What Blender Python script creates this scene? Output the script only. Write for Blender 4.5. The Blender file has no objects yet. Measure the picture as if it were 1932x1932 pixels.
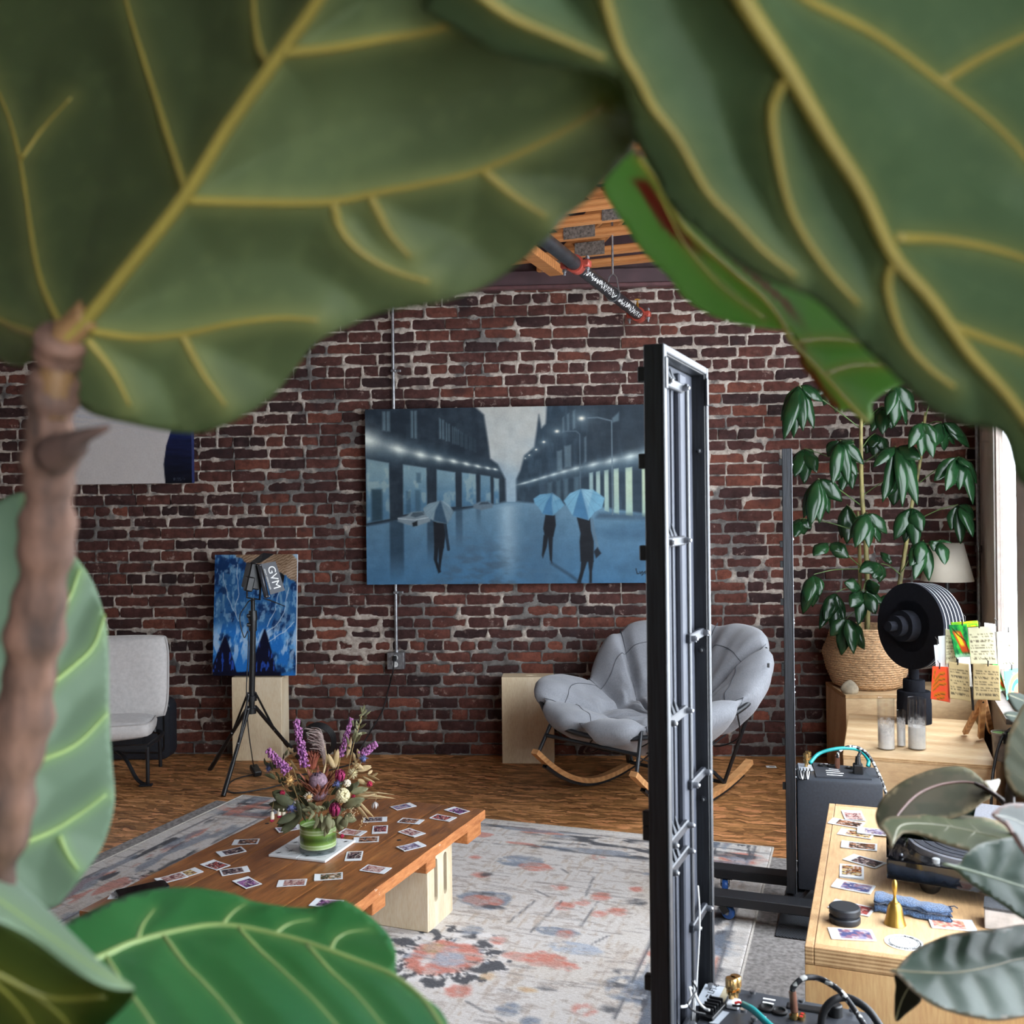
import bpy, bmesh, math, random
import numpy as np
from mathutils import Vector, Matrix, geometry

# ------------------------------------------------------------------ camera, sky, light, exposure
scene = bpy.context.scene
COL = scene.collection
H = 1.46                      # eye height
F = 1858.0                    # focal length in pixels of the 1932 x 1932 frame
CX = CY = 966.0
ROLL = 0.0115
BANG = math.atan(0.3735)      # the building's long axis, measured from the view axis
TB = 0.3735

cam_d = bpy.data.cameras.new('camera')
cam = bpy.data.objects.new('camera', cam_d)
COL.objects.link(cam)
cam_d.sensor_width = 36.0
cam_d.sensor_fit = 'HORIZONTAL'
cam_d.lens = 36.0 * F / 1932.0
cam_d.clip_start = 0.02
cam_d.clip_end = 60
_cr, _sr = math.cos(ROLL), math.sin(ROLL)
RIGHT = Vector((_cr, 0, -_sr)); UP = Vector((_sr, 0, _cr)); FWD = Vector((0, 1, 0))
cam.matrix_world = Matrix(((RIGHT.x, UP.x, -FWD.x, 0), (RIGHT.y, UP.y, -FWD.y, 0), (RIGHT.z, UP.z, -FWD.z, H), (0, 0, 0, 1)))
cam_d.dof.use_dof = True
cam_d.dof.focus_distance = 3.6
cam_d.dof.aperture_fstop = 8.2
scene.camera = cam

world = bpy.data.worlds.new('overcast_sky'); scene.world = world
world.use_nodes = True
wbg = world.node_tree.nodes['Background']
wbg.inputs[0].default_value = (0.86, 0.93, 1.0, 1)
wbg.inputs[1].default_value = 13.3

vs = scene.view_settings
vs.view_transform = 'Standard'; vs.look = 'None'; vs.gamma = 1.0; vs.use_curve_mapping = False
vs.exposure = 0.0
scene.cycles.max_bounces = 6
scene.cycles.diffuse_bounces = 4
scene.cycles.glossy_bounces = 3
scene.cycles.transmission_bounces = 6
scene.cycles.transparent_max_bounces = 12
scene.cycles.caustics_reflective = False
scene.cycles.caustics_refractive = False
scene.cycles.sample_clamp_indirect = 6.0
scene.cycles.use_denoising = True
scene.cycles.use_adaptive_sampling = True
scene.cycles.adaptive_threshold = 0.07
scene.cycles.adaptive_min_samples = 14

# window openings of the right-hand wall: (depth start, depth end) along the view axis, sill and head heights
WINS = [(4.20, 5.02), (2.55, 3.72), (1.05, 2.43), (-0.85, -0.30)]  # the last opening is unseen, added by the camera to light the leaves
SILL, HEAD = 0.55, 2.62
def wallx(y): return 0.581 + TB * y
for (ya, yb) in WINS:          # daylight through each window: sampling portals for the sky
    ld = bpy.data.lights.new('window_daylight', 'AREA'); ld.shape = 'RECTANGLE'
    lo = bpy.data.objects.new('window_daylight', ld); COL.objects.link(lo)
    ym = (ya + yb) / 2
    ld.size = (yb - ya) / math.cos(BANG); ld.size_y = HEAD - SILL
    ld.cycles.is_portal = True
    lo.location = (wallx(ym) + 0.06 * math.cos(BANG), ym - 0.06 * math.sin(BANG), (SILL + HEAD) / 2)
    lo.rotation_euler = (math.pi / 2, 0, math.pi / 2 - BANG)

# ------------------------------------------------------------------ pixel <-> place
def ray(x, y):
    u = (x - CX) / F; v = (CY - y) / F
    d = RIGHT * u + UP * v + FWD
    return d
EYE = Vector((0, 0, H))
def P(x, y, d): return EYE + ray(x, y) * d
def G(x, y, z=0.0):
    r = ray(x, y); return EYE + r * ((z - H) / r.z)
WY0, WT = 5.92, 0.0647                      # brick wall: y = WY0 - WT * x
WN = Vector((-WT, -1, 0)).normalized()      # into the room
WS = Vector((1, -WT, 0)).normalized()       # along the wall, to the right
W0 = Vector((0, WY0, 0))
def W(x, y, off=0.0):
    r = ray(x, y); o = W0 + WN * off
    t = (o - EYE).dot(WN) / r.dot(WN); return EYE + r * t
def to_px(p):
    q = Vector(p) - EYE; return (CX + F * q.dot(RIGHT) / q.y, CY - F * q.dot(UP) / q.y)
BX = Vector((math.cos(BANG), -math.sin(BANG), 0)); BY = Vector((math.sin(BANG), math.cos(BANG), 0))

# ------------------------------------------------------------------ objects
def tag(o, label=None, cat=None, group=None, kind=None):
    if label: o['label'] = label
    if cat: o['category'] = cat
    if group: o['group'] = group
    if kind: o['kind'] = kind
    return o
def thing(name, label, cat, loc=(0, 0, 0), rotz=0.0, group=None):
    o = bpy.data.objects.new(name, None); COL.objects.link(o)
    o.empty_display_size = 0.05
    o.location = loc; o.rotation_euler = (0, 0, rotz)
    return tag(o, label, cat, group)
def lmat(o):
    return Matrix.Translation(o.location) @ o.rotation_euler.to_matrix().to_4x4()
def frame(a, b=None):
    """matrix with z axis along a"""
    a = Vector(a).normalized(); q = a.to_track_quat('Z', 'Y'); return q.to_matrix().to_4x4()
def smooth_path(pts, n=8, closed=False):
    pts = [Vector(p) for p in pts]; m = len(pts); out = []
    if m < 3 and not closed: 
        return [pts[0].lerp(pts[-1], i / n) for i in range(n + 1)]
    rng = m if closed else m - 1
    for i in range(rng):
        if closed: p0, p1, p2, p3 = pts[i - 1], pts[i], pts[(i + 1) % m], pts[(i + 2) % m]
        else:
            p1, p2 = pts[i], pts[i + 1]
            p0 = pts[i - 1] if i else p1 + (p1 - p2)
            p3 = pts[i + 2] if i + 2 < m else p2 + (p2 - p1)
        for k in range(n):
            t = k / n
            out.append(0.5 * ((2 * p1) + (p2 - p0) * t + (2 * p0 - 5 * p1 + 4 * p2 - p3) * t * t + (3 * p1 - p0 - 3 * p2 + p3) * t ** 3))
    if not closed: out.append(pts[-1].copy())
    return out

class MB:
    def __init__(s): s.bm = bmesh.new()
    def box(s, c, size, bev=0.0, rot=None, seg=1):
        M_ = Matrix.Translation(Vector(c)) @ (rot.to_4x4() if rot is not None else Matrix()) @ Matrix.Diagonal((size[0], size[1], size[2], 1))
        r = bmesh.ops.create_cube(s.bm, size=1.0, matrix=M_)
        if bev > 0:
            es = list({e for v in r['verts'] for e in v.link_edges})
            bmesh.ops.bevel(s.bm, geom=es, offset=bev, segments=seg, affect='EDGES', profile=0.6)
        return s
    def bar(s, a, b, w, h, bev=0.0, up=(0, 0, 1)):
        a, b = Vector(a), Vector(b); d = (b - a); L = d.length; d.normalize()
        x = d.cross(Vector(up)).normalized(); z = x.cross(d)
        R = Matrix((x, d, z)).transposed()
        return s.box((a + b) / 2, (w, L, h), bev, R)
    def cyl(s, a, b, r, r2=None, seg=16, cap=True):
        a, b = Vector(a), Vector(b); d = b - a
        M_ = Matrix.Translation((a + b) / 2) @ frame(d)
        bmesh.ops.create_cone(s.bm, cap_ends=cap, segments=seg, radius1=r, radius2=r if r2 is None else r2, depth=d.length, matrix=M_)
        return s
    def ball(s, c, r, sub=2, scale=(1, 1, 1), rot=None):
        M_ = Matrix.Translation(Vector(c)) @ (rot.to_4x4() if rot is not None else Matrix()) @ Matrix.Diagonal((scale[0], scale[1], scale[2], 1))
        bmesh.ops.create_icosphere(s.bm, subdivisions=sub, radius=r, matrix=M_)
        return s
    def tube(s, pts, r, seg=8, cap=True, closed=False, flat=None):
        pts = [Vector(p) for p in pts]; n = len(pts)
        rr = r if isinstance(r, (list, tuple)) else [r] * n
        if len(rr) != n: rr = [rr[0] + (rr[-1] - rr[0]) * i / (n - 1) for i in range(n)]
        t0 = (pts[1] - pts[0]).normalized()
        nrm = t0.orthogonal().normalized() if flat is None else (Vector(flat) - t0 * Vector(flat).dot(t0)).normalized()
        rings = []; prev = t0
        for i, p in enumerate(pts):
            if closed: t = (pts[(i + 1) % n] - pts[i - 1])
            else: t = (pts[min(i + 1, n - 1)] - pts[max(i - 1, 0)])
            if t.length < 1e-9: t = prev
            t = t.normalized()
            nrm = prev.rotation_difference(t) @ nrm; nrm = (nrm - t * nrm.dot(t)).normalized()
            prev = t; bn = t.cross(nrm)
            rings.append([s.bm.verts.new(p + (nrm * math.cos(2 * math.pi * k / seg) + bn * math.sin(2 * math.pi * k / seg)) * rr[i]) for k in range(seg)])
        for i in range(n if closed else n - 1):
            A, B = rings[i], rings[(i + 1) % n]
            for k in range(seg): s.bm.faces.new((A[k], A[(k + 1) % seg], B[(k + 1) % seg], B[k]))
        if cap and not closed:
            s.bm.faces.new(rings[0][::-1]); s.bm.faces.new(rings[-1])
        return s
    def lathe(s, prof, seg=24, M_=None, cap0=True, cap1=True):
        M_ = M_ or Matrix(); rings = []
        for (r, z) in prof:
            if r < 1e-6: rings.append([s.bm.verts.new(M_ @ Vector((0, 0, z)))])
            else: rings.append([s.bm.verts.new(M_ @ Vector((r * math.cos(2 * math.pi * k / seg), r * math.sin(2 * math.pi * k / seg), z))) for k in range(seg)])
        for A, B in zip(rings, rings[1:]):
            for k in range(seg):
                k2 = (k + 1) % seg
                if len(A) == 1 and len(B) == 1: continue
                if len(A) == 1: s.bm.faces.new((A[0], B[k], B[k2]))
                elif len(B) == 1: s.bm.faces.new((A[k], A[k2], B[0]))
                else: s.bm.faces.new((A[k], A[k2], B[k2], B[k]))
        if cap0 and len(rings[0]) > 1: s.bm.faces.new(rings[0][::-1])
        if cap1 and len(rings[-1]) > 1: s.bm.faces.new(rings[-1])
        return s
    def prism(s, poly, z0, z1, M_=None, bev=0.0):
        M_ = M_ or Matrix()
        a = [s.bm.verts.new(M_ @ Vector((p[0], p[1], z0))) for p in poly]
        b = [s.bm.verts.new(M_ @ Vector((p[0], p[1], z1))) for p in poly]
        n = len(poly); fs = [s.bm.faces.new(a[::-1]), s.bm.faces.new(b)]
        for i in range(n): fs.append(s.bm.faces.new((a[i], a[(i + 1) % n], b[(i + 1) % n], b[i])))
        if bev > 0:
            es = list({e for f in fs[:2] for e in f.edges})
            bmesh.ops.bevel(s.bm, geom=es, offset=bev, segments=2, affect='EDGES', profile=0.6)
        return s
    def sheet(s, rows):
        vs_ = [[s.bm.verts.new(Vector(p)) for p in r] for r in rows]
        for A, B in zip(vs_, vs_[1:]):
            for i in range(len(A) - 1): s.bm.faces.new((A[i], A[i + 1], B[i + 1], B[i]))
        return s
    def quad(s, *p):
        s.bm.faces.new([s.bm.verts.new(Vector(q)) for q in p]); return s
    def build(s, name, mat, parent=None, smooth=None, world=False, label=None, thick=0.0, subsurf=0, recalc=True):
        if recalc: bmesh.ops.recalc_face_normals(s.bm, faces=s.bm.faces)
        if world and parent is not None:
            s.bm.transform(lmat(parent).inverted() if parent.parent is None else (lmat(parent.parent) @ lmat(parent)).inverted())
        me = bpy.data.meshes.new(name); s.bm.to_mesh(me); s.bm.free()
        return mesh_obj(name, me, mat, parent, smooth, label, thick, subsurf)
def mesh_obj(name, me, mat, parent=None, smooth=None, label=None, thick=0.0, subsurf=0):
    for m in (mat if isinstance(mat, (list, tuple)) else [mat]):
        if m is not None: me.materials.append(m)
    if smooth is not None:
        me.polygons.foreach_set('use_smooth', [True] * len(me.polygons))
        if smooth < 180: me.set_sharp_from_angle(angle=math.radians(smooth))
    o = bpy.data.objects.new(name, me); COL.objects.link(o)
    if parent is not None: o.parent = parent
    if label: o['label'] = label
    if thick:
        md = o.modifiers.new('thickness', 'SOLIDIFY'); md.thickness = thick; md.offset = 0
        if isinstance(mat, (list, tuple)) and len(mat) > 1: md.material_offset = 1
    if subsurf:
        md = o.modifiers.new('subdivision', 'SUBSURF'); md.levels = subsurf; md.render_levels = subsurf
    return o
def grid_mesh(name, nu, nv, pos, cols=None):
    """pos: (nv+1, nu+1, 3) array; cols the same shape in linear RGB"""
    me = bpy.data.meshes.new(name)
    nvv = (nu + 1) * (nv + 1)
    idx = np.arange(nvv).reshape(nv + 1, nu + 1)
    q = np.stack([idx[:-1, :-1], idx[:-1, 1:], idx[1:, 1:], idx[1:, :-1]], -1).reshape(-1, 4)
    me.vertices.add(nvv); me.vertices.foreach_set('co', np.ascontiguousarray(pos, dtype=np.float32).ravel())
    nq = len(q)
    me.loops.add(nq * 4); me.loops.foreach_set('vertex_index', q.ravel().astype(np.int32))
    me.polygons.add(nq); me.polygons.foreach_set('loop_start', (np.arange(nq) * 4).astype(np.int32))
    me.update(calc_edges=True); me.validate()
    if cols is not None:
        at = me.color_attributes.new('paint', 'FLOAT_COLOR', 'POINT')
        c4 = np.ones((nvv, 4), np.float32); c4[:, :3] = cols.reshape(-1, 3)
        at.data.foreach_set('color', c4.ravel())
    return me
def copy_tree(o, parent=None):
    c = o.copy(); COL.objects.link(c); c.parent = parent
    for ch in list(o.children): copy_tree(ch, c)
    return c

# ------------------------------------------------------------------ materials
def lin(c):
    r = [(v / 255.0) for v in c[:3]]
    return tuple((v / 12.92 if v <= 0.04045 else ((v + 0.055) / 1.055) ** 2.4) for v in r)
def lin4(c): return lin(c) + (1.0,)
def nlin(a):
    a = np.asarray(a, dtype=np.float64) / 255.0
    return np.where(a <= 0.04045, a / 12.92, ((a + 0.055) / 1.055) ** 2.4)
class NT:
    def __init__(s, name):
        s.m = bpy.data.materials.new(name); s.m.use_nodes = True; s.t = s.m.node_tree
        s.b = s.t.nodes['Principled BSDF']; s.out = s.t.nodes['Material Output']
    def n(s, ty, **kw):
        nd = s.t.nodes.new(ty)
        for k, v in kw.items(): setattr(nd, k, v)
        return nd
    def l(s, a, b): s.t.links.new(a, b)
    def setp(s, **kw):
        for k, v in kw.items():
            k = k.replace('_', ' ')
            s.b.inputs[k].default_value = v
        return s
    def coords(s, scale=(1, 1, 1), kind='Object', rot=(0, 0, 0), loc=(0, 0, 0)):
        if kind == 'World': src = s.n('ShaderNodeNewGeometry').outputs['Position']
        else: src = s.n('ShaderNodeTexCoord').outputs[kind]
        mp = s.n('ShaderNodeMapping'); mp.inputs['Scale'].default_value = scale; mp.inputs['Rotation'].default_value = rot; mp.inputs['Location'].default_value = loc
        s.l(src, mp.inputs[0]); return mp.outputs[0]
    def noise(s, co, scale=5, detail=4, rough=0.55, dist=0.0):
        nd = s.n('ShaderNodeTexNoise'); s.l(co, nd.inputs['Vector'])
        nd.inputs['Scale'].default_value = scale; nd.inputs['Detail'].default_value = detail
        nd.inputs['Roughness'].default_value = rough; nd.inputs['Distortion'].default_value = dist
        return nd.outputs['Fac']
    def ramp(s, fac, stops, mode='LINEAR'):
        nd = s.n('ShaderNodeValToRGB'); cr = nd.color_ramp; cr.interpolation = mode
        while len(cr.elements) < len(stops): cr.elements.new(0.5)
        for e, (p, c) in zip(cr.elements, stops):
            e.position = p; e.color = lin4(c) if max(c) > 1 else (c[0], c[1], c[2], 1)
        s.l(fac, nd.inputs[0]); return nd.outputs[0]
    def mix(s, fac, a, b, mode='MIX'):
        nd = s.n('ShaderNodeMix', data_type='RGBA', blend_type=mode)
        for sock, v in ((nd.inputs[0], fac), (nd.inputs[6], a), (nd.inputs[7], b)):
            if hasattr(v, 'is_output'): s.l(v, sock)
            elif isinstance(v, (int, float)): sock.default_value = v
            else: sock.default_value = lin4(v) if max(v) > 1 else (v[0], v[1], v[2], 1)
        return nd.outputs[2]
    def math(s, op, a, b=0.0, c=None, clamp=False):
        nd = s.n('ShaderNodeMath', operation=op, use_clamp=clamp)
        for i, v in enumerate((a, b, c)):
            if v is None: continue
            if hasattr(v, 'is_output'): s.l(v, nd.inputs[i])
            else: nd.inputs[i].default_value = v
        return nd.outputs[0]
    def bump(s, h, strength=0.3, dist=0.01):
        nd = s.n('ShaderNodeBump'); nd.inputs['Strength'].default_value = strength; nd.inputs['Distance'].default_value = dist
        s.l(h, nd.inputs['Height']); s.l(nd.outputs[0], s.b.inputs['Normal'])
    def col(s, c):
        if hasattr(c, 'is_output'): s.l(c, s.b.inputs['Base Color'])
        else: s.b.inputs['Base Color'].default_value = lin4(c)
        return s
_mats = {}
def plain(name, c, rough=0.5, metal=0.0, var=0.12, scale=30.0, bump=0.0, spec=0.5, coat=0.0, sheen=0.0, stretch=(1, 1, 1), trans=0.0):
    if name in _mats: return _mats[name]
    t = NT(name); t.setp(Roughness=rough, Metallic=metal)
    t.b.inputs['Specular IOR Level'].default_value = spec
    if coat: t.b.inputs['Coat Weight'].default_value = coat; t.b.inputs['Coat Roughness'].default_value = 0.15
    if sheen: t.b.inputs['Sheen Weight'].default_value = sheen
    co = t.coords(stretch); f = t.noise(co, scale, 5)
    a = [max(0, v * (1 - var)) for v in c]; b = [min(255, v * (1 + var)) for v in c]
    t.col(t.ramp(f, [(0.3, a), (0.7, b)]))
    if bump: t.bump(f, bump, 0.004)
    _mats[name] = t.m; return t.m
def paint_mat(name, rough=0.6, bump=0.0, bscale=200, coat=0.0, detail=0.0):
    t = NT(name); t.b.inputs['Specular IOR Level'].default_value = 0.15; at = t.n('ShaderNodeAttribute', attribute_name='paint'); t.setp(Roughness=rough)
    c = at.outputs['Color']
    if detail:
        f = t.noise(t.coords((1, 1, 1)), bscale, 6, 0.7)
        c = t.mix(detail, c, t.ramp(f, [(0.25, (40, 40, 40)), (0.75, (225, 225, 225))]), 'OVERLAY')
    t.col(c)
    if coat: t.b.inputs['Coat Weight'].default_value = coat
    if bump: t.bump(t.noise(t.coords(), bscale, 4), bump, 0.003)
    return t.m
def leaf_mat(name, c, c2, rough=0.45, trans=0.25, scale=14, tcol=None, coat=0.0, spec=0.4):
    t = NT(name); co = t.coords(); f = t.noise(co, scale, 4)
    colr = t.ramp(f, [(0.3, c), (0.7, c2)]); t.col(colr); t.setp(Roughness=rough)
    t.b.inputs['Specular IOR Level'].default_value = spec
    if coat: t.b.inputs['Coat Weight'].default_value = coat; t.b.inputs['Coat Roughness'].default_value = 0.12
    tr = t.n('ShaderNodeBsdfTranslucent'); mx = t.n('ShaderNodeMixShader'); mx.inputs[0].default_value = trans
    if tcol: tr.inputs[0].default_value = lin4(tcol)
    else: t.l(colr, tr.inputs[0])
    t.l(t.b.outputs[0], mx.inputs[1]); t.l(tr.outputs[0], mx.inputs[2]); t.l(mx.outputs[0], t.out.inputs[0])
    return t.m
def plywood(name, c1, c2, c3, grain=(1, 1, 8), scale=3.0, rot=(0, 0, 0), rough=0.5):
    """rotary-cut veneer: wide wandering figure stretched along the grain; grain runs along the small-scale axis"""
    t = NT(name); t.setp(Roughness=rough)
    co = t.coords(grain, rot=rot)
    n1 = t.noise(co, scale, 3, 0.5, 0.6)
    wv = t.n('ShaderNodeTexWave', wave_type='RINGS'); t.l(co, wv.inputs[0])
    wv.inputs['Scale'].default_value = scale * 0.35; wv.inputs['Distortion'].default_value = 6.0
    wv.inputs['Detail'].default_value = 2.0; wv.inputs['Detail Scale'].default_value = 0.7
    fine = t.noise(t.coords((grain[0] * 3, grain[1] * 3, grain[2] * 3), rot=rot), scale * 6, 5, 0.6)
    base = t.ramp(wv.outputs['Fac'], [(0.0, c1), (0.55, c2), (0.9, c3)])
    base = t.mix(0.55, base, t.ramp(n1, [(0.3, c1), (0.7, c3)]))
    base = t.mix(0.22, base, t.ramp(fine, [(0.3, (120, 100, 80)), (0.7, (255, 250, 240))]), 'OVERLAY')
    t.col(base); t.bump(fine, 0.05, 0.002)
    return t.m
# value noise for the painted surfaces
def vnoise(x, y, seed=0):
    xi = np.floor(x).astype(np.int64); yi = np.floor(y).astype(np.int64); fx = x - xi; fy = y - yi
    fx = fx * fx * (3 - 2 * fx); fy = fy * fy * (3 - 2 * fy)
    def h(a, b):
        n = (a * 374761393 + b * 668265263 + seed * 1442695041) & 0x7fffffff
        n = ((n ^ (n >> 13)) * 1274126177) & 0x7fffffff
        return ((n ^ (n >> 16)) & 0xffff) / 65535.0
    return (h(xi, yi) * (1 - fx) + h(xi + 1, yi) * fx) * (1 - fy) + (h(xi, yi + 1) * (1 - fx) + h(xi + 1, yi + 1) * fx) * fy
def fbm(x, y, seed=0, oct=4):
    s = 0; a = 0.5; tot = 0
    for i in range(oct):
        s = s + a * vnoise(x * 2 ** i, y * 2 ** i, seed + i * 17); tot += a; a *= 0.5
    return s / tot
def sstep(a, b, x):
    t = np.clip((x - a) / (b - a), 0, 1); return t * t * (3 - 2 * t)
def polymask(X, Y, pts, soft):
    """soft mask of a polygon (any shape): even-odd fill with a signed-distance edge"""
    pts = np.asarray(pts, float); n = len(pts)
    inside = np.zeros(X.shape, bool); d = np.full(X.shape, 1e9)
    for i in range(n):
        x0, y0 = pts[i]; x1, y1 = pts[(i + 1) % n]
        c = ((y0 > Y) != (y1 > Y))
        with np.errstate(divide='ignore', invalid='ignore'):
            xi = (x1 - x0) * (Y - y0) / (y1 - y0 + 1e-12) + x0
        inside ^= c & (X < xi)
        dx, dy = x1 - x0, y1 - y0; t = np.clip(((X - x0) * dx + (Y - y0) * dy) / (dx * dx + dy * dy + 1e-12), 0, 1)
        d = np.minimum(d, np.hypot(X - x0 - t * dx, Y - y0 - t * dy))
    sd = np.where(inside, d, -d)
    return np.clip(sd / max(soft, 1e-6) * 0.5 + 0.5, 0, 1)
def linemask(X, Y, pts, w, soft):
    d = np.full(X.shape, 1e9)
    for (x0, y0), (x1, y1) in zip(pts, pts[1:]):
        dx, dy = x1 - x0, y1 - y0; t = np.clip(((X - x0) * dx + (Y - y0) * dy) / (dx * dx + dy * dy + 1e-12), 0, 1)
        d = np.minimum(d, np.hypot(X - x0 - t * dx, Y - y0 - t * dy))
    return np.clip((w - d) / max(soft, 1e-6) + 0.5, 0, 1)
def over(img, mask, c):
    c = np.asarray(c, float); return img * (1 - mask[..., None]) + c * mask[..., None]
def text_mesh(txt, size, extrude=0.0003):
    cu = bpy.data.curves.new('lettering', 'FONT'); cu.body = txt; cu.size = size; cu.extrude = extrude
    cu.align_x = 'CENTER'; cu.align_y = 'CENTER'; cu.resolution_u = 3
    o = bpy.data.objects.new('lettering', cu); COL.objects.link(o)
    bpy.context.view_layer.update()
    me = bpy.data.meshes.new_from_object(o.evaluated_get(bpy.context.evaluated_depsgraph_get()))
    bpy.data.objects.remove(o); bpy.data.curves.remove(cu); return me
rnd = random.Random(11)
# ------------------------------------------------------------------ materials of the shell
def osb_mat():
    t = NT('osb'); t.setp(Roughness=0.55)
    base = None
    co = t.coords((1, 1, 1), rot=(0, 0, 0.25))
    nz = t.n('ShaderNodeTexNoise'); nz.inputs['Scale'].default_value = 9; nz.inputs['Detail'].default_value = 3; t.l(co, nz.inputs['Vector'])
    warp = t.n('ShaderNodeVectorMath', operation='SCALE'); warp.inputs['Scale'].default_value = 0.09
    t.l(nz.outputs['Color'], warp.inputs[0])
    add = t.n('ShaderNodeVectorMath', operation='ADD'); t.l(co, add.inputs[0]); t.l(warp.outputs[0], add.inputs[1])
    cols = []
    for sc, ro, seed in (((9, 40, 1), 0.1, 0), ((12, 55, 1), -0.35, 5.3), ((14, 60, 1), 0.5, 9.1)):
        mp = t.n('ShaderNodeMapping'); mp.inputs['Rotation'].default_value = (0, 0, ro); mp.inputs['Scale'].default_value = sc; mp.inputs['Location'].default_value = (seed, seed, 0)
        t.l(add.outputs[0], mp.inputs[0])
        vo = t.n('ShaderNodeTexVoronoi'); t.l(mp.outputs[0], vo.inputs['Vector']); vo.inputs['Scale'].default_value = 1
        sp = t.n('ShaderNodeSeparateColor'); t.l(vo.outputs['Color'], sp.inputs[0])
        cols.append((sp.outputs[0], sp.outputs[1], vo.outputs['Distance']))
    def flake(f): return t.ramp(f, [(0.0, (132, 90, 52)), (0.3, (168, 120, 72)), (0.6, (192, 142, 88)), (0.85, (212, 164, 108)), (1.0, (226, 184, 130))])
    a = flake(cols[0][0]); b = flake(cols[1][0]); c = flake(cols[2][0])
    m1 = t.math('GREATER_THAN', cols[1][1], 0.5); m2 = t.math('GREATER_THAN', cols[2][1], 0.62)
    base = t.mix(m1, a, b); base = t.mix(m2, base, c)
    fine = t.noise(t.coords((14, 120, 1)), 3, 5, 0.7)
    base = t.mix(0.5, base, t.ramp(fine, [(0.3, (60, 45, 35)), (0.72, (235, 225, 210))]), 'OVERLAY')
    streak = t.noise(t.coords((5, 38, 1), loc=(3, 1, 0)), 2.2, 5, 0.75)
    base = t.mix(t.ramp(streak, [(0.60, (0, 0, 0)), (0.70, (1, 1, 1))]), base, (82, 52, 30))
    big = t.noise(t.coords((1, 1.6, 1)), 1.4, 3)
    base = t.mix(0.5, base, t.ramp(big, [(0.3, (95, 88, 82)), (0.7, (160, 155, 150))]), 'OVERLAY')
    t.col(base); t.bump(cols[0][0], 0.12, 0.003)
    return t.m
M_OSB = osb_mat()

def brick_mat():
    t = NT('old_brick'); t.setp(Roughness=0.9)
    t.b.inputs['Specular IOR Level'].default_value = 0.2
    oi = t.n('ShaderNodeObjectInfo'); ge = t.n('ShaderNodeNewGeometry')
    r = t.math('FRACT', t.math('ADD', oi.outputs['Random'], ge.outputs['Random Per Island']))
    base = t.ramp(r, [(0.0, (54, 40, 41)), (0.16, (70, 47, 46)), (0.45, (88, 56, 52)), (0.7, (102, 63, 56)), (0.87, (120, 72, 60)), (1.0, (138, 82, 66))])
    pos = t.coords((1, 1, 1), 'World')
    big = t.noise(pos, 0.9, 3)
    # redder, cleaner bricks low in the middle of the wall, sooty ones towards the top and the left
    sep = t.n('ShaderNodeSeparateXYZ'); t.l(pos, sep.inputs[0])
    soot = t.math('ADD', t.math('MULTIPLY', t.math('SUBTRACT', sep.outputs['Z'], 0.75), 0.22), t.math('MULTIPLY', t.math('SUBTRACT', big, 0.5), 1.1))
    dark = t.mix(0.75, base, (62, 48, 48), 'MULTIPLY')
    base = t.mix(t.math('ADD', soot, 0.30, clamp=True), base, t.mix(0.62, base, (58, 43, 44)))
    n2 = t.noise(pos, 26, 6, 0.7)
    base = t.mix(0.75, base, t.ramp(n2, [(0.25, (50, 46, 46)), (0.75, (205, 200, 196))]), 'OVERLAY')
    lime = t.noise(pos, 17, 7, 0.72); lime2 = t.noise(pos, 2.6, 3)
    f = t.math('MULTIPLY', t.ramp(lime, [(0.59, (0, 0, 0)), (0.69, (1, 1, 1))]), t.ramp(lime2, [(0.42, (0.1, 0.1, 0.1)), (0.66, (1, 1, 1))]))
    base = t.mix(t.math('MULTIPLY', f, 0.8), base, (176, 152, 142))
    blk = t.noise(pos, 6.5, 5, 0.7)
    base = t.mix(t.math('MULTIPLY', t.ramp(blk, [(0.56, (0, 0, 0)), (0.68, (1, 1, 1))]), 0.75), base, (36, 29, 31))
    t.col(base); t.bump(t.noise(pos, 70, 6, 0.7), 0.5, 0.006)
    return t.m
M_BRICK = brick_mat()
def mortar_mat():
    t = NT('lime_mortar'); t.setp(Roughness=1.0); t.b.inputs['Specular IOR Level'].default_value = 0.1
    pos = t.coords((1, 1, 1), 'World')
    sep = t.n('ShaderNodeSeparateXYZ'); t.l(pos, sep.inputs[0])
    n1 = t.noise(pos, 45, 6, 0.75); n2 = t.noise(pos, 2.2, 4); n3 = t.noise(pos, 12, 4)
    lime = t.ramp(n1, [(0.28, (108, 98, 92)), (0.5, (168, 157, 147)), (0.75, (200, 190, 180))])
    grey = t.ramp(n1, [(0.25, (84, 81, 80)), (0.75, (128, 124, 120))])
    f = t.math('ADD', t.math('ADD', n2, t.math('MULTIPLY', n3, 0.55)), t.math('MULTIPLY', t.math('SUBTRACT', 1.35, sep.outputs['Z']), 0.10))
    base = t.mix(t.ramp(f, [(0.74, (0, 0, 0)), (0.84, (1, 1, 1))]), lime, grey)
    base = t.mix(t.math('MULTIPLY', t.ramp(n3, [(0.52, (0, 0, 0)), (0.72, (1, 1, 1))]), 0.75), base, (62, 54, 53))
    t.col(base); t.bump(n1, 0.6, 0.006)
    return t.m
M_MORTAR = mortar_mat()
M_WALLPAINT = plain('grey_wall_paint', (196, 190, 184), 0.7, var=0.05, scale=4)
M_DARKCEIL = plain('purple_brown_ceiling_paint', (66, 46, 50), 0.6, var=0.12, scale=6)
M_LEDGER = plain('maroon_ledger_paint', (84, 54, 56), 0.5, var=0.15, scale=20)
M_TRUSS = plywood('truss_lumber', (150, 92, 48), (182, 118, 66), (206, 146, 92), grain=(0.6, 9, 9), scale=3)
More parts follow.
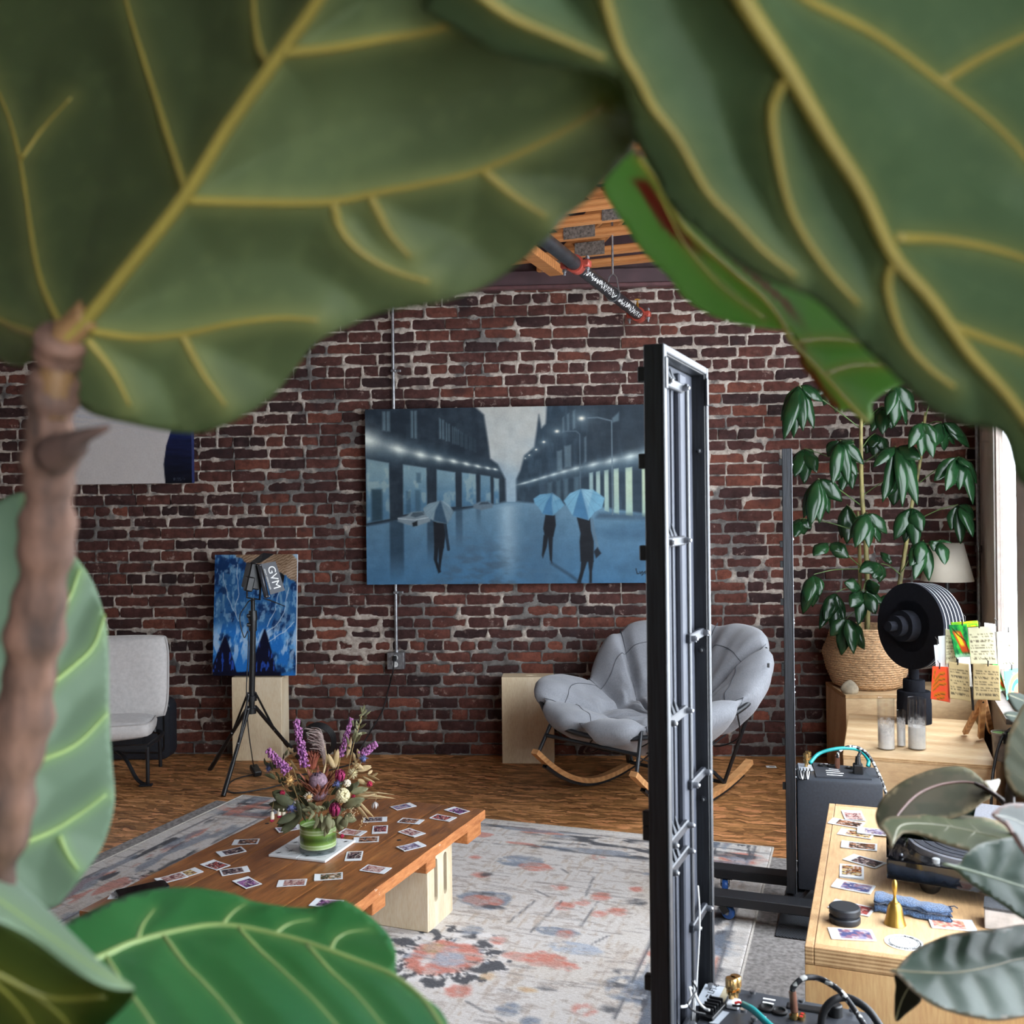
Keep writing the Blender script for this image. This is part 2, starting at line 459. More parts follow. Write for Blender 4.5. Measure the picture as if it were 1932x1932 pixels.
M_STEEL = plain('galvanised_steel', (150, 152, 156), 0.35, 0.85, var=0.15, scale=60)
M_PLATE = plain('truss_plate', (128, 122, 116), 0.45, 0.6, var=0.3, scale=90)
M_BLACKPIPE = plain('black_pipe', (34, 35, 38), 0.4, 0.3, var=0.35, scale=24)
M_WHITE = plain('white_print', (232, 232, 230), 0.6, var=0.03)
M_REDIRON = plain('red_iron', (150, 62, 50), 0.45, 0.1, var=0.15, scale=30)
M_BRASS = plain('brass', (196, 152, 70), 0.28, 0.9, var=0.08)
M_FRAME = plain('window_frame_paint', (120, 108, 100), 0.55, var=0.06)

def struct(name, mb, mat, smooth=None, label=None):
    o = mb.build(name, mat, None, smooth); o['kind'] = 'structure'; return o

# ------------------------------------------------------------------ floor, ceiling, plain walls
corner = Vector((2.726, 5.744, 0))
lc = W0 + WS * (-4.2)
backp = Vector((wallx(-3.6), -3.6, 0)); backl = backp - BX * 7.2
mb = MB()
poly = [backp, corner, lc, backl]
cen = (backp + corner + lc + backl) / 4
poly = [p + (p - cen).normalized() * 0.35 for p in poly]
mb.prism([(p.x, p.y) for p in poly], -0.05, 0.0)
floor = struct('floor', mb, M_OSB)
mb = MB(); mb.prism([(p.x, p.y) for p in poly], 3.46, 3.56)
struct('ceiling', mb, M_DARKCEIL)
mb = MB()
d = (backl - lc).normalized(); nrm = Vector((-d.y, d.x, 0))
mb.prism([(p.x, p.y) for p in (lc, backl, backl - nrm * 0.1, lc - nrm * 0.1)], 0, 3.46); struct('wall_left', mb, M_WALLPAINT)
mb = MB()
mb.prism([(p.x, p.y) for p in (backl, backp, backp - BY * 0.1, backl - BY * 0.1)], 0, 3.46); struct('wall_near', mb, M_WALLPAINT)

# right-hand wall with its row of windows and the added opening
mb = MB()
def wseg(ya, yb, z0, z1, th=0.045, off=0.0):
    a = Vector((wallx(ya), ya, 0)); b = Vector((wallx(yb), yb, 0))
    a = a + BX * off; b = b + BX * off
    mb.prism([(p.x, p.y) for p in (a, b, b + BX * th, a + BX * th)], z0, z1)
wseg(-3.6, 6.1, 0, SILL); wseg(-3.6, 6.1, HEAD, 3.5)
edges = [-3.6] + [v for w in sorted(WINS) for v in w] + [6.1]
for i in range(0, len(edges), 2): wseg(edges[i], edges[i + 1], SILL, HEAD)
struct('wall_right', mb, M_WALLPAINT)
def glass_pane_mat():
    t = NT('window_glass'); tr = t.n('ShaderNodeBsdfTransparent'); gl = t.n('ShaderNodeBsdfGlossy'); gl.inputs['Roughness'].default_value = 0.02
    mx = t.n('ShaderNodeMixShader'); mx.inputs[0].default_value = 0.06
    t.l(tr.outputs[0], mx.inputs[1]); t.l(gl.outputs[0], mx.inputs[2]); t.l(mx.outputs[0], t.out.inputs[0]); return t.m
M_PANE = glass_pane_mat()
for i, (ya, yb) in enumerate(sorted(WINS, reverse=True)):
    mb = MB()
    wseg(ya, ya + 0.03, SILL, HEAD, 0.03, 0.01); wseg(yb - 0.03, yb, SILL, HEAD, 0.03, 0.01)
    wseg(ya + 0.03, yb - 0.03, SILL, SILL + 0.03, 0.03, 0.01); wseg(ya + 0.03, yb - 0.03, HEAD - 0.03, HEAD, 0.03, 0.01)
    fr = mb.build('window_%d' % (i + 1), M_FRAME); fr['kind'] = 'structure'
    mb = MB(); wseg(ya + 0.03, yb - 0.03, SILL + 0.03, HEAD - 0.03, 0.004, 0.022)
    mb.build('pane', M_PANE, fr)
    mb = MB(); wseg(ya - 0.02, yb + 0.02, SILL - 0.02, SILL + 0.004, 0.05, -0.05)
    mb.build('window_sill', M_FRAME, fr)

# ------------------------------------------------------------------ brick wall
SL, SR = -3.75, 2.735            # along-wall extent
WH = 2.80
CRS = 0.0693                     # course height
rb = random.Random(5)
courses = []
z = 0.0; ci = 0
while z < WH:
    header = (ci % 6 == 3)
    L = 0.213 if not header else 0.106
    s = SL - rb.random() * L
    ends = [s]
    while s < SR:
        l = L
        if not header and rb.random() < 0.07: l = 0.106
        if header and rb.random() < 0.06: l = 0.213
        l *= rb.uniform(0.94, 1.05); s += l; ends.append(s)
    courses.append((z, ends)); z += CRS; ci += 1
# mortar bed: one continuous rough surface, squeezed out of the joints here, washed back there
STEP = 0.0075
nu = int((SR - SL) / STEP); nv = int(WH / STEP)
su = np.linspace(SL, SR, nu + 1); zv = np.linspace(0, WH, nv + 1)
Sg, Zg = np.meshgrid(su, zv)
e = np.zeros_like(Sg)
for j in range(nv + 1):
    k = min(int(zv[j] / CRS), len(courses) - 1)
    zc, ends = courses[k]; en = np.array(ends)
    ez = min(zv[j] - zc, zc + CRS - zv[j])
    ii = np.clip(np.searchsorted(en, su), 1, len(en) - 1)
    es = np.minimum(su - en[ii - 1], en[ii] - su)
    e[j] = np.minimum(ez * 1.0, es)
e = e - 0.0055                                   # half a joint; positive inside a brick
wob = fbm(Sg * 28, Zg * 28, 3, 3) - 0.5
big = fbm(Sg * 2.1, Zg * 2.6, 9, 3)
mid = fbm(Sg * 9, Zg * 14, 21, 4)
spill = -0.002 + 0.050 * np.clip(mid - 0.54, -0.2, 1) * (0.5 + 1.5 * np.clip(big - 0.30, 0, 1)) + 0.015 * wob
spill = np.clip(spill + 0.003, -0.012, 0.022)
hgt = 0.0115 - np.clip(e - spill, 0, 1) * 2.2 + 0.004 * (fbm(Sg * 70, Zg * 70, 33, 2) - 0.5)
hgt = np.clip(hgt, -0.016, 0.02)
org = W0
posn = np.zeros(Sg.shape + (3,))
posn[..., 0] = org.x + WS.x * Sg + WN.x * hgt
posn[..., 1] = org.y + WS.y * Sg + WN.y * hgt
posn[..., 2] = Zg
wall = mesh_obj('wall_back', grid_mesh('wall_back', nu, nv, posn), M_MORTAR, None, 180)
wall['kind'] = 'structure'
# solid core of the wall
mb = MB(); c0, c1 = W0 + WS * SL, W0 + WS * (SR + 0.02)
mb.prism([(p.x, p.y) for p in (c0 - WN * 0.03, c1 - WN * 0.03, c1 - WN * 0.25, c0 - WN * 0.25)], 0, 3.46)
mb.build('wall_core', M_MORTAR, wall)
# bricks: worn blocks with rounded, chipped edges
def brick_mesh(L, seed):
    r = random.Random(seed); hh = CRS - 0.011
    nx, nz = (8, 3) if L > 0.15 else (5, 3)
    bm = bmesh.new(); rows = []
    for j in range(nz + 1):
        row = []
        for i in range(nx + 1):
            fx, fz = i / nx - 0.5, j / nz - 0.5
            ex = (i in (0, nx)) + (j in (0, nz))
            y = -0.0105 + r.uniform(-0.0016, 0.0016) + (0.0035 * ex if ex else 0) + (r.random() < 0.12) * 0.003
            row.append(bm.verts.new((fx * L + r.uniform(-.0025, .0025), y, fz * hh + r.uniform(-.002, .002))))
        rows.append(row)
    back = {}
    for A, B in zip(rows, rows[1:]):
        for i in range(nx): bm.faces.new((A[i], A[i + 1], B[i + 1], B[i]))
    loop = rows[0] + [rw[-1] for rw in rows[1:]] + rows[-1][-2::-1] + [rw[0] for rw in rows[-2:0:-1]]
    bk = [bm.verts.new((v.co.x, 0.028, v.co.z)) for v in loop]; n = len(loop)
    for i in range(n): bm.faces.new((loop[i], bk[i], bk[(i + 1) % n], loop[(i + 1) % n]))
    me = bpy.data.meshes.new('brick'); bmesh.ops.recalc_face_normals(bm, faces=bm.faces); bm.to_mesh(me); bm.free()
    me.materials.append(M_BRICK); me.polygons.foreach_set('use_smooth', [True] * len(me.polygons)); me.set_sharp_from_angle(angle=math.radians(50))
    return me
LONG = [brick_mesh(0.20, 100 + i) for i in range(14)]; SHORT = [brick_mesh(0.095, 200 + i) for i in range(8)]
def hidden(px, py):
    if px < 30 or px > 1840 or py < 545 or py > 1415: return True
    if 690 < px < 1240 and 772 < py < 1098: return True
    if px < 560 and py < 830: return True
    if px < 190: return True
    if 1222 < px < 1335 and py > 660: return True
    if 400 < px < 570 and 1045 < py < 1270: return True
    if px > 1480: return True
    if px < 700 and py < 600: return True
    if px > 1030 and py > 1180 and px < 1450: return True
    return False
cand = []
for (zc, ends) in courses:
    for a, b in zip(ends, ends[1:]):
        a2, b2 = max(a, SL), min(b, SR)
        if b2 - a2 < 0.03: continue
        sc_, zz = (a2 + b2) / 2, zc + CRS / 2
        p = W0 + WS * sc_ + Vector((0, 0, zz)); px = to_px(p)
        cand.append((hidden(*px), -(b2 - a2), rb.random(), sc_, zz, b2 - a2 - 0.010))
cand.sort()
wrot = Matrix((WS, -WN, Vector((0, 0, 1)))).transposed().to_4x4()
rest = bmesh.new()
for i, (hid, _, _, sc_, zz, L) in enumerate(cand):
    me = rb.choice(LONG if L > 0.15 else SHORT); nom = 0.20 if L > 0.15 else 0.095
    off = rb.uniform(-0.0015, 0.0025) - (0.004 if rb.random() < 0.06 else 0)
    Mx = Matrix.Translation(W0 + WS * sc_ + WN * off + Vector((0, 0, zz))) @ wrot @ Matrix.Rotation(rb.uniform(-.008, .008), 4, 'Y') @ Matrix.Diagonal((L / nom, 1, 1, 1))
    if i < 298 and not hid:
        o = bpy.data.objects.new('brick', me); COL.objects.link(o); o.parent = wall; o.matrix_local = Mx
    else:
        k = len(rest.verts); rest.from_mesh(me); rest.verts.ensure_lookup_table()
        for v in rest.verts[k:]: v.co = Mx @ v.co
me = bpy.data.meshes.new('brickwork'); rest.to_mesh(me); rest.free()
me.polygons.foreach_set('use_smooth', [True] * len(me.polygons)); me.set_sharp_from_angle(angle=math.radians(50))
o = mesh_obj('brickwork', me, M_BRICK, wall); o['kind'] = 'stuff'

# ------------------------------------------------------------------ ledger, trusses, beam end
def wp(s, z, off): return W0 + WS * s + WN * off + Vector((0, 0, z))
mb = MB(); mb.bar(wp(SL, 2.845, 0.02), wp(SR - .05, 2.845, 0.02), 0.08, 0.09); 
mb.bar(wp(SL - .3, 3.18, 0.0), wp(SR - .05, 3.18, 0.0), 0.03, 0.6)
tr1 = mb.build('trim_1', M_DARKCEIL); tr1['kind'] = 'structure'
mb = MB(); mb.bar(wp(SL, 2.795, 0.045), wp(SR - .05, 2.795, 0.045), 0.05, 0.022, 0.004); mb.build('ledger_edge', M_LEDGER, tr1)
# floor joist trusses overhead, running across the building
chords = [(1127, 500), (1127, 478), (1127, 443), (1107, 418), (1107, 392)]
for i, (x, y) in enumerate(chords):
    zb = 2.88
    c = G(x, y, zb)
    t = thing('roof_truss', ['open-web timber roof truss nearest the brick wall', 'second open-web roof truss from the brick wall', 'third roof truss from the brick wall, below the hanging pipe',
              'fourth roof truss from the brick wall, half behind a leaf', 'fifth roof truss from the brick wall, mostly behind leaves'][i], 'roof truss', (c.x, c.y, zb), -BANG, 'roof trusses over the brick wall')
    lo = -6
    hi = min(6, (0.581 + TB * c.y - c.x) / (BX.x + TB * -BX.y) - 0.03)
    # keep clear of the brick wall on the left
    lo = max(lo, -((WY0 - WT * c.x) - c.y) / (BX.x * (TB) + WT * BX.x) + 0.12)
    mb = MB(); mb.box(((lo + hi) / 2, 0.03, 0.019), (hi - lo, 0.06, 0.038), 0.003); mb.build('chord', M_TRUSS, t)
    mb = MB(); mb.box(((lo + hi) / 2, 0.045, 0.43), (hi - lo, 0.089, 0.04), 0.003); mb.build('chord', M_TRUSS, t)
    xx = lo + 0.1; k = 0
    while xx < hi - 0.5:
        mb = MB(); a, b = (xx, 0.045, 0.04), (xx + 0.42, 0.045, 0.42)
        if k % 2: a, b = (xx, 0.045, 0.42), (xx + 0.42, 0.045, 0.04)
        mb.bar(a, b, 0.07, 0.038, up=(0, 1, 0.01)); mb.build('web', M_TRUSS, t)
        if k % 2 == 0:
            mb = MB(); mb.box((xx + 0.02, -0.0035, 0.03), (0.17, 0.003, 0.075)); mb.build('nail_plate', M_PLATE, t)
        xx += 0.42; k += 1
a = P(1050, 512, 5.62); b = a - BY * 1.35
mb = MB(); mb.bar(a, b, 0.085, 0.05, 0.003)
t = thing('beam_end', 'short sawn timber strut end above the brick wall, beside the pipe', 'timber', tuple(a))
mb.build('strut', M_TRUSS, t, world=True)

# ------------------------------------------------------------------ sprinkler pipe
pe = P(1205, 594, 5.62)
t = thing('sprinkler_pipe', 'black sprinkler pipe with red couplings hanging below the trusses', 'pipe', tuple(pe))
pr = 0.031
def pp(l): return pe - BY * l
mb = MB(); mb.cyl(pp(-0.03), pp(1.24), pr, seg=24); mb.cyl(pp(1.24), pp(2.9), pr * 1.02, seg=24); mb.build('pipe', M_BLACKPIPE, t, 40, True)
def coupling(l, name):
    mb = MB(); mb.cyl(pp(l - 0.028), pp(l + 0.028), pr * 1.32, seg=24)
    for s in (-1, 1):
        mb.box(pp(l) + BX * s * pr * 1.62, (0.036, 0.048, 0.034), 0.006, Matrix((BX, BY, Vector((0, 0, 1)))).transposed())
    c = mb.build(name, M_REDIRON, t, 40, True)
    for s in (-1, 1):
        mb = MB(); q = pp(l) + BX * s * pr * 1.75
        mb.cyl(q - Vector((0, 0, 0.045)), q + Vector((0, 0, 0.035)), 0.006, seg=8); mb.cyl(q - Vector((0, 0, 0.03)), q - Vector((0, 0, 0.018)), 0.011, seg=6); mb.cyl(q + Vector((0, 0, 0.02)), q + Vector((0, 0, 0.03)), 0.011, seg=6)
        mb.build('bolt', M_STEEL, c, world=True)
coupling(1.24, 'coupling'); coupling(0.0, 'coupling')
mb = MB()
hr = 0.58
for k in range(56):      # white stencilled print along the pipe
    l = 0.05 + k * 0.02 + rb.uniform(-.004, .004)
    if abs(l - hr) < 0.03: continue
    for q in range(2):
        ang = math.radians(rb.uniform(-165, -120)); w = rb.uniform(0.002, 0.006)
        c = pp(l + q * 0.008) + (BX * math.cos(ang) * -1 + Vector((0, 0, 1)) * math.sin(ang)) * (pr + 0.0004)
        nn = (c - pp(l + q * 0.008)).normalized(); tt = BY.cross(nn)
        mb.box(c, (rb.uniform(0.006, 0.02), w, 0.0006), 0, Matrix((tt, BY, nn)).transposed())
mb.build('stencil_print', M_WHITE, t, world=True)
mb = MB()
for k in range(60):
    l = 1.30 + k * 0.02
    ang = math.radians(rb.uniform(100, 150)); 
    c = pp(l) + (BX * math.cos(ang) + Vector((0, 0, 1)) * math.sin(ang)) * (pr * 1.02 + 0.0004)
    nn = (c - pp(l)).normalized(); tt = BY.cross(nn)
    mb.box(c, (rb.uniform(0.006, 0.018), rb.uniform(0.003, 0.008), 0.0006), 0, Matrix((tt, BY, nn)).transposed())
mb.build('stencil_print', M_WHITE, t, world=True)
mb = MB()
ring = [pp(hr) + (BX * math.cos(a_) + Vector((0, 0, 1)) * math.sin(a_)) * (pr + 0.004) for a_ in np.linspace(0, 2 * math.pi, 20, endpoint=False)]
mb.tube(ring, 0.005, 6, closed=True)
mb.tube([pp(hr) + BX * (pr + .004) + Vector((0, 0, 0)), pp(hr) + BX * 0.02 + Vector((0, 0, 0.085)), pp(hr) + Vector((0, 0, 0.11))], 0.004, 6)
mb.tube([pp(hr) - BX * (pr + .004), pp(hr) - BX * 0.02 + Vector((0, 0, 0.085)), pp(hr) + Vector((0, 0, 0.11))], 0.004, 6)
h = mb.build('hanger_ring', M_STEEL, t, 60, True)
mb = MB(); q = pp(hr); mb.cyl(q + Vector((0, 0, 0.1)), (q.x, q.y, 2.99), 0.006, seg=8); mb.build('hanger_rod', M_STEEL, t, 60, True)
mb = MB(); q = pp(0.03); mb.cyl(q + Vector((0, 0, pr)), q + Vector((0, 0, pr + .035)), 0.009, 0.006, seg=10); mb.box(q + Vector((0, 0, pr + .05)), (0.03, 0.006, 0.006)); mb.cyl(q + Vector((0, 0, pr + .03)), q + Vector((0, 0, pr + .055)), 0.003, seg=8)
mb.build('sprinkler_head', M_BRASS, t, world=True)

# ------------------------------------------------------------------ conduit and outlet box
M_OUTLETW = plain('outlet_plastic', (206, 206, 204), 0.4, var=0.03)
M_BLACKPL = plain('black_plastic', (17, 18, 20), 0.4, var=0.2)
M_CABLE = plain('black_cable', (22, 22, 25), 0.5, var=0.15)
ca, cb_ = W(740.5, 560, 0.03), W(748, 1232, 0.03)
ca = Vector((cb_.x, cb_.y, 2.74))
t = thing('conduit', 'thin galvanised conduit running down the brick wall behind the street painting', 'conduit', tuple(cb_))
mb = MB(); mb.cyl(cb_ - Vector((0, 0, .005)), ca, 0.0095, seg=14); mb.build('tube', M_STEEL, t, 60, True)
for yy in (1118, 700):
    q = W(747 - (1118 - yy) * .0115, yy, 0.03); mb = MB()
    mb.box(q + WN * 0.002, (0.03, 0.022, 0.016), 0.003, wrot.to_3x3()); mb.box(q + WS * 0.03, (0.03, 0.006, 0.016), 0.002, wrot.to_3x3()); mb.cyl(q + WS * 0.035, q + WS * 0.035 + WN * 0.012, 0.006, seg=8)
    mb.build('strap', M_STEEL, t, world=True)
mb = MB(); mb.cyl(cb_ - Vector((0, 0, .02)), cb_ + Vector((0, 0, .02)), 0.014, seg=8); mb.build('connector', M_STEEL, t, world=True)
bc = W(747.5, 1246, 0.03)
t = thing('outlet_box', 'grey metal outlet box with a black plug in its upper socket', 'outlet', tuple(bc), math.atan2(WS.y, WS.x))
mb = MB(); mb.box((0, 0, 0), (0.105, 0.05, 0.105), 0.008, seg=2); mb.build('box', M_STEEL, t, 40)
mb = MB(); mb.box((0, -0.027, 0), (0.1, 0.004, 0.1), 0.002); cov = mb.build('cover_plate', M_STEEL, t)
for sx in (-1, 1):
    for sz in (-1, 1):
        mb = MB(); mb.cyl((sx * .043, -.028, sz * .043), (sx * .043, -.032, sz * .043), .005, seg=8); mb.build('screw', M_STEEL, cov)
for sz in (-1, 1):
    mb = MB(); mb.lathe([(0.0165, 0), (0.0165, 0.006), (0, 0.006)], 16, Matrix.Translation((0, -.029, sz * .02)) @ Matrix.Rotation(math.pi / 2, 4, 'X')); s_ = mb.build('socket', M_OUTLETW, t, 40)
    for sx in (-1, 1):
        mb = MB(); mb.box((sx * .006, -.0355, sz * .02 + .003), (.002, .001, .009)); mb.build('slot', M_BLACKPL, s_)
# its cord, hanging to a coil on the floor behind the flowers
pts = [bc + WN * 0.066 + Vector((0, 0, .012)), W(741, 1268, .09), W(733, 1300, .04), W(722, 1340, .04), W(702, 1375, .05), W(690, 1395, .06), W(676, 1420, .1)]
t = thing('power_cord', 'black power cord hanging from the outlet box down the brick wall', 'cord', tuple(G(660, 1450)))
q = G(640, 1448, .006); pts += [G(665, 1440, .006), q, G(600, 1458, .006), G(560, 1462, .006)]
mb = MB(); mb.tube(smooth_path(pts, 8), 0.0045, 6); mb.build('cord', M_CABLE, t, 180, True)
mb = MB(); mb.box(bc + WN * .053 + Vector((0, 0, .02)), (.026, .03, .03), .005, wrot.to_3x3()); mb.build('plug', M_BLACKPL, t, None, True)
ctr = G(601, 1434, 0.0); mb = MB()
for k in range(5):
    loop = [ctr + Vector((math.cos(a_) * (.085 + .004 * k), -.03 + .012 * k - .02 * math.sin(a_), .115 + math.sin(a_) * (.09 + .004 * k))) for a_ in np.linspace(0, 2 * math.pi, 28, endpoint=False)]
    mb.tube(loop, 0.005, 6, closed=True)
mb.build('coil', M_CABLE, t, 180, True)

# pipe standing in the far corner by the window
q = Vector((wallx(5.62) - .03, 5.6, 0))
t = thing('corner_riser', 'thin dark metal riser pipe in the corner beside the window', 'pipe', tuple(q))
mb = MB(); mb.cyl((q.x, q.y, 0.0), (q.x, q.y, 2.9), 0.012, seg=12); mb.build('riser', M_STEEL, t, 60, True)
mb = MB(); mb.cyl((q.x, q.y, 1.2), (q.x, q.y, 1.24), 0.018, seg=12); mb.build('collar', M_STEEL, t, 60, True)
# ------------------------------------------------------------------ rug, pad, mat
RB = BANG - 0.02
rug_c = G(1459, 1604); RX = Vector((math.cos(RB), -math.sin(RB), 0)); RY = Vector((math.sin(RB), math.cos(RB), 0))
RUGW, RUGL = 2.66, 3.5
def rugco(x, y):
    p = G(x, y, 0.012) - rug_c; return (p.dot(RX) + RUGW, -p.dot(RY))     # u from the left edge, v from the far edge
rug = thing('area_rug', 'cream distressed rug with coral and grey flowers under the plank table', 'rug', (rug_c.x, rug_c.y, 0), -RB)
nu, nv = 332, 437
uu, vv = np.meshgrid(np.linspace(0, RUGW, nu + 1), np.linspace(0, RUGL, nv + 1))
img = np.ones(uu.shape + (3,)) * np.array([212, 209, 207.])
n_a = fbm(uu * 3, vv * 3, 4); n_f = fbm(uu * 22, vv * 60, 8, 3); n_g = fbm(uu * 70, vv * 14, 12, 3); n_h = fbm(uu * 18, vv * 18, 40, 3)
img = over(img, sstep(.45, .8, n_a) * .4, (210, 200, 188))
img = over(img, sstep(.58, .72, n_f) * .5, (170, 160, 152))
img = over(img, sstep(.62, .78, n_g) * .45, (182, 166, 148))
GREY, BLUE, CORAL, PALE, OCHRE, SKYB = (86, 88, 94), (128, 140, 158), (206, 132, 116), (226, 224, 224), (204, 178, 138), (176, 186, 200)
def blotch(cu, cv, r, c, seed, asp=1.0, a=0.9, cut=0.5):
    global img
    du, dv = (uu - cu), (vv - cv) * asp; rr = np.hypot(du, dv) + 1e-9; th = np.arctan2(dv, du)
    w = r * (0.72 + 0.5 * (fbm(np.cos(th) * 2.2 + seed, np.sin(th) * 2.2 + rr / r, seed, 3)))
    m = sstep(0.012, -0.012, rr - w) * sstep(cut - .12, cut + .05, fbm(uu * 16 + seed, vv * 16, seed + 5, 3) + .14)
    img = over(img, m * a * (.45 + .55 * sstep(.62, .42, n_f)), c)
def ringpet(cu, cv, r0, r1, n, c, seed, asp=1.0, a=.92):
    global img
    du, dv = (uu - cu), (vv - cv) * asp; rr = np.hypot(du, dv) + 1e-9; th = np.arctan2(dv, du) + (n_h - .5) * .8
    ro = r1 * (0.80 + .20 * np.sin(n * th)) + (n_h - .5) * .08; ri = r0 * (1.0 + .22 * np.sin(n * th * 2 + 1)) + (n_h - .5) * .07
    img = over(img, sstep(.01, -.008, rr - ro) * sstep(-.008, .01, rr - ri) * a * sstep(.33, .42, fbm(uu * 13, vv * 13, seed, 2)), c)
def flower(px, py, s=1.0, seed=1, blue=False):
    cu, cv = rugco(px, py)
    blotch(cu, cv, .34 * s, PALE, seed, a=.8, cut=.2)
    ringpet(cu, cv, .205 * s, .36 * s, 11, GREY, seed)
    ringpet(cu, cv, .09 * s, .21 * s, 7, SKYB, seed + 3, a=.8)
    blotch(cu, cv, .20 * s, CORAL, seed + 7, cut=.36, a=.85)
    blotch(cu + .02, cv + .01, .09 * s, SKYB, seed + 9, cut=.3); blotch(cu - .06, cv - .05, .06 * s, OCHRE, seed + 11, cut=.35)
flower(838, 1806, .62, 2)
flower(300, 1660, .4, 31); flower(1330, 1900, .6, 44)
def small(px, py, r, c, seed, asp=1.0, cut=.42): 
    cu, cv = rugco(px, py); blotch(cu, cv, r, c, seed, asp, .8, cut + .05)
# the looser flowers, read off the rug in the photograph
for (x, y, r, c, asp) in ((915, 1698, .17, BLUE, 1.3), (912, 1700, .12, CORAL, 1.4), (930, 1712, .09, GREY, 3.2), (905, 1686, .1, GREY, 4), (985, 1625, .17, BLUE, 1.6), (1010, 1636, .12, CORAL, 1.6), (975, 1625, .08, SKYB, 1.5),
        (1030, 1810, .12, CORAL, 1.4), (1058, 1822, .1, CORAL, 2), (980, 1806, .09, CORAL, 1.8), (1085, 1790, .16, SKYB, 2.2), (1050, 1758, .13, BLUE, 2.2), (1065, 1762, .05, CORAL, 1), (1200, 1868, .16, BLUE, 1.2), (1205, 1872, .05, GREY, 1),
        (1065, 1710, .06, CORAL, 1), (1098, 1703, .045, CORAL, 1), (1135, 1692, .06, CORAL, 1), (1165, 1720, .06, CORAL, 1), (1130, 1725, .045, CORAL, 1), (1200, 1702, .06, GREY, 1.4), (1055, 1674, .05, CORAL, 1), (897, 1618, .04, CORAL, 1), (908, 1651, .06, CORAL, 1.3), (918, 1650, .04, GREY, 1),
        (1128, 1617, .05, CORAL, 1), (1200, 1678, .04, CORAL, 1), (865, 1870, .07, CORAL, 1), (960, 1905, .06, BLUE, 1), (1100, 1905, .06, CORAL, 1), (1150, 1905, .05, GREY, 1.5), (1000, 1930, .05, BLUE, 1), (1160, 1858, .06, GREY, 2.2), (1030, 1866, .05, GREY, 2.5), (1175, 1835, .045, GREY, 1.5),
        (890, 1755, .06, BLUE, 1), (940, 1775, .045, CORAL, 1), (1225, 1650, .05, BLUE, 2), (1260, 1740, .05, BLUE, 1), (1240, 1800, .05, CORAL, 1), (920, 1842, .04, OCHRE, 1), (995, 1868, .05, OCHRE, 2), (1400, 1620, .16, CORAL, 1.2), (1395, 1622, .08, SKYB, 1), (1360, 1612, .12, GREY, 2), (1420, 1640, .1, GREY, 1.5), (1370, 1700, .12, GREY, 1.4), (1385, 1770, .12, GREY, 1.2), (1370, 1790, .1, BLUE, 1), (1360, 1840, .1, GREY, 1.2)):
    small(x, y, r * .62, c, int(x * 7 + y) % 97, asp)
# borders: a band of broken leaves along the far edge and both sides
def band(t, along, seed):
    global img
    g = fbm(along * 7, t * 26, seed, 3); g2 = fbm(along * 2.6, t * 9, seed + 2, 3)
    inb = sstep(.07, .09, t) * sstep(.33, .30, t)
    img = over(img, inb * sstep(.53, .60, g) * sstep(.40, .52, g2) * .9, GREY)
    img = over(img, inb * sstep(.62, .68, fbm(along * 5 + 9, t * 18, seed + 4, 3)) * .6, CORAL)
    img = over(img, inb * sstep(.58, .66, fbm(along * 4 + 3, t * 14, seed + 6, 3)) * .6, BLUE)
    for c_ in (.075, .315): img = over(img, sstep(.007, .003, np.abs(t - c_)) * sstep(.4, .5, fbm(along * 9, t * 3, seed + 8, 2)) * .8, (110, 112, 118))
    img = over(img, sstep(.066, .05, t) * .7, (212, 209, 206))
band(vv, uu, 60); band(uu, vv, 71); band(RUGW - uu, vv, 83)
# thin dark stems and warp threads
th_ = fbm(uu * 55, vv * 7, 91, 2); th2 = fbm(uu * 6, vv * 60, 95, 2)
img = over(img, sstep(.70, .76, th2) * .28, (130, 126, 126)); img = over(img, sstep(.72, .78, th_) * .14, (150, 132, 118))
for (x0, y0, x1, y1) in ((1060, 1700, 1000, 1760), (1130, 1700, 1095, 1748), (1120, 1655, 1105, 1690), (1010, 1680, 1035, 1692), (1060, 1640, 1075, 1650), (960, 1740, 1010, 1700), (1100, 1790, 1160, 1760), (880, 1890, 950, 1930)):
    img = over(img, linemask(uu, vv, [rugco(x0, y0), rugco(x1, y1)], .004, .006) * .6 * sstep(.3, .5, n_h), (96, 98, 104))
pos = np.zeros(uu.shape + (3,)); pos[..., 0] = uu - RUGW; pos[..., 1] = -vv; pos[..., 2] = 0.013 + (n_h - .5) * .0015
edge = np.minimum(np.minimum(uu, RUGW - uu), np.minimum(vv, RUGL - vv)); pos[..., 2] = np.where(edge < 1e-6, 0.0055, pos[..., 2])
def rug_mat():
    t = NT('rug_pile'); at = t.n('ShaderNodeAttribute', attribute_name='paint'); t.setp(Roughness=1.0); t.b.inputs['Specular IOR Level'].default_value = 0.1
    f1 = t.noise(t.coords((60, 260, 1)), 1.0, 4, 0.7); f2 = t.noise(t.coords((300, 90, 1)), 1.0, 4, 0.7)
    c = t.mix(0.55, at.outputs['Color'], t.ramp(f1, [(0.25, (66, 62, 60)), (0.7, (215, 213, 212))]), 'OVERLAY')
    c = t.mix(0.35, c, t.ramp(f2, [(0.25, (70, 66, 64)), (0.7, (210, 208, 206))]), 'OVERLAY')
    t.col(c); t.bump(f1, 0.4, 0.004); return t.m
mesh_obj('pile', grid_mesh('pile', nu, nv, pos, nlin(img)), rug_mat(), rug, 180)
mb = MB(); mb.box((-RUGW / 2, -0.0025, .0095), (RUGW, .006, .009)); mb.box((0.0, -RUGL / 2, .0095), (.006, RUGL, .009)); mb.box((-RUGW, -RUGL / 2, .0095), (.006, RUGL, .009))
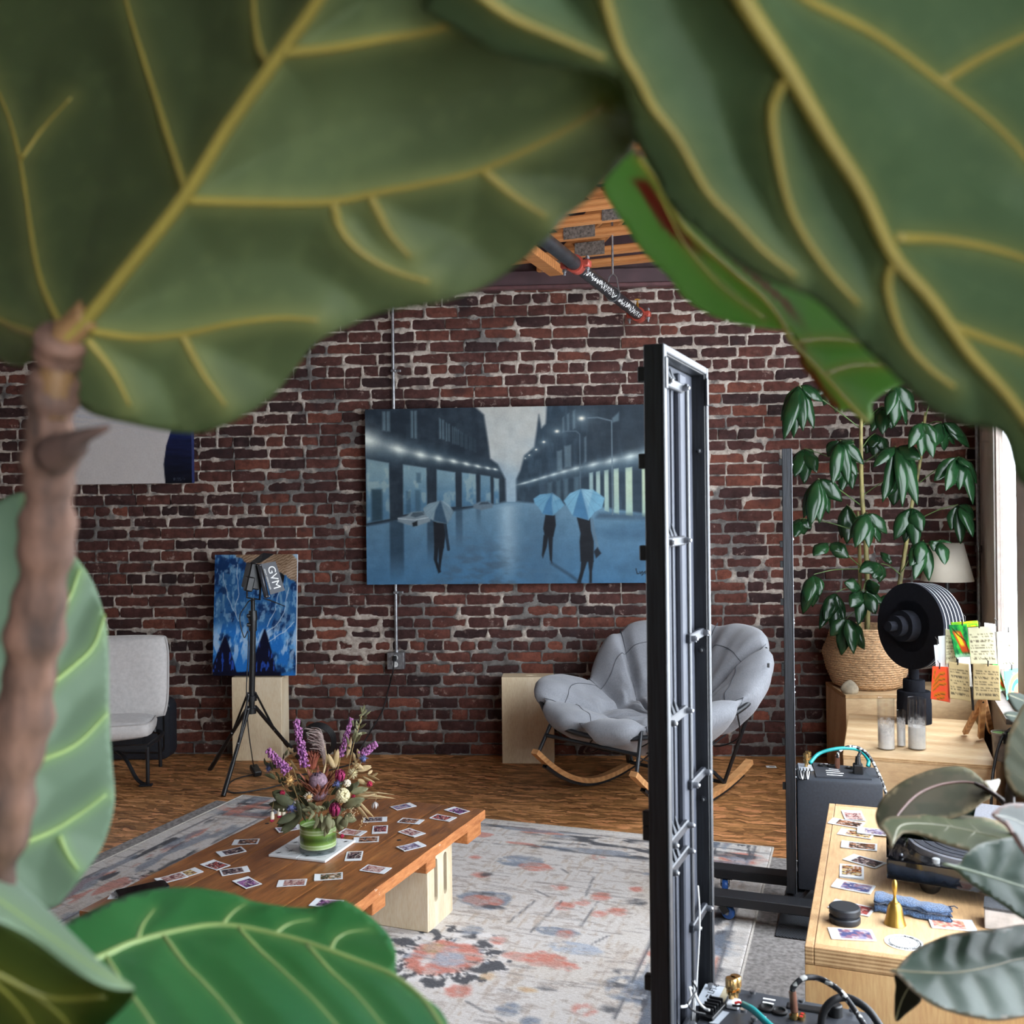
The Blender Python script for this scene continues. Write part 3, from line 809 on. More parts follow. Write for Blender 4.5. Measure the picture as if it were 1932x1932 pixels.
mb.build('binding', plain('rug_binding', (196, 190, 182), 0.95, var=.08, scale=120, bump=.4), rug)
pad = thing('rug_pad', 'thin grey felt pad showing past the edges of the flowered rug', 'rug pad', (rug_c.x, rug_c.y, 0), -RB)
mb = MB(); mb.box((-RUGW / 2 + .055, -RUGL / 2 - .12, .0022), (RUGW + .29, RUGL + .04, .0036)); mb.build('felt', plain('grey_felt', (136, 132, 130), 1.0, var=.18, scale=60, bump=.5, spec=.1), pad)
def weave_mat():
    t = NT('black_woven_mat'); t.setp(Roughness=.95)
    w = t.n('ShaderNodeTexWave', wave_type='BANDS', bands_direction='DIAGONAL'); t.l(t.coords(), w.inputs[0]); w.inputs['Scale'].default_value = 55; w.inputs['Distortion'].default_value = 1.5; w.inputs['Detail Scale'].default_value = 30
    t.col(t.ramp(w.outputs['Fac'], [(.2, (24, 26, 30)), (.8, (66, 70, 78))])); t.bump(w.outputs['Fac'], .6, .003); return t.m
q = G(1462, 1770); t = thing('floor_mat', 'dark ribbed mat under the far loudspeaker', 'mat', (q.x, q.y, 0), -BANG)
mb = MB(); mb.box((.25, .25, .0075), (.5, .5, .006), .002); mb.build('mat', weave_mat(), t)

# ------------------------------------------------------------------ plywood boxes
M_BIRCH = plywood('birch_ply', (206, 186, 154), (220, 202, 172), (230, 214, 188), grain=(5, 5, .8), scale=2.2)
M_BIRCHD = plain('birch_slot', (176, 148, 108), .6, var=.1)
def slot_poly(w, h, n=8):
    r = w / 2; pts = []
    for k in range(n + 1): a = math.pi * k / n; pts.append((r * math.cos(a), h / 2 - r + r * math.sin(a)))
    for k in range(n + 1): a = math.pi + math.pi * k / n; pts.append((r * math.cos(a), -h / 2 + r + r * math.sin(a)))
    return pts
def panel_with_slots(mb, w, h, slots, th, M_):
    """a board w x h in local xy with rounded hand slots cut through, extruded th in z"""
    vs2 = [Vector((-w / 2, -h / 2)), Vector((w / 2, -h / 2)), Vector((w / 2, h / 2)), Vector((-w / 2, h / 2))]; es = [(0, 1), (1, 2), (2, 3), (3, 0)]; holes = []
    for (cx, cy, sw, sh) in slots:
        pl = [Vector((p[0] + cx, p[1] + cy)) for p in slot_poly(sw, sh)]; k = len(vs2); vs2 += pl; n = len(pl); es += [(k + i, k + (i + 1) % n) for i in range(n)]; holes.append(pl)
    ov, oe, of, *_ = geometry.delaunay_2d_cdt(vs2, es, [], 0, 1e-6)
    tris = []
    for f in of:
        c = sum((ov[i] for i in f), Vector((0, 0))) / len(f); ok = True
        for (cx, cy, sw, sh) in slots:
            dx, dy = abs(c.x - cx), abs(c.y - cy); r = sw / 2
            if dx < r and dy < sh / 2 and (dy < sh / 2 - r or math.hypot(dx, dy - (sh / 2 - r)) < r): ok = False
        if ok: tris.append(f)
    a = [mb.bm.verts.new(M_ @ Vector((v.x, v.y, 0))) for v in ov]; b = [mb.bm.verts.new(M_ @ Vector((v.x, v.y, th))) for v in ov]
    cnt = {}
    for f in tris:
        mb.bm.faces.new([a[i] for i in f]); mb.bm.faces.new([b[i] for i in reversed(f)])
        for i, j in zip(f, f[1:] + f[:1]): cnt[(i, j)] = 1
    for (i, j) in cnt:
        if (j, i) not in cnt: mb.bm.faces.new((a[j], a[i], b[i], b[j]))
def apple_box(name, label, loc, rotz, dims, ends, group):
    """hollow plywood box; ends: list of (face, number of slots)"""
    w, dp, h = dims; th = .012
    t = thing(name, label, 'box', loc, rotz, group)
    mb = MB(); mb.box((0, -dp / 2 + th / 2, h / 2), (w, th, h), .002); mb.build('panel', M_BIRCH, t)
    mb = MB(); mb.box((0, dp / 2 - th / 2, h / 2), (w, th, h), .002); mb.build('panel', M_BIRCH, t)
    sides = {'right': (Matrix.Translation((w / 2 - th, 0, h / 2)) @ Matrix(((0, 0, 1, 0), (1, 0, 0, 0), (0, 1, 0, 0), (0, 0, 0, 1))), dp - 2 * th, h),
             'left': (Matrix.Translation((-w / 2, 0, h / 2)) @ Matrix(((0, 0, 1, 0), (1, 0, 0, 0), (0, 1, 0, 0), (0, 0, 0, 1))), dp - 2 * th, h),
             'top': (Matrix.Translation((0, 0, h - th)), w - 2 * th, dp - 2 * th), 'bottom': (Matrix.Translation((0, 0, .0005)), w - 2 * th, dp - 2 * th)}
    for k, (Mx, a, b) in sides.items():
        mb = MB(); panel_with_slots(mb, a, b, ends.get(k, []), th, Mx); mb.build('end_panel', M_BIRCH, t)
    return t
GRP = 'birch plywood boxes'
q = G(484, 1435); apple_box('plywood_box', 'upright birch plywood box carrying the blue wave painting', (q.x + .012, q.y + .065, 0), math.atan2(WS.y, WS.x), (.30, .15, .495), {'top': [(0, 0, .13, .034)]}, GRP)
BOXL = (q.x + .012, q.y + .065)
q = G(998, 1438); apple_box('plywood_box', 'upright birch plywood box against the bricks behind the rocking chair', (q.x, q.y + .04, 0), math.atan2(WS.y, WS.x), (.30, .15, .50), {'top': [(.03, 0, .13, .034)]}, GRP)

# ------------------------------------------------------------------ plank coffee table on two boxes
TZ = 0.345
TC = [G(614, 1500, TZ), G(917, 1527, TZ)]
tdir = (TC[1] - TC[0]).normalized(); TANG = math.radians(21.5)
TX = Vector((math.cos(TANG), -math.sin(TANG), 0)); TY = Vector((math.sin(TANG), math.cos(TANG), 0))
tl = TC[1] - TX * 0.72      # far left corner
TLEN, TW = 1.26, .72
def plank_mat():
    t = NT('old_plank'); t.setp(Roughness=.42)
    oi = t.n('ShaderNodeObjectInfo')
    sh = t.n('ShaderNodeCombineXYZ'); t.l(t.math('MULTIPLY', oi.outputs['Random'], 9), sh.inputs[0]); t.l(t.math('MULTIPLY', oi.outputs['Random'], 5), sh.inputs[1])
    ad = t.n('ShaderNodeVectorMath', operation='ADD'); t.l(t.coords((9, 1.0, 9)), ad.inputs[0]); t.l(sh.outputs[0], ad.inputs[1])
    n1 = t.noise(ad.outputs[0], 2.2, 5, .6, 1.0); n2 = t.noise(ad.outputs[0], 14, 5, .7); n3 = t.noise(t.coords((3, 1.2, 3)), 3.5, 5, .65)
    base = t.ramp(n1, [(.25, (70, 44, 28)), (.42, (112, 70, 40)), (.6, (150, 98, 54)), (.78, (184, 132, 78))])
    base = t.mix(t.math('MULTIPLY', oi.outputs['Random'], .45), base, (158, 102, 56))
    base = t.mix(.5, base, t.ramp(n2, [(.3, (62, 50, 44)), (.7, (214, 206, 198))]), 'OVERLAY')
    base = t.mix(t.math('MULTIPLY', t.ramp(n3, [(.56, (0, 0, 0)), (.70, (1, 1, 1))]), .6), base, (66, 46, 36))
    t.col(base); t.bump(n2, .12, .003); return t.m
M_PLANK = plank_mat()
def raw_edge():
    t = NT('worn_plank_edge'); t.setp(Roughness=.7)
    n = t.noise(t.coords((30, 8, 40)), 1.6, 5, .7); n2 = t.noise(t.coords((60, 20, 60)), 1.6, 4)
    b = t.ramp(n, [(.3, (150, 84, 40)), (.6, (188, 122, 70)), (.8, (206, 150, 104))])
    b = t.mix(t.ramp(n2, [(.66, (0, 0, 0)), (.72, (1, 1, 1))]), b, (196, 164, 138)); t.col(b); t.bump(n, .4, .004); return t.m
M_RAW = raw_edge()
table = thing('plank_table', 'low table of worn orange-brown planks scattered with instant photos', 'table', (tl.x, tl.y, 0), -TANG)
widths = [.174, .182, .18, .184]; x = 0
rt = random.Random(3)
for i, w in enumerate(widths):
    mb = MB(); L = TLEN + rt.uniform(-.01, .02); n = 14
    rows = []
    for k in range(n + 1):
        yy = -L * k / n; j1, j2 = rt.uniform(-.0012, .0012), rt.uniform(-.0012, .0012)
        if i == 3: j2 += rt.uniform(-.004, .002)
        rows.append([(x + .002 + j1, yy), (x + w - .0025 + j2, yy)])
    ring = [r[0] for r in rows] + [r[1] for r in rows[::-1]]
    mb.prism(ring, TZ - .036, TZ + rt.uniform(-.0008, .0008), bev=.003)
    pl = mb.build('plank', [M_PLANK, M_RAW], table, 30)
    me = pl.data
    for p in me.polygons:
        if abs(p.normal.z) < .5 and (i == 3 or abs(p.normal.y) > .7): p.material_index = 1
    for (kx, ky) in ((.05, -.03), (w - .04, -L + .05), (w / 2, -L + .04), (.04, -.42)):
        mb = MB(); mb.cyl((x + kx, ky, TZ - .002), (x + kx, ky, TZ + .0012), .008, seg=10); mb.build('nail_head', plain('dark_nail', (52, 44, 40), .6, .3), table)
    x += w
for (yy, x0, x1, cw) in ((-.085, .0, .71, .12), (-.425, .0, .70, .07), (-.78, .0, .70, .08), (-1.19, .0, .70, .08)):
    mb = MB(); mb.box(((x0 + x1) / 2, yy, TZ - .036 - .0265), (x1 - x0, cw, .05), .003); mb.build('cleat', M_RAW, table, 30)
# boxes under the table
BH = TZ - .036 - .0005
c = G(808, 1768); q = c - TX * .25 + TY * .1
bx_ = apple_box('table_box', 'birch plywood box with two hand slots holding up the plank table', (q.x, q.y, .014), -TANG, (.5, .2, BH - .014), {'right': [(-.035, .012, .026, .15), (.04, .012, .026, .15)]}, GRP)

q = tl + TX * .34 - TY * 1.02
apple_box('table_box', 'birch plywood box under the near end of the plank table', (q.x, q.y, .014), -TANG, (.5, .2, BH - .014), {'right': [(-.035, .012, .026, .15), (.04, .012, .026, .15)]}, GRP)
# ------------------------------------------------------------------ the street painting
def canvas_thing(name, label, c, w, h, th, img_fn, nu, nv, rotm, edge, mat):
    """stretched canvas: painted front grid, wrapped edge box behind"""
    t = thing(name, label, 'painting', tuple(c)); t.rotation_euler = rotm.to_euler()
    U, V = np.meshgrid(np.linspace(0, 1, nu + 1), np.linspace(1, 0, nv + 1))
    img = img_fn(U, V)
    pos = np.zeros(U.shape + (3,)); pos[..., 0] = (U - .5) * w; pos[..., 1] = -th / 2 - .0006; pos[..., 2] = (.5 - V) * h
    mesh_obj('painted_canvas', grid_mesh('painted_canvas', nu, nv, pos, nlin(np.clip(img, 0, 255))), mat, t)
    mb = MB(); mb.box((0, 0, 0), (w, th, h), .002); mb.build('stretcher', edge, t)
    return t
def street(U, V):
    X = 100 + U * 1762; Y = 85 + V * 1065            # the painter's grid
    gx = np.abs(X - 965) / 860
    base = np.zeros(X.shape + (3,))
    sky = np.stack([np.interp(V, [0, .3, .55, 1], [v[i] for v in ((166, 168, 164), (150, 160, 164), (134, 158, 174), (120, 150, 170))]) for i in range(3)], -1)
    ground = np.stack([np.interp(V, [.5, .65, .8, 1], [v[i] for v in ((96, 124, 142), (84, 116, 138), (72, 106, 132), (64, 104, 136))]) for i in range(3)], -1)
    n1 = fbm(U * 7, V * 5, 2, 4); n2 = fbm(U * 40, V * 16, 7, 3); n3 = fbm(U * 14 + V * 30, V * 24 - U * 20, 14, 3)
    img = np.where((Y > 655)[..., None], ground, sky)
    img = over(img, sstep(.5, .75, n1) * (Y < 655) * .5, (176, 176, 170)); img = over(img, sstep(.5, .3, n1) * (Y < 655) * .4, (120, 142, 158))
    # street reflections: bright column in the middle, dark streaks from the fronts
    img = over(img, np.exp(-((X - 960) / 60) ** 2) * sstep(640, 700, Y) * sstep(1250, 900, Y) * .5, (176, 196, 206))
    img = over(img, sstep(700, 1150, Y) * sstep(.3, .75, n3) * np.exp(-((X - 800) / 260) ** 2) * .75, (58, 74, 88))
    img = over(img, sstep(640, 760, Y) * np.exp(-((X - 1130 + (Y - 650) * -.1) / 130) ** 2) * .35, (60, 82, 100))
    # left street front
    DK, DK2 = (34, 44, 54), (26, 33, 40)
    m = polymask(X, Y, [(60, 60), (745, 60), (820, 130), (845, 300), (855, 395), (900, 430), (945, 520), (948, 655), (900, 665), (60, 800)], 8); img = over(img, m, DK)
    img = over(img, m * sstep(.4, .7, n2) * .35, (52, 64, 74))
    for k, (x0, y0, x1, y1, h0, h1) in enumerate(((205, 98, 252, 98, 215, 222), (378, 98, 415, 98, 262, 268), (550, 145, 580, 160, 270, 275), (590, 172, 614, 182, 285, 288), (630, 196, 646, 202, 300, 302), (655, 212, 668, 218, 306, 308), (680, 230, 692, 236, 318, 320), (706, 248, 716, 252, 330, 332), (735, 262, 746, 266, 340, 342), (760, 276, 768, 280, 350, 352))):
        img = over(img, polymask(X, Y, [(x0, y0), (x1, y1), (x1, h1), (x0, h0)], 6) * .8, (92 - k * 3, 112 - k * 3, 122 - k * 3))
        img = over(img, linemask(X, Y, [((x0 + x1) / 2, y0), ((x0 + x1) / 2, h0)], 3, 3) * .8, DK)
    # lit shop windows on the left
    wins = [(105, 385, 243, 412, 775, 750), (328, 422, 470, 445, 725, 705), (532, 455, 644, 475, 690, 680), (684, 476, 768, 488, 682, 676), (795, 492, 855, 502, 676, 670), (876, 512, 906, 518, 668, 664)]
    for k, (x0, y0, x1, y1, b0, b1) in enumerate(wins):
        m = polymask(X, Y, [(x0, y0), (x1, y1), (x1, b1), (x0, b0)], 5); t_ = sstep(y0, b0, Y)
        img = over(img, m, (120 - k * 5, 146 - k * 4, 154 - k * 2)); img = over(img, m * t_ * .85, (62, 98, 126)); img = over(img, m * sstep(.55, .7, n2) * .35, (162, 172, 160))
    img = over(img, polymask(X, Y, [(134, 570), (200, 572), (200, 760), (134, 768)], 8) * .8, (34, 52, 62)); img = over(img, polymask(X, Y, [(408, 475), (436, 475), (436, 535), (408, 535)], 6) * .6, (52, 76, 92)); img = over(img, polymask(X, Y, [(345, 585), (372, 585), (372, 715), (345, 718)], 6) * .5, (44, 66, 80)); img = over(img, polymask(X, Y, [(400, 580), (432, 580), (432, 712), (400, 714)], 6) * .5, (50, 74, 88))
    # reflections of the pillars
    for (x0, x1, y0, y1, a) in ((243, 328, 770, 1160, .8), (470, 512, 720, 1060, .75), (644, 684, 690, 960, .6), (768, 795, 680, 850, .5)):
        img = over(img, sstep(x0 - 8, x0 + 8, X) * sstep(x1 + 8, x1 - 8, X) * sstep(y0 - 10, y0, Y) * sstep(y1, y1 - 220, Y) * a, (36, 52, 66))
    # awning lights, a string of glowing lozenges running to the vanishing point
    img = over(img, polymask(X, Y, [(60, 205), (560, 345), (905, 450), (905, 475), (560, 430), (60, 385)], 40) * .55, (70, 92, 106))
    for k, (x, y, sx, sy) in enumerate(((110, 270, 95, 55), (300, 330, 62, 32), (435, 366, 46, 24), (545, 390, 36, 18), (635, 408, 30, 14), (712, 425, 26, 11), (780, 440, 22, 9), (840, 452, 18, 7), (885, 460, 14, 6))):
        dx, dy = X - x, Y - y - (X - x) * .24
        img = over(img, np.clip(1.1 * np.exp(-(np.abs(dx / sx) ** 1.6) - (np.abs(dy / sy) ** 1.4)), 0, 1), (206, 214, 208))
    # right street front
    m = polymask(X, Y, [(1200, 60), (1900, 60), (1900, 760), (1500, 690), (1100, 665), (1010, 655), (1012, 520), (1035, 470), (1060, 380), (1120, 330), (1150, 135), (1165, 215), (1190, 190)], 8)
    img = over(img, m, (40, 54, 66)); img = over(img, m * sstep(.45, .75, fbm(U * 60, V * 9, 23, 3)) * .5, (58, 76, 90)); img = over(img, m * sstep(1250, 1500, X) * sstep(500, 300, Y) * .6, (38, 46, 54))
    for (x0, x1, y0, y1) in ((1290, 1300, 150, 240), (1318, 1330, 130, 230), (1352, 1366, 110, 220), (1420, 1430, 270, 420), (1300, 1340, 320, 450), (1255, 1285, 350, 470)):
        img = over(img, polymask(X, Y, [(x0, y0 + 8), (x1, y0), (x1, y1), (x0, y1 + 6)], 6) * .55, (110, 130, 140))
    for k, (x0, x1, y0, b0, b1) in enumerate(((1446, 1468, 490, 645, 650), (1486, 1510, 483, 690, 700), (1534, 1560, 476, 715, 725), (1590, 1620, 468, 730, 740), (1660, 1700, 462, 745, 752), (1757, 1860, 450, 755, 765))):
        m = polymask(X, Y, [(x0, y0), (x1, y0 - 5), (x1, b1), (x0, b0)], 4); img = over(img, m, (136 + k * 6, 158 + k * 5, 158)); img = over(img, m * sstep(b0 - 160, b0, Y) * .35, (112, 150, 158))
    for (x0, x1, y0) in ((1200, 1225, 545), (1250, 1275, 535), (1295, 1320, 525), (1355, 1385, 515)):
        img = over(img, polymask(X, Y, [(x0, y0), (x1, y0 - 4), (x1, 660), (x0, 655)], 8) * .35, (110, 138, 150))
    img = over(img, polymask(X, Y, [(1025, 545), (1350, 470), (1860, 330), (1860, 440), (1350, 505), (1025, 560)], 26) * .6, (84, 106, 120))
    for (x, y, sx, sy) in ((1060, 545, 40, 6), (1120, 528, 30, 7), (1175, 512, 28, 8), (1235, 496, 28, 9), (1295, 480, 30, 11), (1365, 462, 34, 13), (1470, 440, 40, 17), (1575, 420, 44, 20), (1690, 395, 50, 25), (1810, 375, 52, 32)):
        dx, dy = X - x, Y - y + (X - x) * .22
        img = over(img, np.clip(1.0 * np.exp(-(np.abs(dx / sx) ** 1.6) - (np.abs(dy / sy) ** 1.4)), 0, 1) * .85, (204, 216, 214))
    # light from the right-hand windows over the pavement
    for (a, b) in (((1480, 745), 1), ((1600, 765), 1)):
        pass
    img = over(img, polymask(X, Y, [(1500, 730), (1900, 745), (1900, 790), (1480, 760)], 12) * .6, (48, 66, 82))
    img = over(img, polymask(X, Y, [(1470, 830), (1850, 770), (1850, 900), (1560, 880)], 26) * .55, (54, 84, 108)); img = over(img, polymask(X, Y, [(1600, 1060), (1850, 880), (1850, 1010), (1640, 1120)], 24) * .4, (52, 80, 102))
    img = over(img, linemask(X, Y, [(1215, 1028), (1330, 1105), (1400, 1160)], 9, 14) * .7, (40, 58, 74))
    # street lamps
    for (x, y, r, px, py) in ((1404, 162, 34, 1582, 185), (1257, 237, 24, 1392, 250), (1178, 300, 16, 1190, 300), (1132, 345, 12, 1135, 345), (1090, 378, 9, 1090, 378), (1066, 396, 7, 1066, 396)):
        rr = np.hypot(X - x, (Y - y) * 1.4); img = over(img, np.exp(-(rr / (r * 1.6)) ** 1.2) * .7, (120, 140, 150)); img = over(img, np.exp(-(rr / (r * .5)) ** 2), (226, 222, 206))
    img = over(img, linemask(X, Y, [(1440, 160), (1500, 158), (1582, 180), (1582, 740)], 4, 4) * .8, (96, 112, 122)); img = over(img, linemask(X, Y, [(1290, 238), (1370, 238), (1392, 256), (1392, 600)], 3, 4) * .7, (84, 100, 112))
    img = over(img, polymask(X, Y, [(1585, 165), (1626, 128), (1624, 180), (1588, 190)], 6) * .7, (96, 116, 126))
    # parked cars
    img = over(img, polymask(X, Y, [(293, 745), (345, 735), (375, 712), (440, 708), (470, 730), (490, 745), (490, 770), (400, 800), (340, 785), (293, 768)], 5), (112, 126, 134)); img = over(img, polymask(X, Y, [(370, 735), (385, 716), (440, 712), (455, 728), (400, 745)], 4), (62, 76, 86)); img = over(img, polymask(X, Y, [(380, 778), (412, 765), (412, 795), (385, 800)], 4), (26, 30, 34)); img = over(img, linemask(X, Y, [(295, 750), (395, 760), (485, 745)], 3, 3) * .6, (180, 190, 194))
    img = over(img, polymask(X, Y, [(750, 672), (785, 655), (840, 652), (868, 670), (866, 690), (800, 706), (752, 692)], 5), (88, 104, 116)); img = over(img, polymask(X, Y, [(785, 672), (800, 657), (838, 656), (850, 668)], 4), (50, 64, 76))
    # three people under umbrellas
    def person(torso, legs, extra=()):
        nonlocal img
        img = over(img, polymask(X, Y, torso, 4), (24, 27, 33))
        for L in legs: img = over(img, polymask(X, Y, L, 4), (24, 28, 34))
        for L in extra: img = over(img, linemask(X, Y, L, 9, 4), (34, 46, 58))
    person([(508, 770), (578, 770), (582, 850), (570, 930), (512, 930), (510, 850)], [[(512, 920), (540, 920), (530, 1010), (552, 1075), (535, 1085), (508, 1000)], [(538, 920), (572, 920), (556, 1000), (548, 1060), (538, 1040)]], [[(580, 790), (588, 860), (598, 940)]])
    person([(1182, 738), (1240, 742), (1244, 800), (1228, 870), (1178, 872), (1168, 820)], [[(1170, 860), (1200, 860), (1188, 930), (1164, 1000), (1158, 980)], [(1196, 860), (1226, 860), (1222, 940), (1218, 1028), (1206, 1010), (1200, 930)]])
    person([(1368, 752), (1450, 755), (1452, 830), (1468, 900), (1466, 1022), (1388, 1020), (1384, 900), (1390, 850)], [[(1392, 1015), (1430, 1015), (1408, 1080), (1388, 1150), (1366, 1150), (1386, 1080)], [(1432, 1015), (1466, 1015), (1456, 1080), (1454, 1150), (1438, 1150), (1440, 1080)]])
    img = over(img, linemask(X, Y, [(1458, 770), (1470, 850), (1490, 930), (1486, 975)], 9, 5), (84, 108, 126)); img = over(img, polymask(X, Y, [(1468, 960), (1490, 935), (1512, 972), (1480, 1002)], 4), (30, 36, 44))
    def umb(top, rim, split, c1, c2, c3):
        nonlocal img
        pts = [top] + rim; img = over(img, polymask(X, Y, pts, 4), c1)
        img = over(img, polymask(X, Y, [top] + split, 5), c2); img = over(img, polymask(X, Y, [top] + split[-2:] + [rim[-1]], 5) * .6, c3)
        for p in rim[1:-1]: img = over(img, linemask(X, Y, [top, p], 2, 3) * .22, (60, 84, 104))
    umb((553, 643), [(480, 662), (447, 690), (455, 722), (484, 752), (530, 776), (592, 785), (618, 745), (630, 712), (600, 665)], [(520, 705), (510, 765), (592, 785), (630, 712)], (112, 132, 142), (50, 72, 90), (138, 158, 166))
    umb((1225, 608), [(1150, 615), (1112, 640), (1118, 668), (1140, 690), (1165, 730), (1228, 740), (1262, 712), (1298, 680), (1270, 640)], [(1190, 660), (1165, 730), (1228, 740), (1222, 660)], (92, 138, 164), (62, 106, 140), (122, 162, 182))
    umb((1395, 585), [(1330, 610), (1292, 655), (1312, 690), (1345, 745), (1440, 772), (1475, 725), (1520, 700), (1536, 640), (1470, 592)], [(1375, 640), (1345, 745), (1440, 772), (1440, 690)], (104, 150, 174), (64, 108, 142), (138, 174, 190))
    # signature
    for L in ([(1716, 1066), (1722, 1095), (1734, 1094)], [(1738, 1084), (1744, 1096), (1752, 1082), (1758, 1096), (1750, 1104)], [(1762, 1088), (1774, 1080), (1768, 1096), (1782, 1078)], [(1790, 1090), (1796, 1084), (1794, 1100)]):
        img = over(img, linemask(X, Y, L, 3.2, 3) * .85, (22, 30, 38))
    img = img * (0.94 + .12 * n2[..., None]) + (n3[..., None] - .5) * 10
    return img
a, b = W(693, 772, .0), W(1240, 1099, .0); wv_ = (W(1240, 935) - W(693, 935)); pw = wv_.length; ph = (W(960, 770) - W(960, 1099)).length
c = W(965.5, 934.5, .062); wrot3 = wrot.to_3x3()
tilt = Matrix.Rotation(.0, 3, 'Y')
M_CANVAS = paint_mat('oil_paint', .55, .12, 90, detail=.12)
canvas_thing('street_painting', 'large blue-grey painting of a rainy street with three umbrella figures', c, pw, ph, .04, street, 430, 262, wrot3, plain('dark_canvas_edge', (44, 50, 58), .8), M_CANVAS)

# ------------------------------------------------------------------ pale figure painting, upper left
def pale(U, V):
    img = np.ones(U.shape + (3,)) * np.array([192, 188, 186.]); n = fbm(U * 9, V * 90, 4, 3); n2 = fbm(U * 30, V * 22, 6, 3)
    img = over(img, sstep(.42, .0, np.abs(V - .38)) * sstep(.45, .62, n) * .6, (140, 156, 190)); img = img + (n2[..., None] - .5) * 8
    bx = np.interp(V, [0, .45, .62, .80, .9, 1], [.97, .93, .90, .82, .80, .81])
    m = sstep(-.004, .004, U - bx); blue = np.stack([np.interp(V, [0, .45, .62, .78, 1], [v[i] for v in ((60, 90, 160), (46, 74, 150), (36, 60, 132), (22, 28, 62), (12, 14, 22))]) for i in range(3)], -1)
    blue = blue * (.7 + .6 * n[..., None]); img = img * (1 - m[..., None]) + blue * m[..., None]
    m = sstep(.004, -.004, U - np.interp(V, [0, .9, 1], [.05, .12, .15])); img = img * (1 - m[..., None]) + blue * m[..., None]
    for L in ([(.87, .965), (.875, .985), (.89, .975)], [(.895, .985), (.90, .972), (.905, .985), (.915, .972), (.92, .985)], [(.93, .98), (.94, .972), (.95, .982)]):
        img = over(img, linemask(U, V, L, .0016, .0016) * .5, (120, 130, 150))
    return img
w2 = (W(361, 850) - W(100, 850)).length; h2 = (W(300, 560) - W(300, 912)).length
canvas_thing('figure_painting', 'pale painting edged in deep blue, half hidden behind the big leaf', W((361 + 100) / 2, (560 + 912) / 2, .05), w2, h2, .04, pale, 150, 200, wrot3, plain('navy_canvas_edge', (24, 36, 84), .7), M_CANVAS)

# ------------------------------------------------------------------ blue wave painting leaning on the plywood box
def wave(U, V):
    n1 = fbm(U * 9 + V * 4, V * 11 - U * 3, 3, 5); n2 = fbm(U * 30, V * 22, 9, 4); n3 = fbm(U * 16 + V * 8, V * 5 - U * 14, 15, 4); n4 = fbm(U * 26, V * 7, 19, 3)
    img = np.ones(U.shape + (3,)) * np.array([40, 92, 146.])
    img = over(img, sstep(.45, .7, n3) * .8, (58, 106, 150)); img = over(img, sstep(.56, .74, n4) * sstep(.7, .3, V) * .8, (120, 158, 186)); img = over(img, sstep(.42, .28, n1) * .85, (14, 40, 84))
    img = over(img, sstep(.54, .70, n2) * .6, (140, 178, 208))
    lowm = sstep(.52, .68, V); img = over(img, lowm * sstep(.38, .56, n1) * .85, (36, 116, 200)); img = over(img, lowm * sstep(.47, .60, n3) * sstep(1.0, .75, V) * .85, (178, 206, 232)); img = over(img, lowm * sstep(.6, .72, n2) * .6, (90, 160, 220))
    # torn cardboard sky at the upper right
    top = np.interp(U, [0, .22, .40, .60, .8, 1], [-.1, -.02, .08, .09, .16, .24]) + (n2 - .5) * .05
    m = sstep(.012, -.012, V - top); rib = .5 + .5 * np.sin((V * 1.0 + U * .35 + (n2 - .5) * .03) * 260)
    br = np.array([120, 96, 74.]) + (rib * 46)[..., None] + ((n1 - .5) * 60)[..., None]; img = img * (1 - m[..., None]) + br * m[..., None]
    img = over(img, polymask(U, V, [(.93, -.01), (1.02, -.01), (1.02, .06)], .01), (150, 180, 204))
    # two dark triangular troughs
    for (ax, ay, lx, rx) in ((.14, .66, -.05, .30), (.62, .61, .42, .78)):
        t_ = (V - ay) / (1 - ay); tt = np.clip(t_, 0, 1.2); m = sstep(.012, -.012, ax + (lx - ax) * tt - U) * sstep(.012, -.012, U - (ax + (rx - ax) * tt ** .85)) * sstep(0, .015, V - ay)
        img = over(img, m, (14, 16, 40)); img = over(img, m * sstep(.64, .72, fbm(U * 34, V * 12, 41, 3)) * .9, (40, 80, 176))
    img = over(img, sstep(.96, .975, V + (n2 - .5) * .03) * sstep(.85, .8, U), (12, 14, 36))
    for L in ([(.80, .24), (.74, .45), (.66, .60)], [(.90, .28), (.87, .44), (.78, .56), (.66, .64)], [(.98, .56), (.86, .64), (.68, .72)], [(.10, .15), (.16, .35), (.30, .55)], [(.27, .08), (.30, .3), (.26, .5)]):
        img = over(img, linemask(U + (n1 - .5) * .05, V, L, .004, .005) * .8, (196, 214, 226))
    return img
bw = .505; bh = .722
zb = .497; base = Vector((BOXL[0] - .0, BOXL[1] + .0, zb))
cb2 = W(487, 1272); lean = math.radians(5)
px0 = G(487, 1271.5, zb); base = Vector((px0.x, BOXL[1] - .035, zb + .004))
rot = wrot3 @ Matrix.Rotation(-lean, 3, 'X')
cen = base + rot @ Vector((0, 0, bh / 2)) + rot @ Vector((0, .0, 0))
canvas_thing('wave_painting', 'blue abstract wave painting leaning on the wall above its plywood box', cen, bw, bh, .022, wave, 190, 250, rot, plain('white_canvas_edge', (188, 192, 198), .7), M_CANVAS)
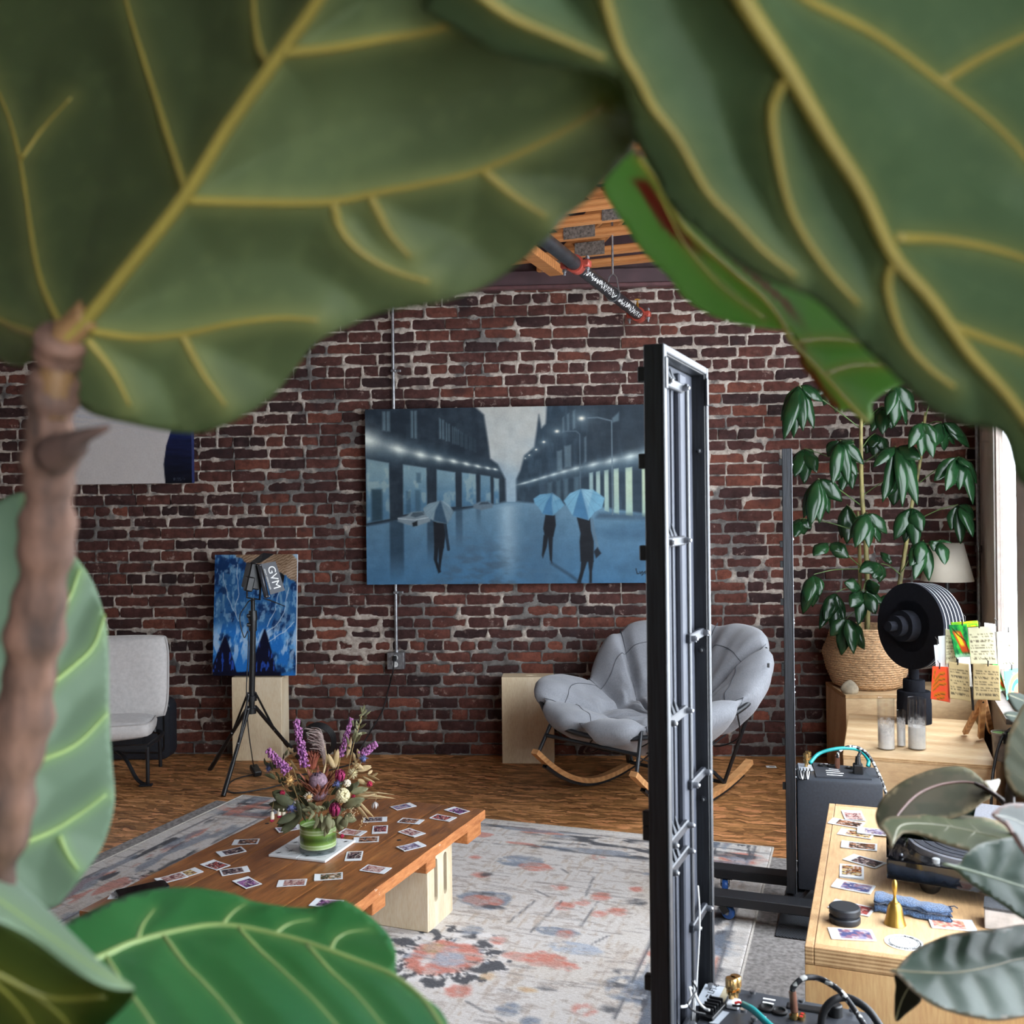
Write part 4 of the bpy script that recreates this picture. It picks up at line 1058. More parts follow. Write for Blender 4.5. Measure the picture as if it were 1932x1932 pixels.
# ------------------------------------------------------------------ off-white lounge chair
M_CREAM = plain('cream_cotton', (196, 192, 190), .9, var=.04, scale=50, bump=.25, spec=.2, sheen=.2)
M_BLACKMET = plain('black_metal', (34, 36, 40), .4, .3, var=.15)
M_PIPING = plain('cream_piping', (180, 176, 174), .9, var=.03)
def cushion(w, h, th, nx=20, ny=16, puff=.5):
    """pillow: two bulged faces joined by a boxed border"""
    mb = MB(); rows_t, rows_b = [], []
    for j in range(ny + 1):
        a, b = [], []
        for i in range(nx + 1):
            u, v = i / nx * 2 - 1, j / ny * 2 - 1
            k = (1 - abs(u) ** 5) * (1 - abs(v) ** 5)
            cx_ = 1 - .05 * abs(v) ** 4 * 1; cy_ = 1 - .05 * abs(u) ** 4
            wr = (math.sin(u * 9 + v * 4) + math.sin(v * 13 - u * 5)) * .0015 * k
            z = th / 2 * (1 - puff) + th / 2 * puff * k ** .6 + wr
            a.append((u * w / 2 * cx_, v * h / 2 * cy_, z)); b.append((u * w / 2 * cx_, v * h / 2 * cy_, -z))
        rows_t.append(a); rows_b.append(b)
    mb.sheet(rows_t); mb.sheet(rows_b)
    rim_t = rows_t[0] + [r[-1] for r in rows_t[1:]] + rows_t[-1][-2::-1] + [r[0] for r in rows_t[-2:0:-1]]
    n = len(rim_t)
    tv = [mb.bm.verts.new(p) for p in rim_t]; bv = [mb.bm.verts.new((p[0], p[1], -p[2])) for p in rim_t]; mv = [mb.bm.verts.new((p[0] * 1.015, p[1] * 1.015, 0)) for p in rim_t]
    for i in range(n):
        mb.bm.faces.new((tv[i], tv[(i + 1) % n], mv[(i + 1) % n], mv[i])); mb.bm.faces.new((mv[i], mv[(i + 1) % n], bv[(i + 1) % n], bv[i]))
    bmesh.ops.remove_doubles(mb.bm, verts=mb.bm.verts, dist=.0005)
    return mb, rim_t
ft = G(279, 1484)
ANG = math.radians(11)
ch = thing('lounge_chair', 'off-white cushioned lounge chair on a black tube frame beside the leaf', 'chair', (ft.x, ft.y, 0), ANG)
# local: x to the chair's width (+x right), -y towards the viewer; right front foot at the origin
CW = .74
seat_c = Vector((-CW / 2 - .02, .34, .40))
def placed(mb, M_, name, mat, parent, smooth=180):
    mb.bm.transform(M_); return mb.build(name, mat, parent, smooth)
Ms = Matrix.Translation((-CW / 2 + .0, .215, .292)) @ Matrix.Rotation(math.radians(4), 4, 'Z') @ Matrix.Rotation(math.radians(-3), 4, 'X')
mb, rim = cushion(CW, .50, .12, puff=.45); sc = placed(mb, Ms, 'seat_cushion', M_CREAM, ch)
mb = MB(); mb.tube([Vector(p) * 1.004 for p in rim], .004, 6, closed=True); placed(mb, Ms, 'piping', M_PIPING, sc)
Mb = Matrix.Translation((-CW / 2 + .045, .375, .535)) @ Matrix.Rotation(math.radians(2), 4, 'Z') @ Matrix.Rotation(math.radians(-11), 4, 'X') @ Matrix.Rotation(math.pi / 2, 4, 'X')
mb, rim = cushion(CW + .02, .47, .15, puff=.5); bc_ = placed(mb, Mb, 'back_cushion', M_CREAM, ch)
mb = MB(); mb.tube([Vector(p) * 1.004 for p in rim], .004, 6, closed=True); placed(mb, Mb, 'piping', M_PIPING, bc_)
mb = MB(); mb.tube([(v.x, v.y, v.z) for v in smooth_path([(-CW, .0, .215), (-CW, .38, .205), (-CW * .5, .42, .20), (.0, .42, .205), (.0, .0, .215)], 6)], .012, 8)
mb.bar((-CW, .0, .217), (0, 0, .217), .03, .02); mb.build('seat_frame', M_BLACKMET, ch, 60)
for sx in (-CW, 0):
    mb = MB(); mb.tube(smooth_path([(sx, .0, .215), (sx, .0, .05), (sx - .005, .005, .016), (sx - .03, .02, .013), (sx - .07, .05, .04), (sx - .13, .10, .13), (sx - .20, .17, .17), (sx - .26, .26, .175)], 6), .0105, 8); lg = mb.build('leg', M_BLACKMET, ch, 60)
    mb = MB(); mb.box((sx - .012, .01, .006), (.07, .035, .012), .004); mb.build('foot_pad', M_BLACKMET, lg)
    mb = MB(); mb.tube([(sx, .40, .205), (sx + .0, .43, .0)], .0105, 8); mb.build('leg', M_BLACKMET, ch, 60)
mb = MB(); mb.tube(smooth_path([(-CW + .03, .42, .205), (-CW + .06, .51, .64), (-CW / 2, .52, .66), (-.06, .51, .64), (-.03, .42, .205)], 8), .012, 8); mb.build('back_frame', M_BLACKMET, ch, 60)

# ------------------------------------------------------------------ black cabinet behind the chair
q = G(300, 1437); t = thing('black_cabinet', 'low black rounded cabinet on the floor behind the lounge chair', 'cabinet', (q.x, q.y + .085, 0), math.atan2(WS.y, WS.x))
M_CAB = plain('matte_black_case', (30, 34, 42), .5, var=.1, scale=80)
def rrect(w, h, r, n=5, cx=0, cy=0):
    pts = []
    for (sx, sy, a0) in ((1, 1, 0), (-1, 1, 90), (-1, -1, 180), (1, -1, 270)):
        for k in range(n + 1):
            a = math.radians(a0 + 90 * k / n); pts.append((cx + sx * (w / 2 - r) + r * math.cos(a), cy + sy * (h / 2 - r) + r * math.sin(a)))
    return pts
MX = Matrix(((1, 0, 0, 0), (0, 0, -1, 0), (0, 1, 0, 0), (0, 0, 0, 1)))   # local xy -> x, z ; local z -> -y
mb = MB(); mb.prism(rrect(.66, .36, .05, cx=-.27, cy=.185), -.05, .055, MX, .008); mb.build('case', M_CAB, t, 40)
mb = MB(); mb.prism(rrect(.60, .29, .04, cx=-.27, cy=.185), .055, .058, MX); mb.build('groove', M_BLACKPL, t, 40)
mb = MB(); mb.prism(rrect(.575, .265, .032, cx=-.27, cy=.185), .0565, .064, MX, .003); mb.build('front_grille', plain('grille_cloth', (34, 38, 46), .8, var=.3, scale=220, bump=.5), t, 40)

# ------------------------------------------------------------------ grey rocking chair
M_GREY = None
def grey_fabric():
    t = NT('grey_linen'); t.setp(Roughness=.95); t.b.inputs['Specular IOR Level'].default_value = .15; t.b.inputs['Sheen Weight'].default_value = .25
    a = t.noise(t.coords((260, 260, 40)), 1, 3); b = t.noise(t.coords((1, 1, 1)), 7, 4)
    c = t.ramp(a, [(.3, (120, 122, 128)), (.7, (148, 150, 156))]); c = t.mix(.25, c, t.ramp(b, [(.3, (104, 106, 112)), (.7, (160, 162, 168))])); t.col(c); t.bump(a, .15, .002); return t.m
M_GREY = grey_fabric()
rim_px = [(1046, 1345, 4.98), (1024, 1300, 5.16), (1046, 1284, 5.36), (1112, 1284, 5.50), (1146, 1215, 5.60), (1196, 1182, 5.66), (1290, 1176, 5.60), (1390, 1184, 5.36), (1434, 1204, 5.12), (1440, 1248, 4.94), (1408, 1312, 4.80), (1330, 1352, 4.66), (1210, 1376, 4.60), (1110, 1372, 4.74)]
rim3 = [P(*r) for r in rim_px]
NPH = 12
loop = smooth_path(rim3, NPH, closed=True); NR = len(loop)
cen = P(1235, 1352, 5.08)
cbot = P(1228, 1385, 5.05)
rk = thing('rocking_chair', 'grey tufted bowl rocking chair on bent wood runners', 'chair', tuple(Vector((.676, 5.06, 0))))
seams = [0.5, 3.0, 4.55, 6.6, 8.4, 10.2, 11.9, 13.2]      # control indices where a radial seam runs
def sdist(i):
    ph = i / NPH; return min(min(abs(ph - s), 14 - abs(ph - s)) for s in seams)
rows = []; NT_ = 22
ctr_rim = sum(loop, Vector()) / NR
for k in range(NT_ * 2 + 1):
    inner = k <= NT_; rho = k / NT_ if inner else (2 * NT_ - k) / NT_
    row = []
    for i in range(NR):
        R = loop[i]; outd = (R - ctr_rim); outd.z = 0; outd.normalize()
        g = rho ** 1.0; prof = rho ** 2.3
        base = Vector((cen.x + (R.x - cen.x) * g, cen.y + (R.y - cen.y) * g, cbot.z + (R.z - cbot.z) * prof))
        slope = Vector((outd.x, outd.y, 0)); nrm = (Vector((0, 0, 1)) * (1.15 - .75 * rho) - slope * (.15 + .85 * rho)).normalized()
        ds = sdist(i); pr = 1 - .72 * math.exp(-(ds / .22) ** 2) * min(1, rho * 3); dr = abs(rho - .52); pr *= 1 - .6 * math.exp(-(dr / .06) ** 2)
        if rho < .12: pr *= .75 + .25 * rho / .12
        half = .092 * pr
        edge = math.sqrt(max(0, 1 - max(0, (rho - .80) / .20) ** 2)) if rho > .80 else 1.0
        wr = (math.sin(i * .9 + k * .7) + math.sin(i * .37 - k * 1.3)) * .0025
        off = nrm * (half * edge * (1 if inner else -1) + wr) + (outd * .5 + Vector((0, 0, .6))) * (half * .75 * max(0, (rho - .7) / .3) ** 1.5)
        row.append(base + off)
    row.append(row[0]); rows.append(row)
mb = MB(); mb.sheet(rows); bmesh.ops.remove_doubles(mb.bm, verts=mb.bm.verts, dist=.0004)
cu = mb.build('cushion', M_GREY, rk, 180, True, subsurf=1)
# dark seam cords and the edge welt
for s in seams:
    i = int(round(s * NPH)) % NR; mb = MB(); mb.tube([rows[k][i] + Vector((0, 0, .001)) for k in range(3, NT_ + 5)], .0028, 5); mb.build('seam', plain('dark_seam_thread', (74, 76, 82), .9), cu, 180, True)
mb = MB(); mb.tube([rows[NT_ - 3][i] for i in range(NR)], .0022, 5, closed=True); mb.build('seam', plain('dark_seam_thread', (74, 76, 82)), cu, 180, True)
mb = MB(); q = rows[NT_][int(9.35 * NPH)]; mb.box(q + Vector((.0, -.03, .0)), (.012, .006, .022), .002); mb.build('brand_tab', M_BLACKPL, cu, None, True)
# steel rim, wire cradle, legs
rimtube = [Vector((p.x, p.y, p.z - .035)) - (p - ctr_rim).normalized() * -.012 for p in loop]
mb = MB(); mb.tube(rimtube, .013, 8, closed=True); mb.build('rim', M_BLACKMET, rk, 180, True)
low = cbot + Vector((0, 0, -.085))
for i in range(0, NR, 14):
    a = rimtube[i]; b = rimtube[(i + 40) % NR]; m_ = (a + b) / 2; m_.z = low.z + .03 + .02 * math.sin(i)
    mb = MB(); mb.tube(smooth_path([a, a.lerp(m_, .55) + Vector((0, 0, -.05)), m_.lerp(low, .3), b.lerp(m_, .55) + Vector((0, 0, -.05)), b], 5), .004, 5); mb.build('cradle_wire', M_BLACKMET, rk, 180, True)
u_ = Vector((.70, .714, 0)); s_ = Vector((.437, -.44, 0))
C1 = Vector((.458, 5.28, 0)); C2 = C1 + s_
M_BEECH = plywood('bent_beech', (168, 118, 74), (190, 138, 90), (206, 156, 106), grain=(1, 8, 8), scale=4)
def runner(C):
    pts = []
    for k in range(25):
        l = -.53 + 1.03 * k / 24
        z = (.86 * l * l) if l < 0 else (.42 * l * l)
        pts.append(C + u_ * l + Vector((0, 0, z)))
    return pts
for C in (C1, C2):
    pts = runner(C); mb = MB(); nb = u_.cross(Vector((0, 0, 1)))
    L, R_, LT, RT = [], [], [], []
    for i, p in enumerate(pts):
        tg = (pts[min(i + 1, 24)] - pts[max(i - 1, 0)]).normalized(); n_ = nb.cross(tg) * -1
        if n_.z < 0: n_ = -n_
        q = p + n_ * .016
        L.append(q - nb * .02); R_.append(q + nb * .02); LT.append(q - nb * .02 + n_ * .026); RT.append(q + nb * .02 + n_ * .026)
    mb.sheet([L, LT, RT, R_, L]); mb.quad(L[0], LT[0], RT[0], R_[0]); mb.quad(L[-1], LT[-1], RT[-1], R_[-1]); bmesh.ops.remove_doubles(mb.bm, verts=mb.bm.verts, dist=.0002)
    rn = mb.build('runner', M_BEECH, rk, 40, True)
    mb = MB(); base = []
    for i in range(2, 23):
        p = pts[i]; base.append((p - nb * .014 + Vector((0, 0, .001)), p + nb * .014 + Vector((0, 0, .001))))
    tops = []
    for i in range(2, 23):
        tg = (pts[i + 1] - pts[i - 1]).normalized(); n_ = nb.cross(tg) * -1; n_ = n_ if n_.z > 0 else -n_; tops.append(n_ * .015)
    mb.sheet([[b[0] for b in base], [b[0] + t_ for b, t_ in zip(base, tops)], [b[1] + t_ for b, t_ in zip(base, tops)], [b[1] for b in base], [b[0] for b in base]])
    mb.build('runner_strap', M_BLACKMET, rn, 40, True)
    for i in (1, 18):
        mb = MB(); mb.ball(pts[i] + Vector((0, 0, .046)), .008, 1); mb.build('bolt', M_BLACKMET, rn, 60, True)
def legtop(i): return rimtube[i]
f1 = runner(C1)[1] + Vector((0, 0, .045)); f2 = runner(C2)[1] + Vector((0, 0, .045)); r1 = runner(C1)[18] + Vector((0, 0, .045)); r2 = runner(C2)[18] + Vector((0, 0, .045))
t1, t2 = P(1046, 1350, 4.98), P(1210, 1378, 4.60); t3, t4 = rimtube[int(4.2 * NPH)], rimtube[int(9.8 * NPH)]
t3 = Vector((t3.x, t3.y, t3.z - .0)); 
for a, b in ((f1, t1), (f2, t2), (r1, low + Vector((-.12, .16, .05))), (r2, low + Vector((.16, -.08, .05))), (r1 + Vector((.02, 0, 0)), t3), (r2, t4)):
    mb = MB(); mb.cyl(a, b, .0095, seg=10); mb.build('leg', M_BLACKMET, rk, 60, True)
mb = MB(); mb.cyl(f1.lerp(t1, .48), f2.lerp(t2, .45), .010, seg=10); mb.build('stretcher', M_BLACKMET, rk, 60, True)
mb = MB(); mb.cyl(r1, r2, .010, seg=10); mb.build('stretcher', M_BLACKMET, rk, 60, True)

# ------------------------------------------------------------------ video light on its stand
base = G(475, 1470); base = Vector((P(476, 1200, 5.42).x, 5.42, 0))
def lx(x, y, dd=0.0): return P(x, y, 5.42 + dd)
lt = thing('video_light', 'black video lamp with barn doors on a tripod before the wave painting', 'lamp', tuple(base))
mb = MB(); mb.cyl(lx(474.5, 1345), lx(477, 1190), .017, seg=14); mb.cyl(lx(477, 1190), lx(477, 1168), .022, seg=14); mb.cyl(lx(477, 1170), lx(477, 1152), .026, .022, seg=14); mb.cyl(lx(477, 1152), lx(477, 1128), .012, seg=12); mb.build('column', M_BLACKPL, lt, 50, True)
for (yy, s) in ((1179, 1), (1162, -1)):
    mb = MB(); mb.cyl(lx(466, yy, -.02), lx(474, yy, -.01), .010, seg=8); mb.build('clamp_knob', M_BLACKPL, lt, 50, True)
feet = [G(421, 1503), G(396, 1453), G(570, 1438)]
mb = MB(); mb.cyl(lx(474.5, 1322), lx(474.4, 1312), .030, seg=10); mb.build('upper_hub', M_BLACKPL, lt, 40, True)
mb = MB(); mb.cyl(lx(474, 1346), lx(474, 1336), .028, seg=10); mb.build('lower_hub', M_BLACKPL, lt, 40, True)
hub = lx(474.2, 1335); hub2 = lx(474.4, 1308)
for f in feet:
    d_ = Vector((f.x - hub.x, f.y - hub.y, 0)).normalized()
    a = hub + d_ * .03; mid_ = a.lerp(f, .62)
    mb = MB(); mb.cyl(a, mid_, .0105, seg=10); mb.cyl(mid_, f + Vector((0, 0, .002)), .0125, .013, seg=10); lg = mb.build('leg', M_BLACKPL, lt, 50, True)
    mb = MB(); b2 = hub2 + d_ * .03; mb.cyl(b2, a.lerp(f, .40), .006, seg=8); mb.build('brace', M_BLACKPL, lt, 50, True)
    for q in (b2, a, a.lerp(f, .40)):
        mb = MB(); mb.ball(q + Vector((0, -.012, 0)), .005, 1); mb.build('rivet', M_STEEL, lg, 60, True)
# head: yoke, body, four barn doors
hc = lx(486, 1088); tiltm = Matrix.Rotation(math.radians(13), 3, 'Y'); yaw = Matrix.Rotation(math.radians(32), 3, 'Z')
HR = yaw @ Matrix.Rotation(math.radians(0), 3, 'X') @ tiltm
mb = MB()
mb.tube([lx(465.5, 1082, .0), lx(466, 1128), lx(490, 1131), lx(492, 1095, -.05)], .006, 6); mb.build('yoke', M_BLACKPL, lt, 50, True)
mb = MB(); mb.box(lx(477, 1087), (.075, .10, .14), .006, HR); mb.build('head', M_BLACKPL, lt, 40, True)
mb = MB(); mb.box(lx(470, 1102, -.06), (.04, .05, .08), .006, HR); mb.build('battery', M_BLACKPL, lt, 40, True)
fc = lx(497, 1096, -.03)
mb = MB(); mb.bar(lx(489, 1064, -.05), lx(503, 1128, -.05), .035, .022, .006, up=(1, 0, .2)); mb.build('front_frame', plain('grey_lamp_frame', (64, 66, 72), .35, .5), lt, 40, True)
M_DOOR = plain('grey_barn_door', (62, 64, 70), .45, .2, var=.05)
a, b, c_, d_ = lx(492.5, 1064, -.06), lx(519.5, 1059, .0), lx(537.5, 1114, .0), lx(510, 1122, -.06)
mb = MB(); mb.quad(a, b, c_, d_); door = mb.build('barn_door', M_DOOR, lt, None, True, thick=.003, label='grey side barn door printed GVM')
nx_ = (b - a).normalized(); ny_ = (d_ - a).normalized(); nz_ = nx_.cross(ny_); nz_ = nz_ if nz_.y < 0 else -nz_
me = text_mesh('GVM', .062); ctr = (a + b + c_ + d_) / 4 + nz_ * .0028
dirx = (d_ - a).normalized(); dirz = nz_; diry = dirz.cross(dirx)
Mx = Matrix.Translation(ctr - lt.location - diry * -.004) @ Matrix((dirx, diry, dirz)).transposed().to_4x4() @ Matrix.Diagonal((1.0, 1.05, 1, 1))
me.transform(Mx); mesh_obj('lettering', me, M_WHITE, lt)
me = text_mesh('GREAT VIDEO MAKER', .012); me.transform(Matrix.Translation(ctr - lt.location - diry * .036) @ Matrix((dirx, diry, dirz)).transposed().to_4x4()); mesh_obj('lettering', me, M_WHITE, lt)
mb = MB(); mb.quad(lx(471, 1062, -.02), lx(496.5, 1043, -.06), lx(517, 1045.5, .03), lx(490, 1062.5, -.06)); mb.build('barn_door', M_BLACKPL, lt, None, True, thick=.003)
mb = MB(); mb.quad(lx(496, 1129, -.06), lx(508, 1131, .03), lx(538, 1144, .03), lx(530, 1141, -.06)); mb.build('barn_door', M_BLACKPL, lt, None, True, thick=.003)
mb = MB(); mb.quad(lx(530, 1080, .03), lx(536.5, 1086, .03), lx(534, 1102, .07), lx(526, 1080, .07)); mb.build('barn_door', M_BLACKPL, lt, None, True, thick=.003)
for q in (lx(491, 1066.5, -.08), lx(503, 1125, -.08), lx(507.5, 1125, -.08)):
    mb = MB(); mb.ball(q, .006, 1); mb.build('screw', M_STEEL, lt, 60, True)
cord = [lx(481, 1132, -.02), lx(470, 1134, -.02), lx(463, 1144, -.02), lx(453, 1160, -.02), lx(454, 1180, -.02), lx(461, 1203, -.02), lx(468, 1192, -.02), lx(468, 1240, -.025), lx(465, 1300, -.04), lx(468, 1370, -.03), lx(476, 1430, .0), G(479, 1446, .05)]
mb = MB(); mb.tube(smooth_path(cord, 6), .003, 6); mb.build('lamp_cord', M_CABLE, lt, 180, True)
q = G(481, 1452, .02); mb = MB(); mb.bar(G(478, 1446, .04), G(487, 1461, .015), .045, .03, .005); mb.build('power_brick', M_BLACKPL, lt, None, True)
mb = MB(); mb.tube(smooth_path([G(487, 1460, .01), G(470, 1463, .005), G(440, 1472, .005), G(428, 1488, .005), G(445, 1496, .005), G(500, 1488, .005), G(540, 1478, .005), G(570, 1470, .005)], 8), .004, 6); mb.build('extension_cord', M_CABLE, lt, 180, True)
q = G(1455, 1447); t = thing('paper_tag', 'small white paper tag lying on the floor by the far loudspeaker', 'tag', (q.x, q.y, .0), -.1)
mb = MB(); mb.box((0, 0, .0012), (.055, .04, .0012)); mb.build('paper', M_WHITE, t); 
mb = MB(); mb.box((.004, .0, .0021), (.03, .012, .0004)); mb.build('print', plain('grey_print', (90, 90, 94), .7), t)
# ------------------------------------------------------------------ two tall panel loudspeakers
M_SPKBLK = plain('black_stained_oak', (26, 28, 32), .38, var=.45, scale=8, stretch=(30, 30, 1.2), bump=.15)
M_SPKMET = plain('grey_panel_metal', (70, 73, 82), .6, 0, var=.06, scale=6, spec=.2)
M_ALU = plain('aluminium_edge', (70, 72, 76), .42, .3, var=.08)
M_BRKT = plain('bracket_grey', (52, 55, 62), .4, .3, var=.08)
M_CABT = plain('cabinet_black', (44, 47, 54), .55, var=.10, scale=120)
M_GOLD = plain('gold_terminal', (206, 168, 110), .22, .95, var=.05)
M_CLEAR = plain('clear_plastic', (196, 198, 202), .15, var=.03)
M_TEAL = plain('teal_cable', (18, 138, 138), .4, var=.06)
M_WIREW = plain('white_wire', (206, 206, 206), .4, var=.03)
M_REDW = plain('red_wire', (186, 40, 36), .4)
M_LABEL = plain('grey_label', (168, 174, 182), .4, var=.03)
M_COPPER = plain('copper_barrel', (150, 104, 86), .3, .7)
M_PRINT = plain('label_print', (40, 42, 46), .6)
def braid_mat():
    t = NT('braided_sleeve'); t.setp(Roughness=.5)
    v = t.n('ShaderNodeTexVoronoi'); t.l(t.coords((260, 260, 260)), v.inputs['Vector']); v.inputs['Scale'].default_value = .55
    sp = t.n('ShaderNodeSeparateColor'); t.l(v.outputs['Color'], sp.inputs[0])
    t.col(t.ramp(sp.outputs[0], [(.0, (28, 28, 32)), (.62, (30, 30, 34)), (.66, (190, 190, 186))], 'CONSTANT')); return t.m
M_BRAID = braid_mat()

def speaker_panel(name, label, near_top, far_top, z0, z1, near):
    """tray frame open to the rear: two stiles, rails, pressed metal back with magnet bars and brackets"""
    a, b = Vector(near_top), Vector(far_top); wd = Vector((b.x - a.x, b.y - a.y, 0)); Wd = wd.length; wd.normalize()
    t = thing(name, label, 'loudspeaker', (a.x, a.y, 0), math.atan2(wd.y, wd.x), 'tall panel loudspeakers')
    # local x along the panel (near stile at 0), local y = into the listening side (left), z up
    hh = z1 - z0; T = .030
    def part(nm, m_, *boxes, smooth=None, parent=None, bev=.0015):
        mb = MB()
        for (x, y, z, sx, sy, sz) in boxes: mb.box((x, y, z), (sx, sy, sz), bev)
        return mb.build(nm, m_, parent or t, smooth)
    zc = (z0 + z1) / 2
    st = part('stile', M_SPKBLK, (.006, T / 2, zc, .012, T, hh))
    part('stile', M_SPKBLK, (Wd - .006, T / 2, zc, .012, T, hh))
    part('rail', M_SPKBLK, (Wd / 2, T / 2, z1 - .007, Wd - .024, T, .014)); part('rail', M_SPKBLK, (Wd / 2, T / 2, z0 + .007, Wd - .024, T, .014))
    part('edge_trim', M_ALU, (.008, -.002, zc, .018, .004, hh)); part('edge_trim', M_ALU, (Wd - .005, -.002, zc, .012, .004, hh)); part('edge_trim', M_ALU, (Wd / 2, -.002, z1 - .006, Wd - .026, .004, .012))
    for x in (.012, Wd - .010): part('corner_plate', M_ALU, (x, -.0048, z1 - .045, .014, .0016, .05))
    bp = part('back_plate', M_SPKMET, (Wd / 2, T - .004, zc, Wd - .026, .004, hh - .03))
    for x in (.052, .074, .096, .118): part('magnet_bar', M_SPKMET, (x, T - .010, zc, .009, .010, hh - .05), bev=.001)
    part('ribbon_channel', M_SPKMET, (Wd * .60, T - .011, zc, .045, .012, hh - .05), bev=.003); part('tweeter_strip', M_ALU, (Wd * .66, T - .019, zc, .010, .006, hh - .08))
    # brackets with screws
    span = z1 - z0
    def bracket(x0, x1, z, slope=.0):
        mb = MB(); mb.bar((x0, T - .021, z), (x1, T - .021, z + slope), .010, .016, .002, up=(0, 0, 1)); br = mb.build('bracket', M_BRKT, t)
        for x in (x0 + .008, x1 - .006):
            mb = MB(); mb.cyl((x, T - .026, z), (x, T - .034, z), .0055, seg=10); mb.ball((x, T - .034, z), .0045, 1); mb.build('screw', M_STEEL, br, 50)
        for x in (.058, .080, .102):
            if x0 < .06: 
                mb = MB(); mb.cyl((x, T - .02, z + .008), (x, T - .016, z + .03), .006, .0005, seg=6); mb.build('clip', M_BRKT, br)
    for fz in near['wide']: bracket(.036, .160, z1 - fz * span)
    for fz in near['small']: bracket(Wd * .60, Wd - .018, z1 - fz * span)
    for fz in near['tabs']: part('tab', M_BLACKPL, (.010, T + .005, z1 - fz * span, .014, .012, .024))
    for fz in (.10, .34, .52, .78):
        mb = MB(); mb.cyl((Wd - .012, .012, z1 - fz * span), (Wd - .0165, .012, z1 - fz * span), .006, seg=10); mb.ball((Wd - .0168, .012, z1 - fz * span), .005, 1); mb.build('screw', M_BLACKMET, t, 60)
    return t, Wd
F_NEAR, F_FAR = P(1248, 648, 1.543), P(1332, 699, 1.827)
front, FW = speaker_panel('panel_loudspeaker', 'tall black panel loudspeaker in front, seen from its wired back', F_NEAR, F_FAR, .19, 1.722,
    {'wide': (.035, .205, .395, .523, .552, .745, .935), 'small': (.318, .485, .648, .805), 'tabs': (.03, .12, .215, .49, .505, .66, .76)})
# bass cabinet of the front loudspeaker
def cab_matrix(t): return lmat(t)
Mf = cab_matrix(front); Mfi = Mf.inverted()
def fl(p): return Mfi @ Vector(p)
ZC = .587
cb = fl(G(1319, 1855.6, ZC)); cr = fl(G(1613, 1907, ZC))
CABW = abs(cr.y - cb.y) + .03
# local: x along the panel, y to the left; cabinet stands on the right side (negative y)
cx0, cx1 = -.20, cb.x + .012; cy1 = -.006; cy0 = cr.y - .03
mb = MB(); mb.box(((cx0 + cx1) / 2, (cy0 + cy1) / 2, (.19 + ZC) / 2), (cx1 - cx0, cy1 - cy0, ZC - .19), .008, seg=2); mb.build('bass_cabinet', M_CABT, front, 40)
mb = MB(); mb.box(((cx0 + cx1) / 2 - .02, (cy0 + cy1) / 2 - .055, ZC + .002), (cx1 - cx0 - .06, .205, .005), .002); plate = mb.build('terminal_plate', M_CABT, front)
for px_ in ((1341, 1862), (1420, 1874), (1512, 1890), (1403, 1909), (1423, 1924), (1608, 1908)):
    q = fl(G(*px_, ZC + .005)); mb = MB(); mb.cyl(q, q + Vector((0, 0, .005)), .0055, seg=10); mb.build('screw', M_STEEL, plate, 50)
def flat_on(nm, corners, m_, z=ZC + .0012, th=.0008, parent=None):
    mb = MB(); pts = [fl(G(x, y, ZC)) for x, y in corners]; mb.prism([(p.x, p.y) for p in pts], z, z + th); return mb.build(nm, m_, parent or front)
lab = flat_on('rating_label', [(1331, 1858), (1367, 1864), (1352, 1894), (1309, 1900)], M_LABEL); flat_on('rating_label', [(1367, 1864), (1380, 1866), (1366, 1893), (1352, 1894)], plain('aged_label', (150, 140, 116), .5)); flat_on('rating_label', [(1362, 1909), (1376, 1912), (1355, 1934), (1338, 1932)], M_LABEL)
def letter_on(txt, size, px_, dirpx, m_, z=ZC + .0024):
    a = fl(G(*px_, ZC)); b = fl(G(*dirpx, ZC)); d_ = (b - a); d_.z = 0; d_.normalize(); me = text_mesh(txt, size, .0002)
    me.transform(Matrix.Translation((a.x, a.y, z)) @ Matrix((d_, Vector((-d_.y, d_.x, 0)), Vector((0, 0, 1)))).transposed().to_4x4()); return mesh_obj('lettering', me, m_, front)
letter_on('LFT-8', .016, (1347, 1868), (1353, 1860), M_PRINT)
letter_on('SERIAL', .004, (1334, 1881), (1337, 1876), M_PRINT); letter_on('4 OHM', .004, (1340, 1882), (1343, 1877), M_PRINT)
for (a, b) in (((1440, 1889), (1463, 1893)), ((1439, 1896), (1460, 1900)), ((1452, 1904), (1466, 1907)), ((1425, 1921), (1445, 1925))):
    p0, p1 = fl(G(*a, ZC)), fl(G(*b, ZC)); mb = MB(); mb.bar((p0.x, p0.y, ZC + .0052), (p1.x, p1.y, ZC + .0052), .004, .0006); mb.build('printed_line', M_WHITE, front)
for (x, y) in ((1447, 1909), (1471, 1915)):
    q = fl(G(x, y, ZC)); mb = MB(); mb.lathe([(.014, 0), (.014, .004), (.010, .005), (.009, .002), (.0, .002)], 20, Matrix.Translation((q.x, q.y, ZC + .0045))); mb.build('dial', M_BLACKPL, front, 40)
q = fl(G(1576, 1920, ZC)); mb = MB(); mb.lathe([(.013, 0), (.012, .017), (.010, .019), (0, .019)], 20, Matrix.Translation((q.x, q.y, ZC + .0045))); mb.build('volume_knob', M_BLACKPL, front, 40)
p0, p1 = fl(G(1484, 1903, ZC)), fl(G(1572, 1916, ZC)); mb = MB(); mb.bar((p0.x, p0.y, ZC + .006), (p1.x, p1.y, ZC + .006), .020, .004, .002); mb.build('cover_strip', M_BLACKPL, front)
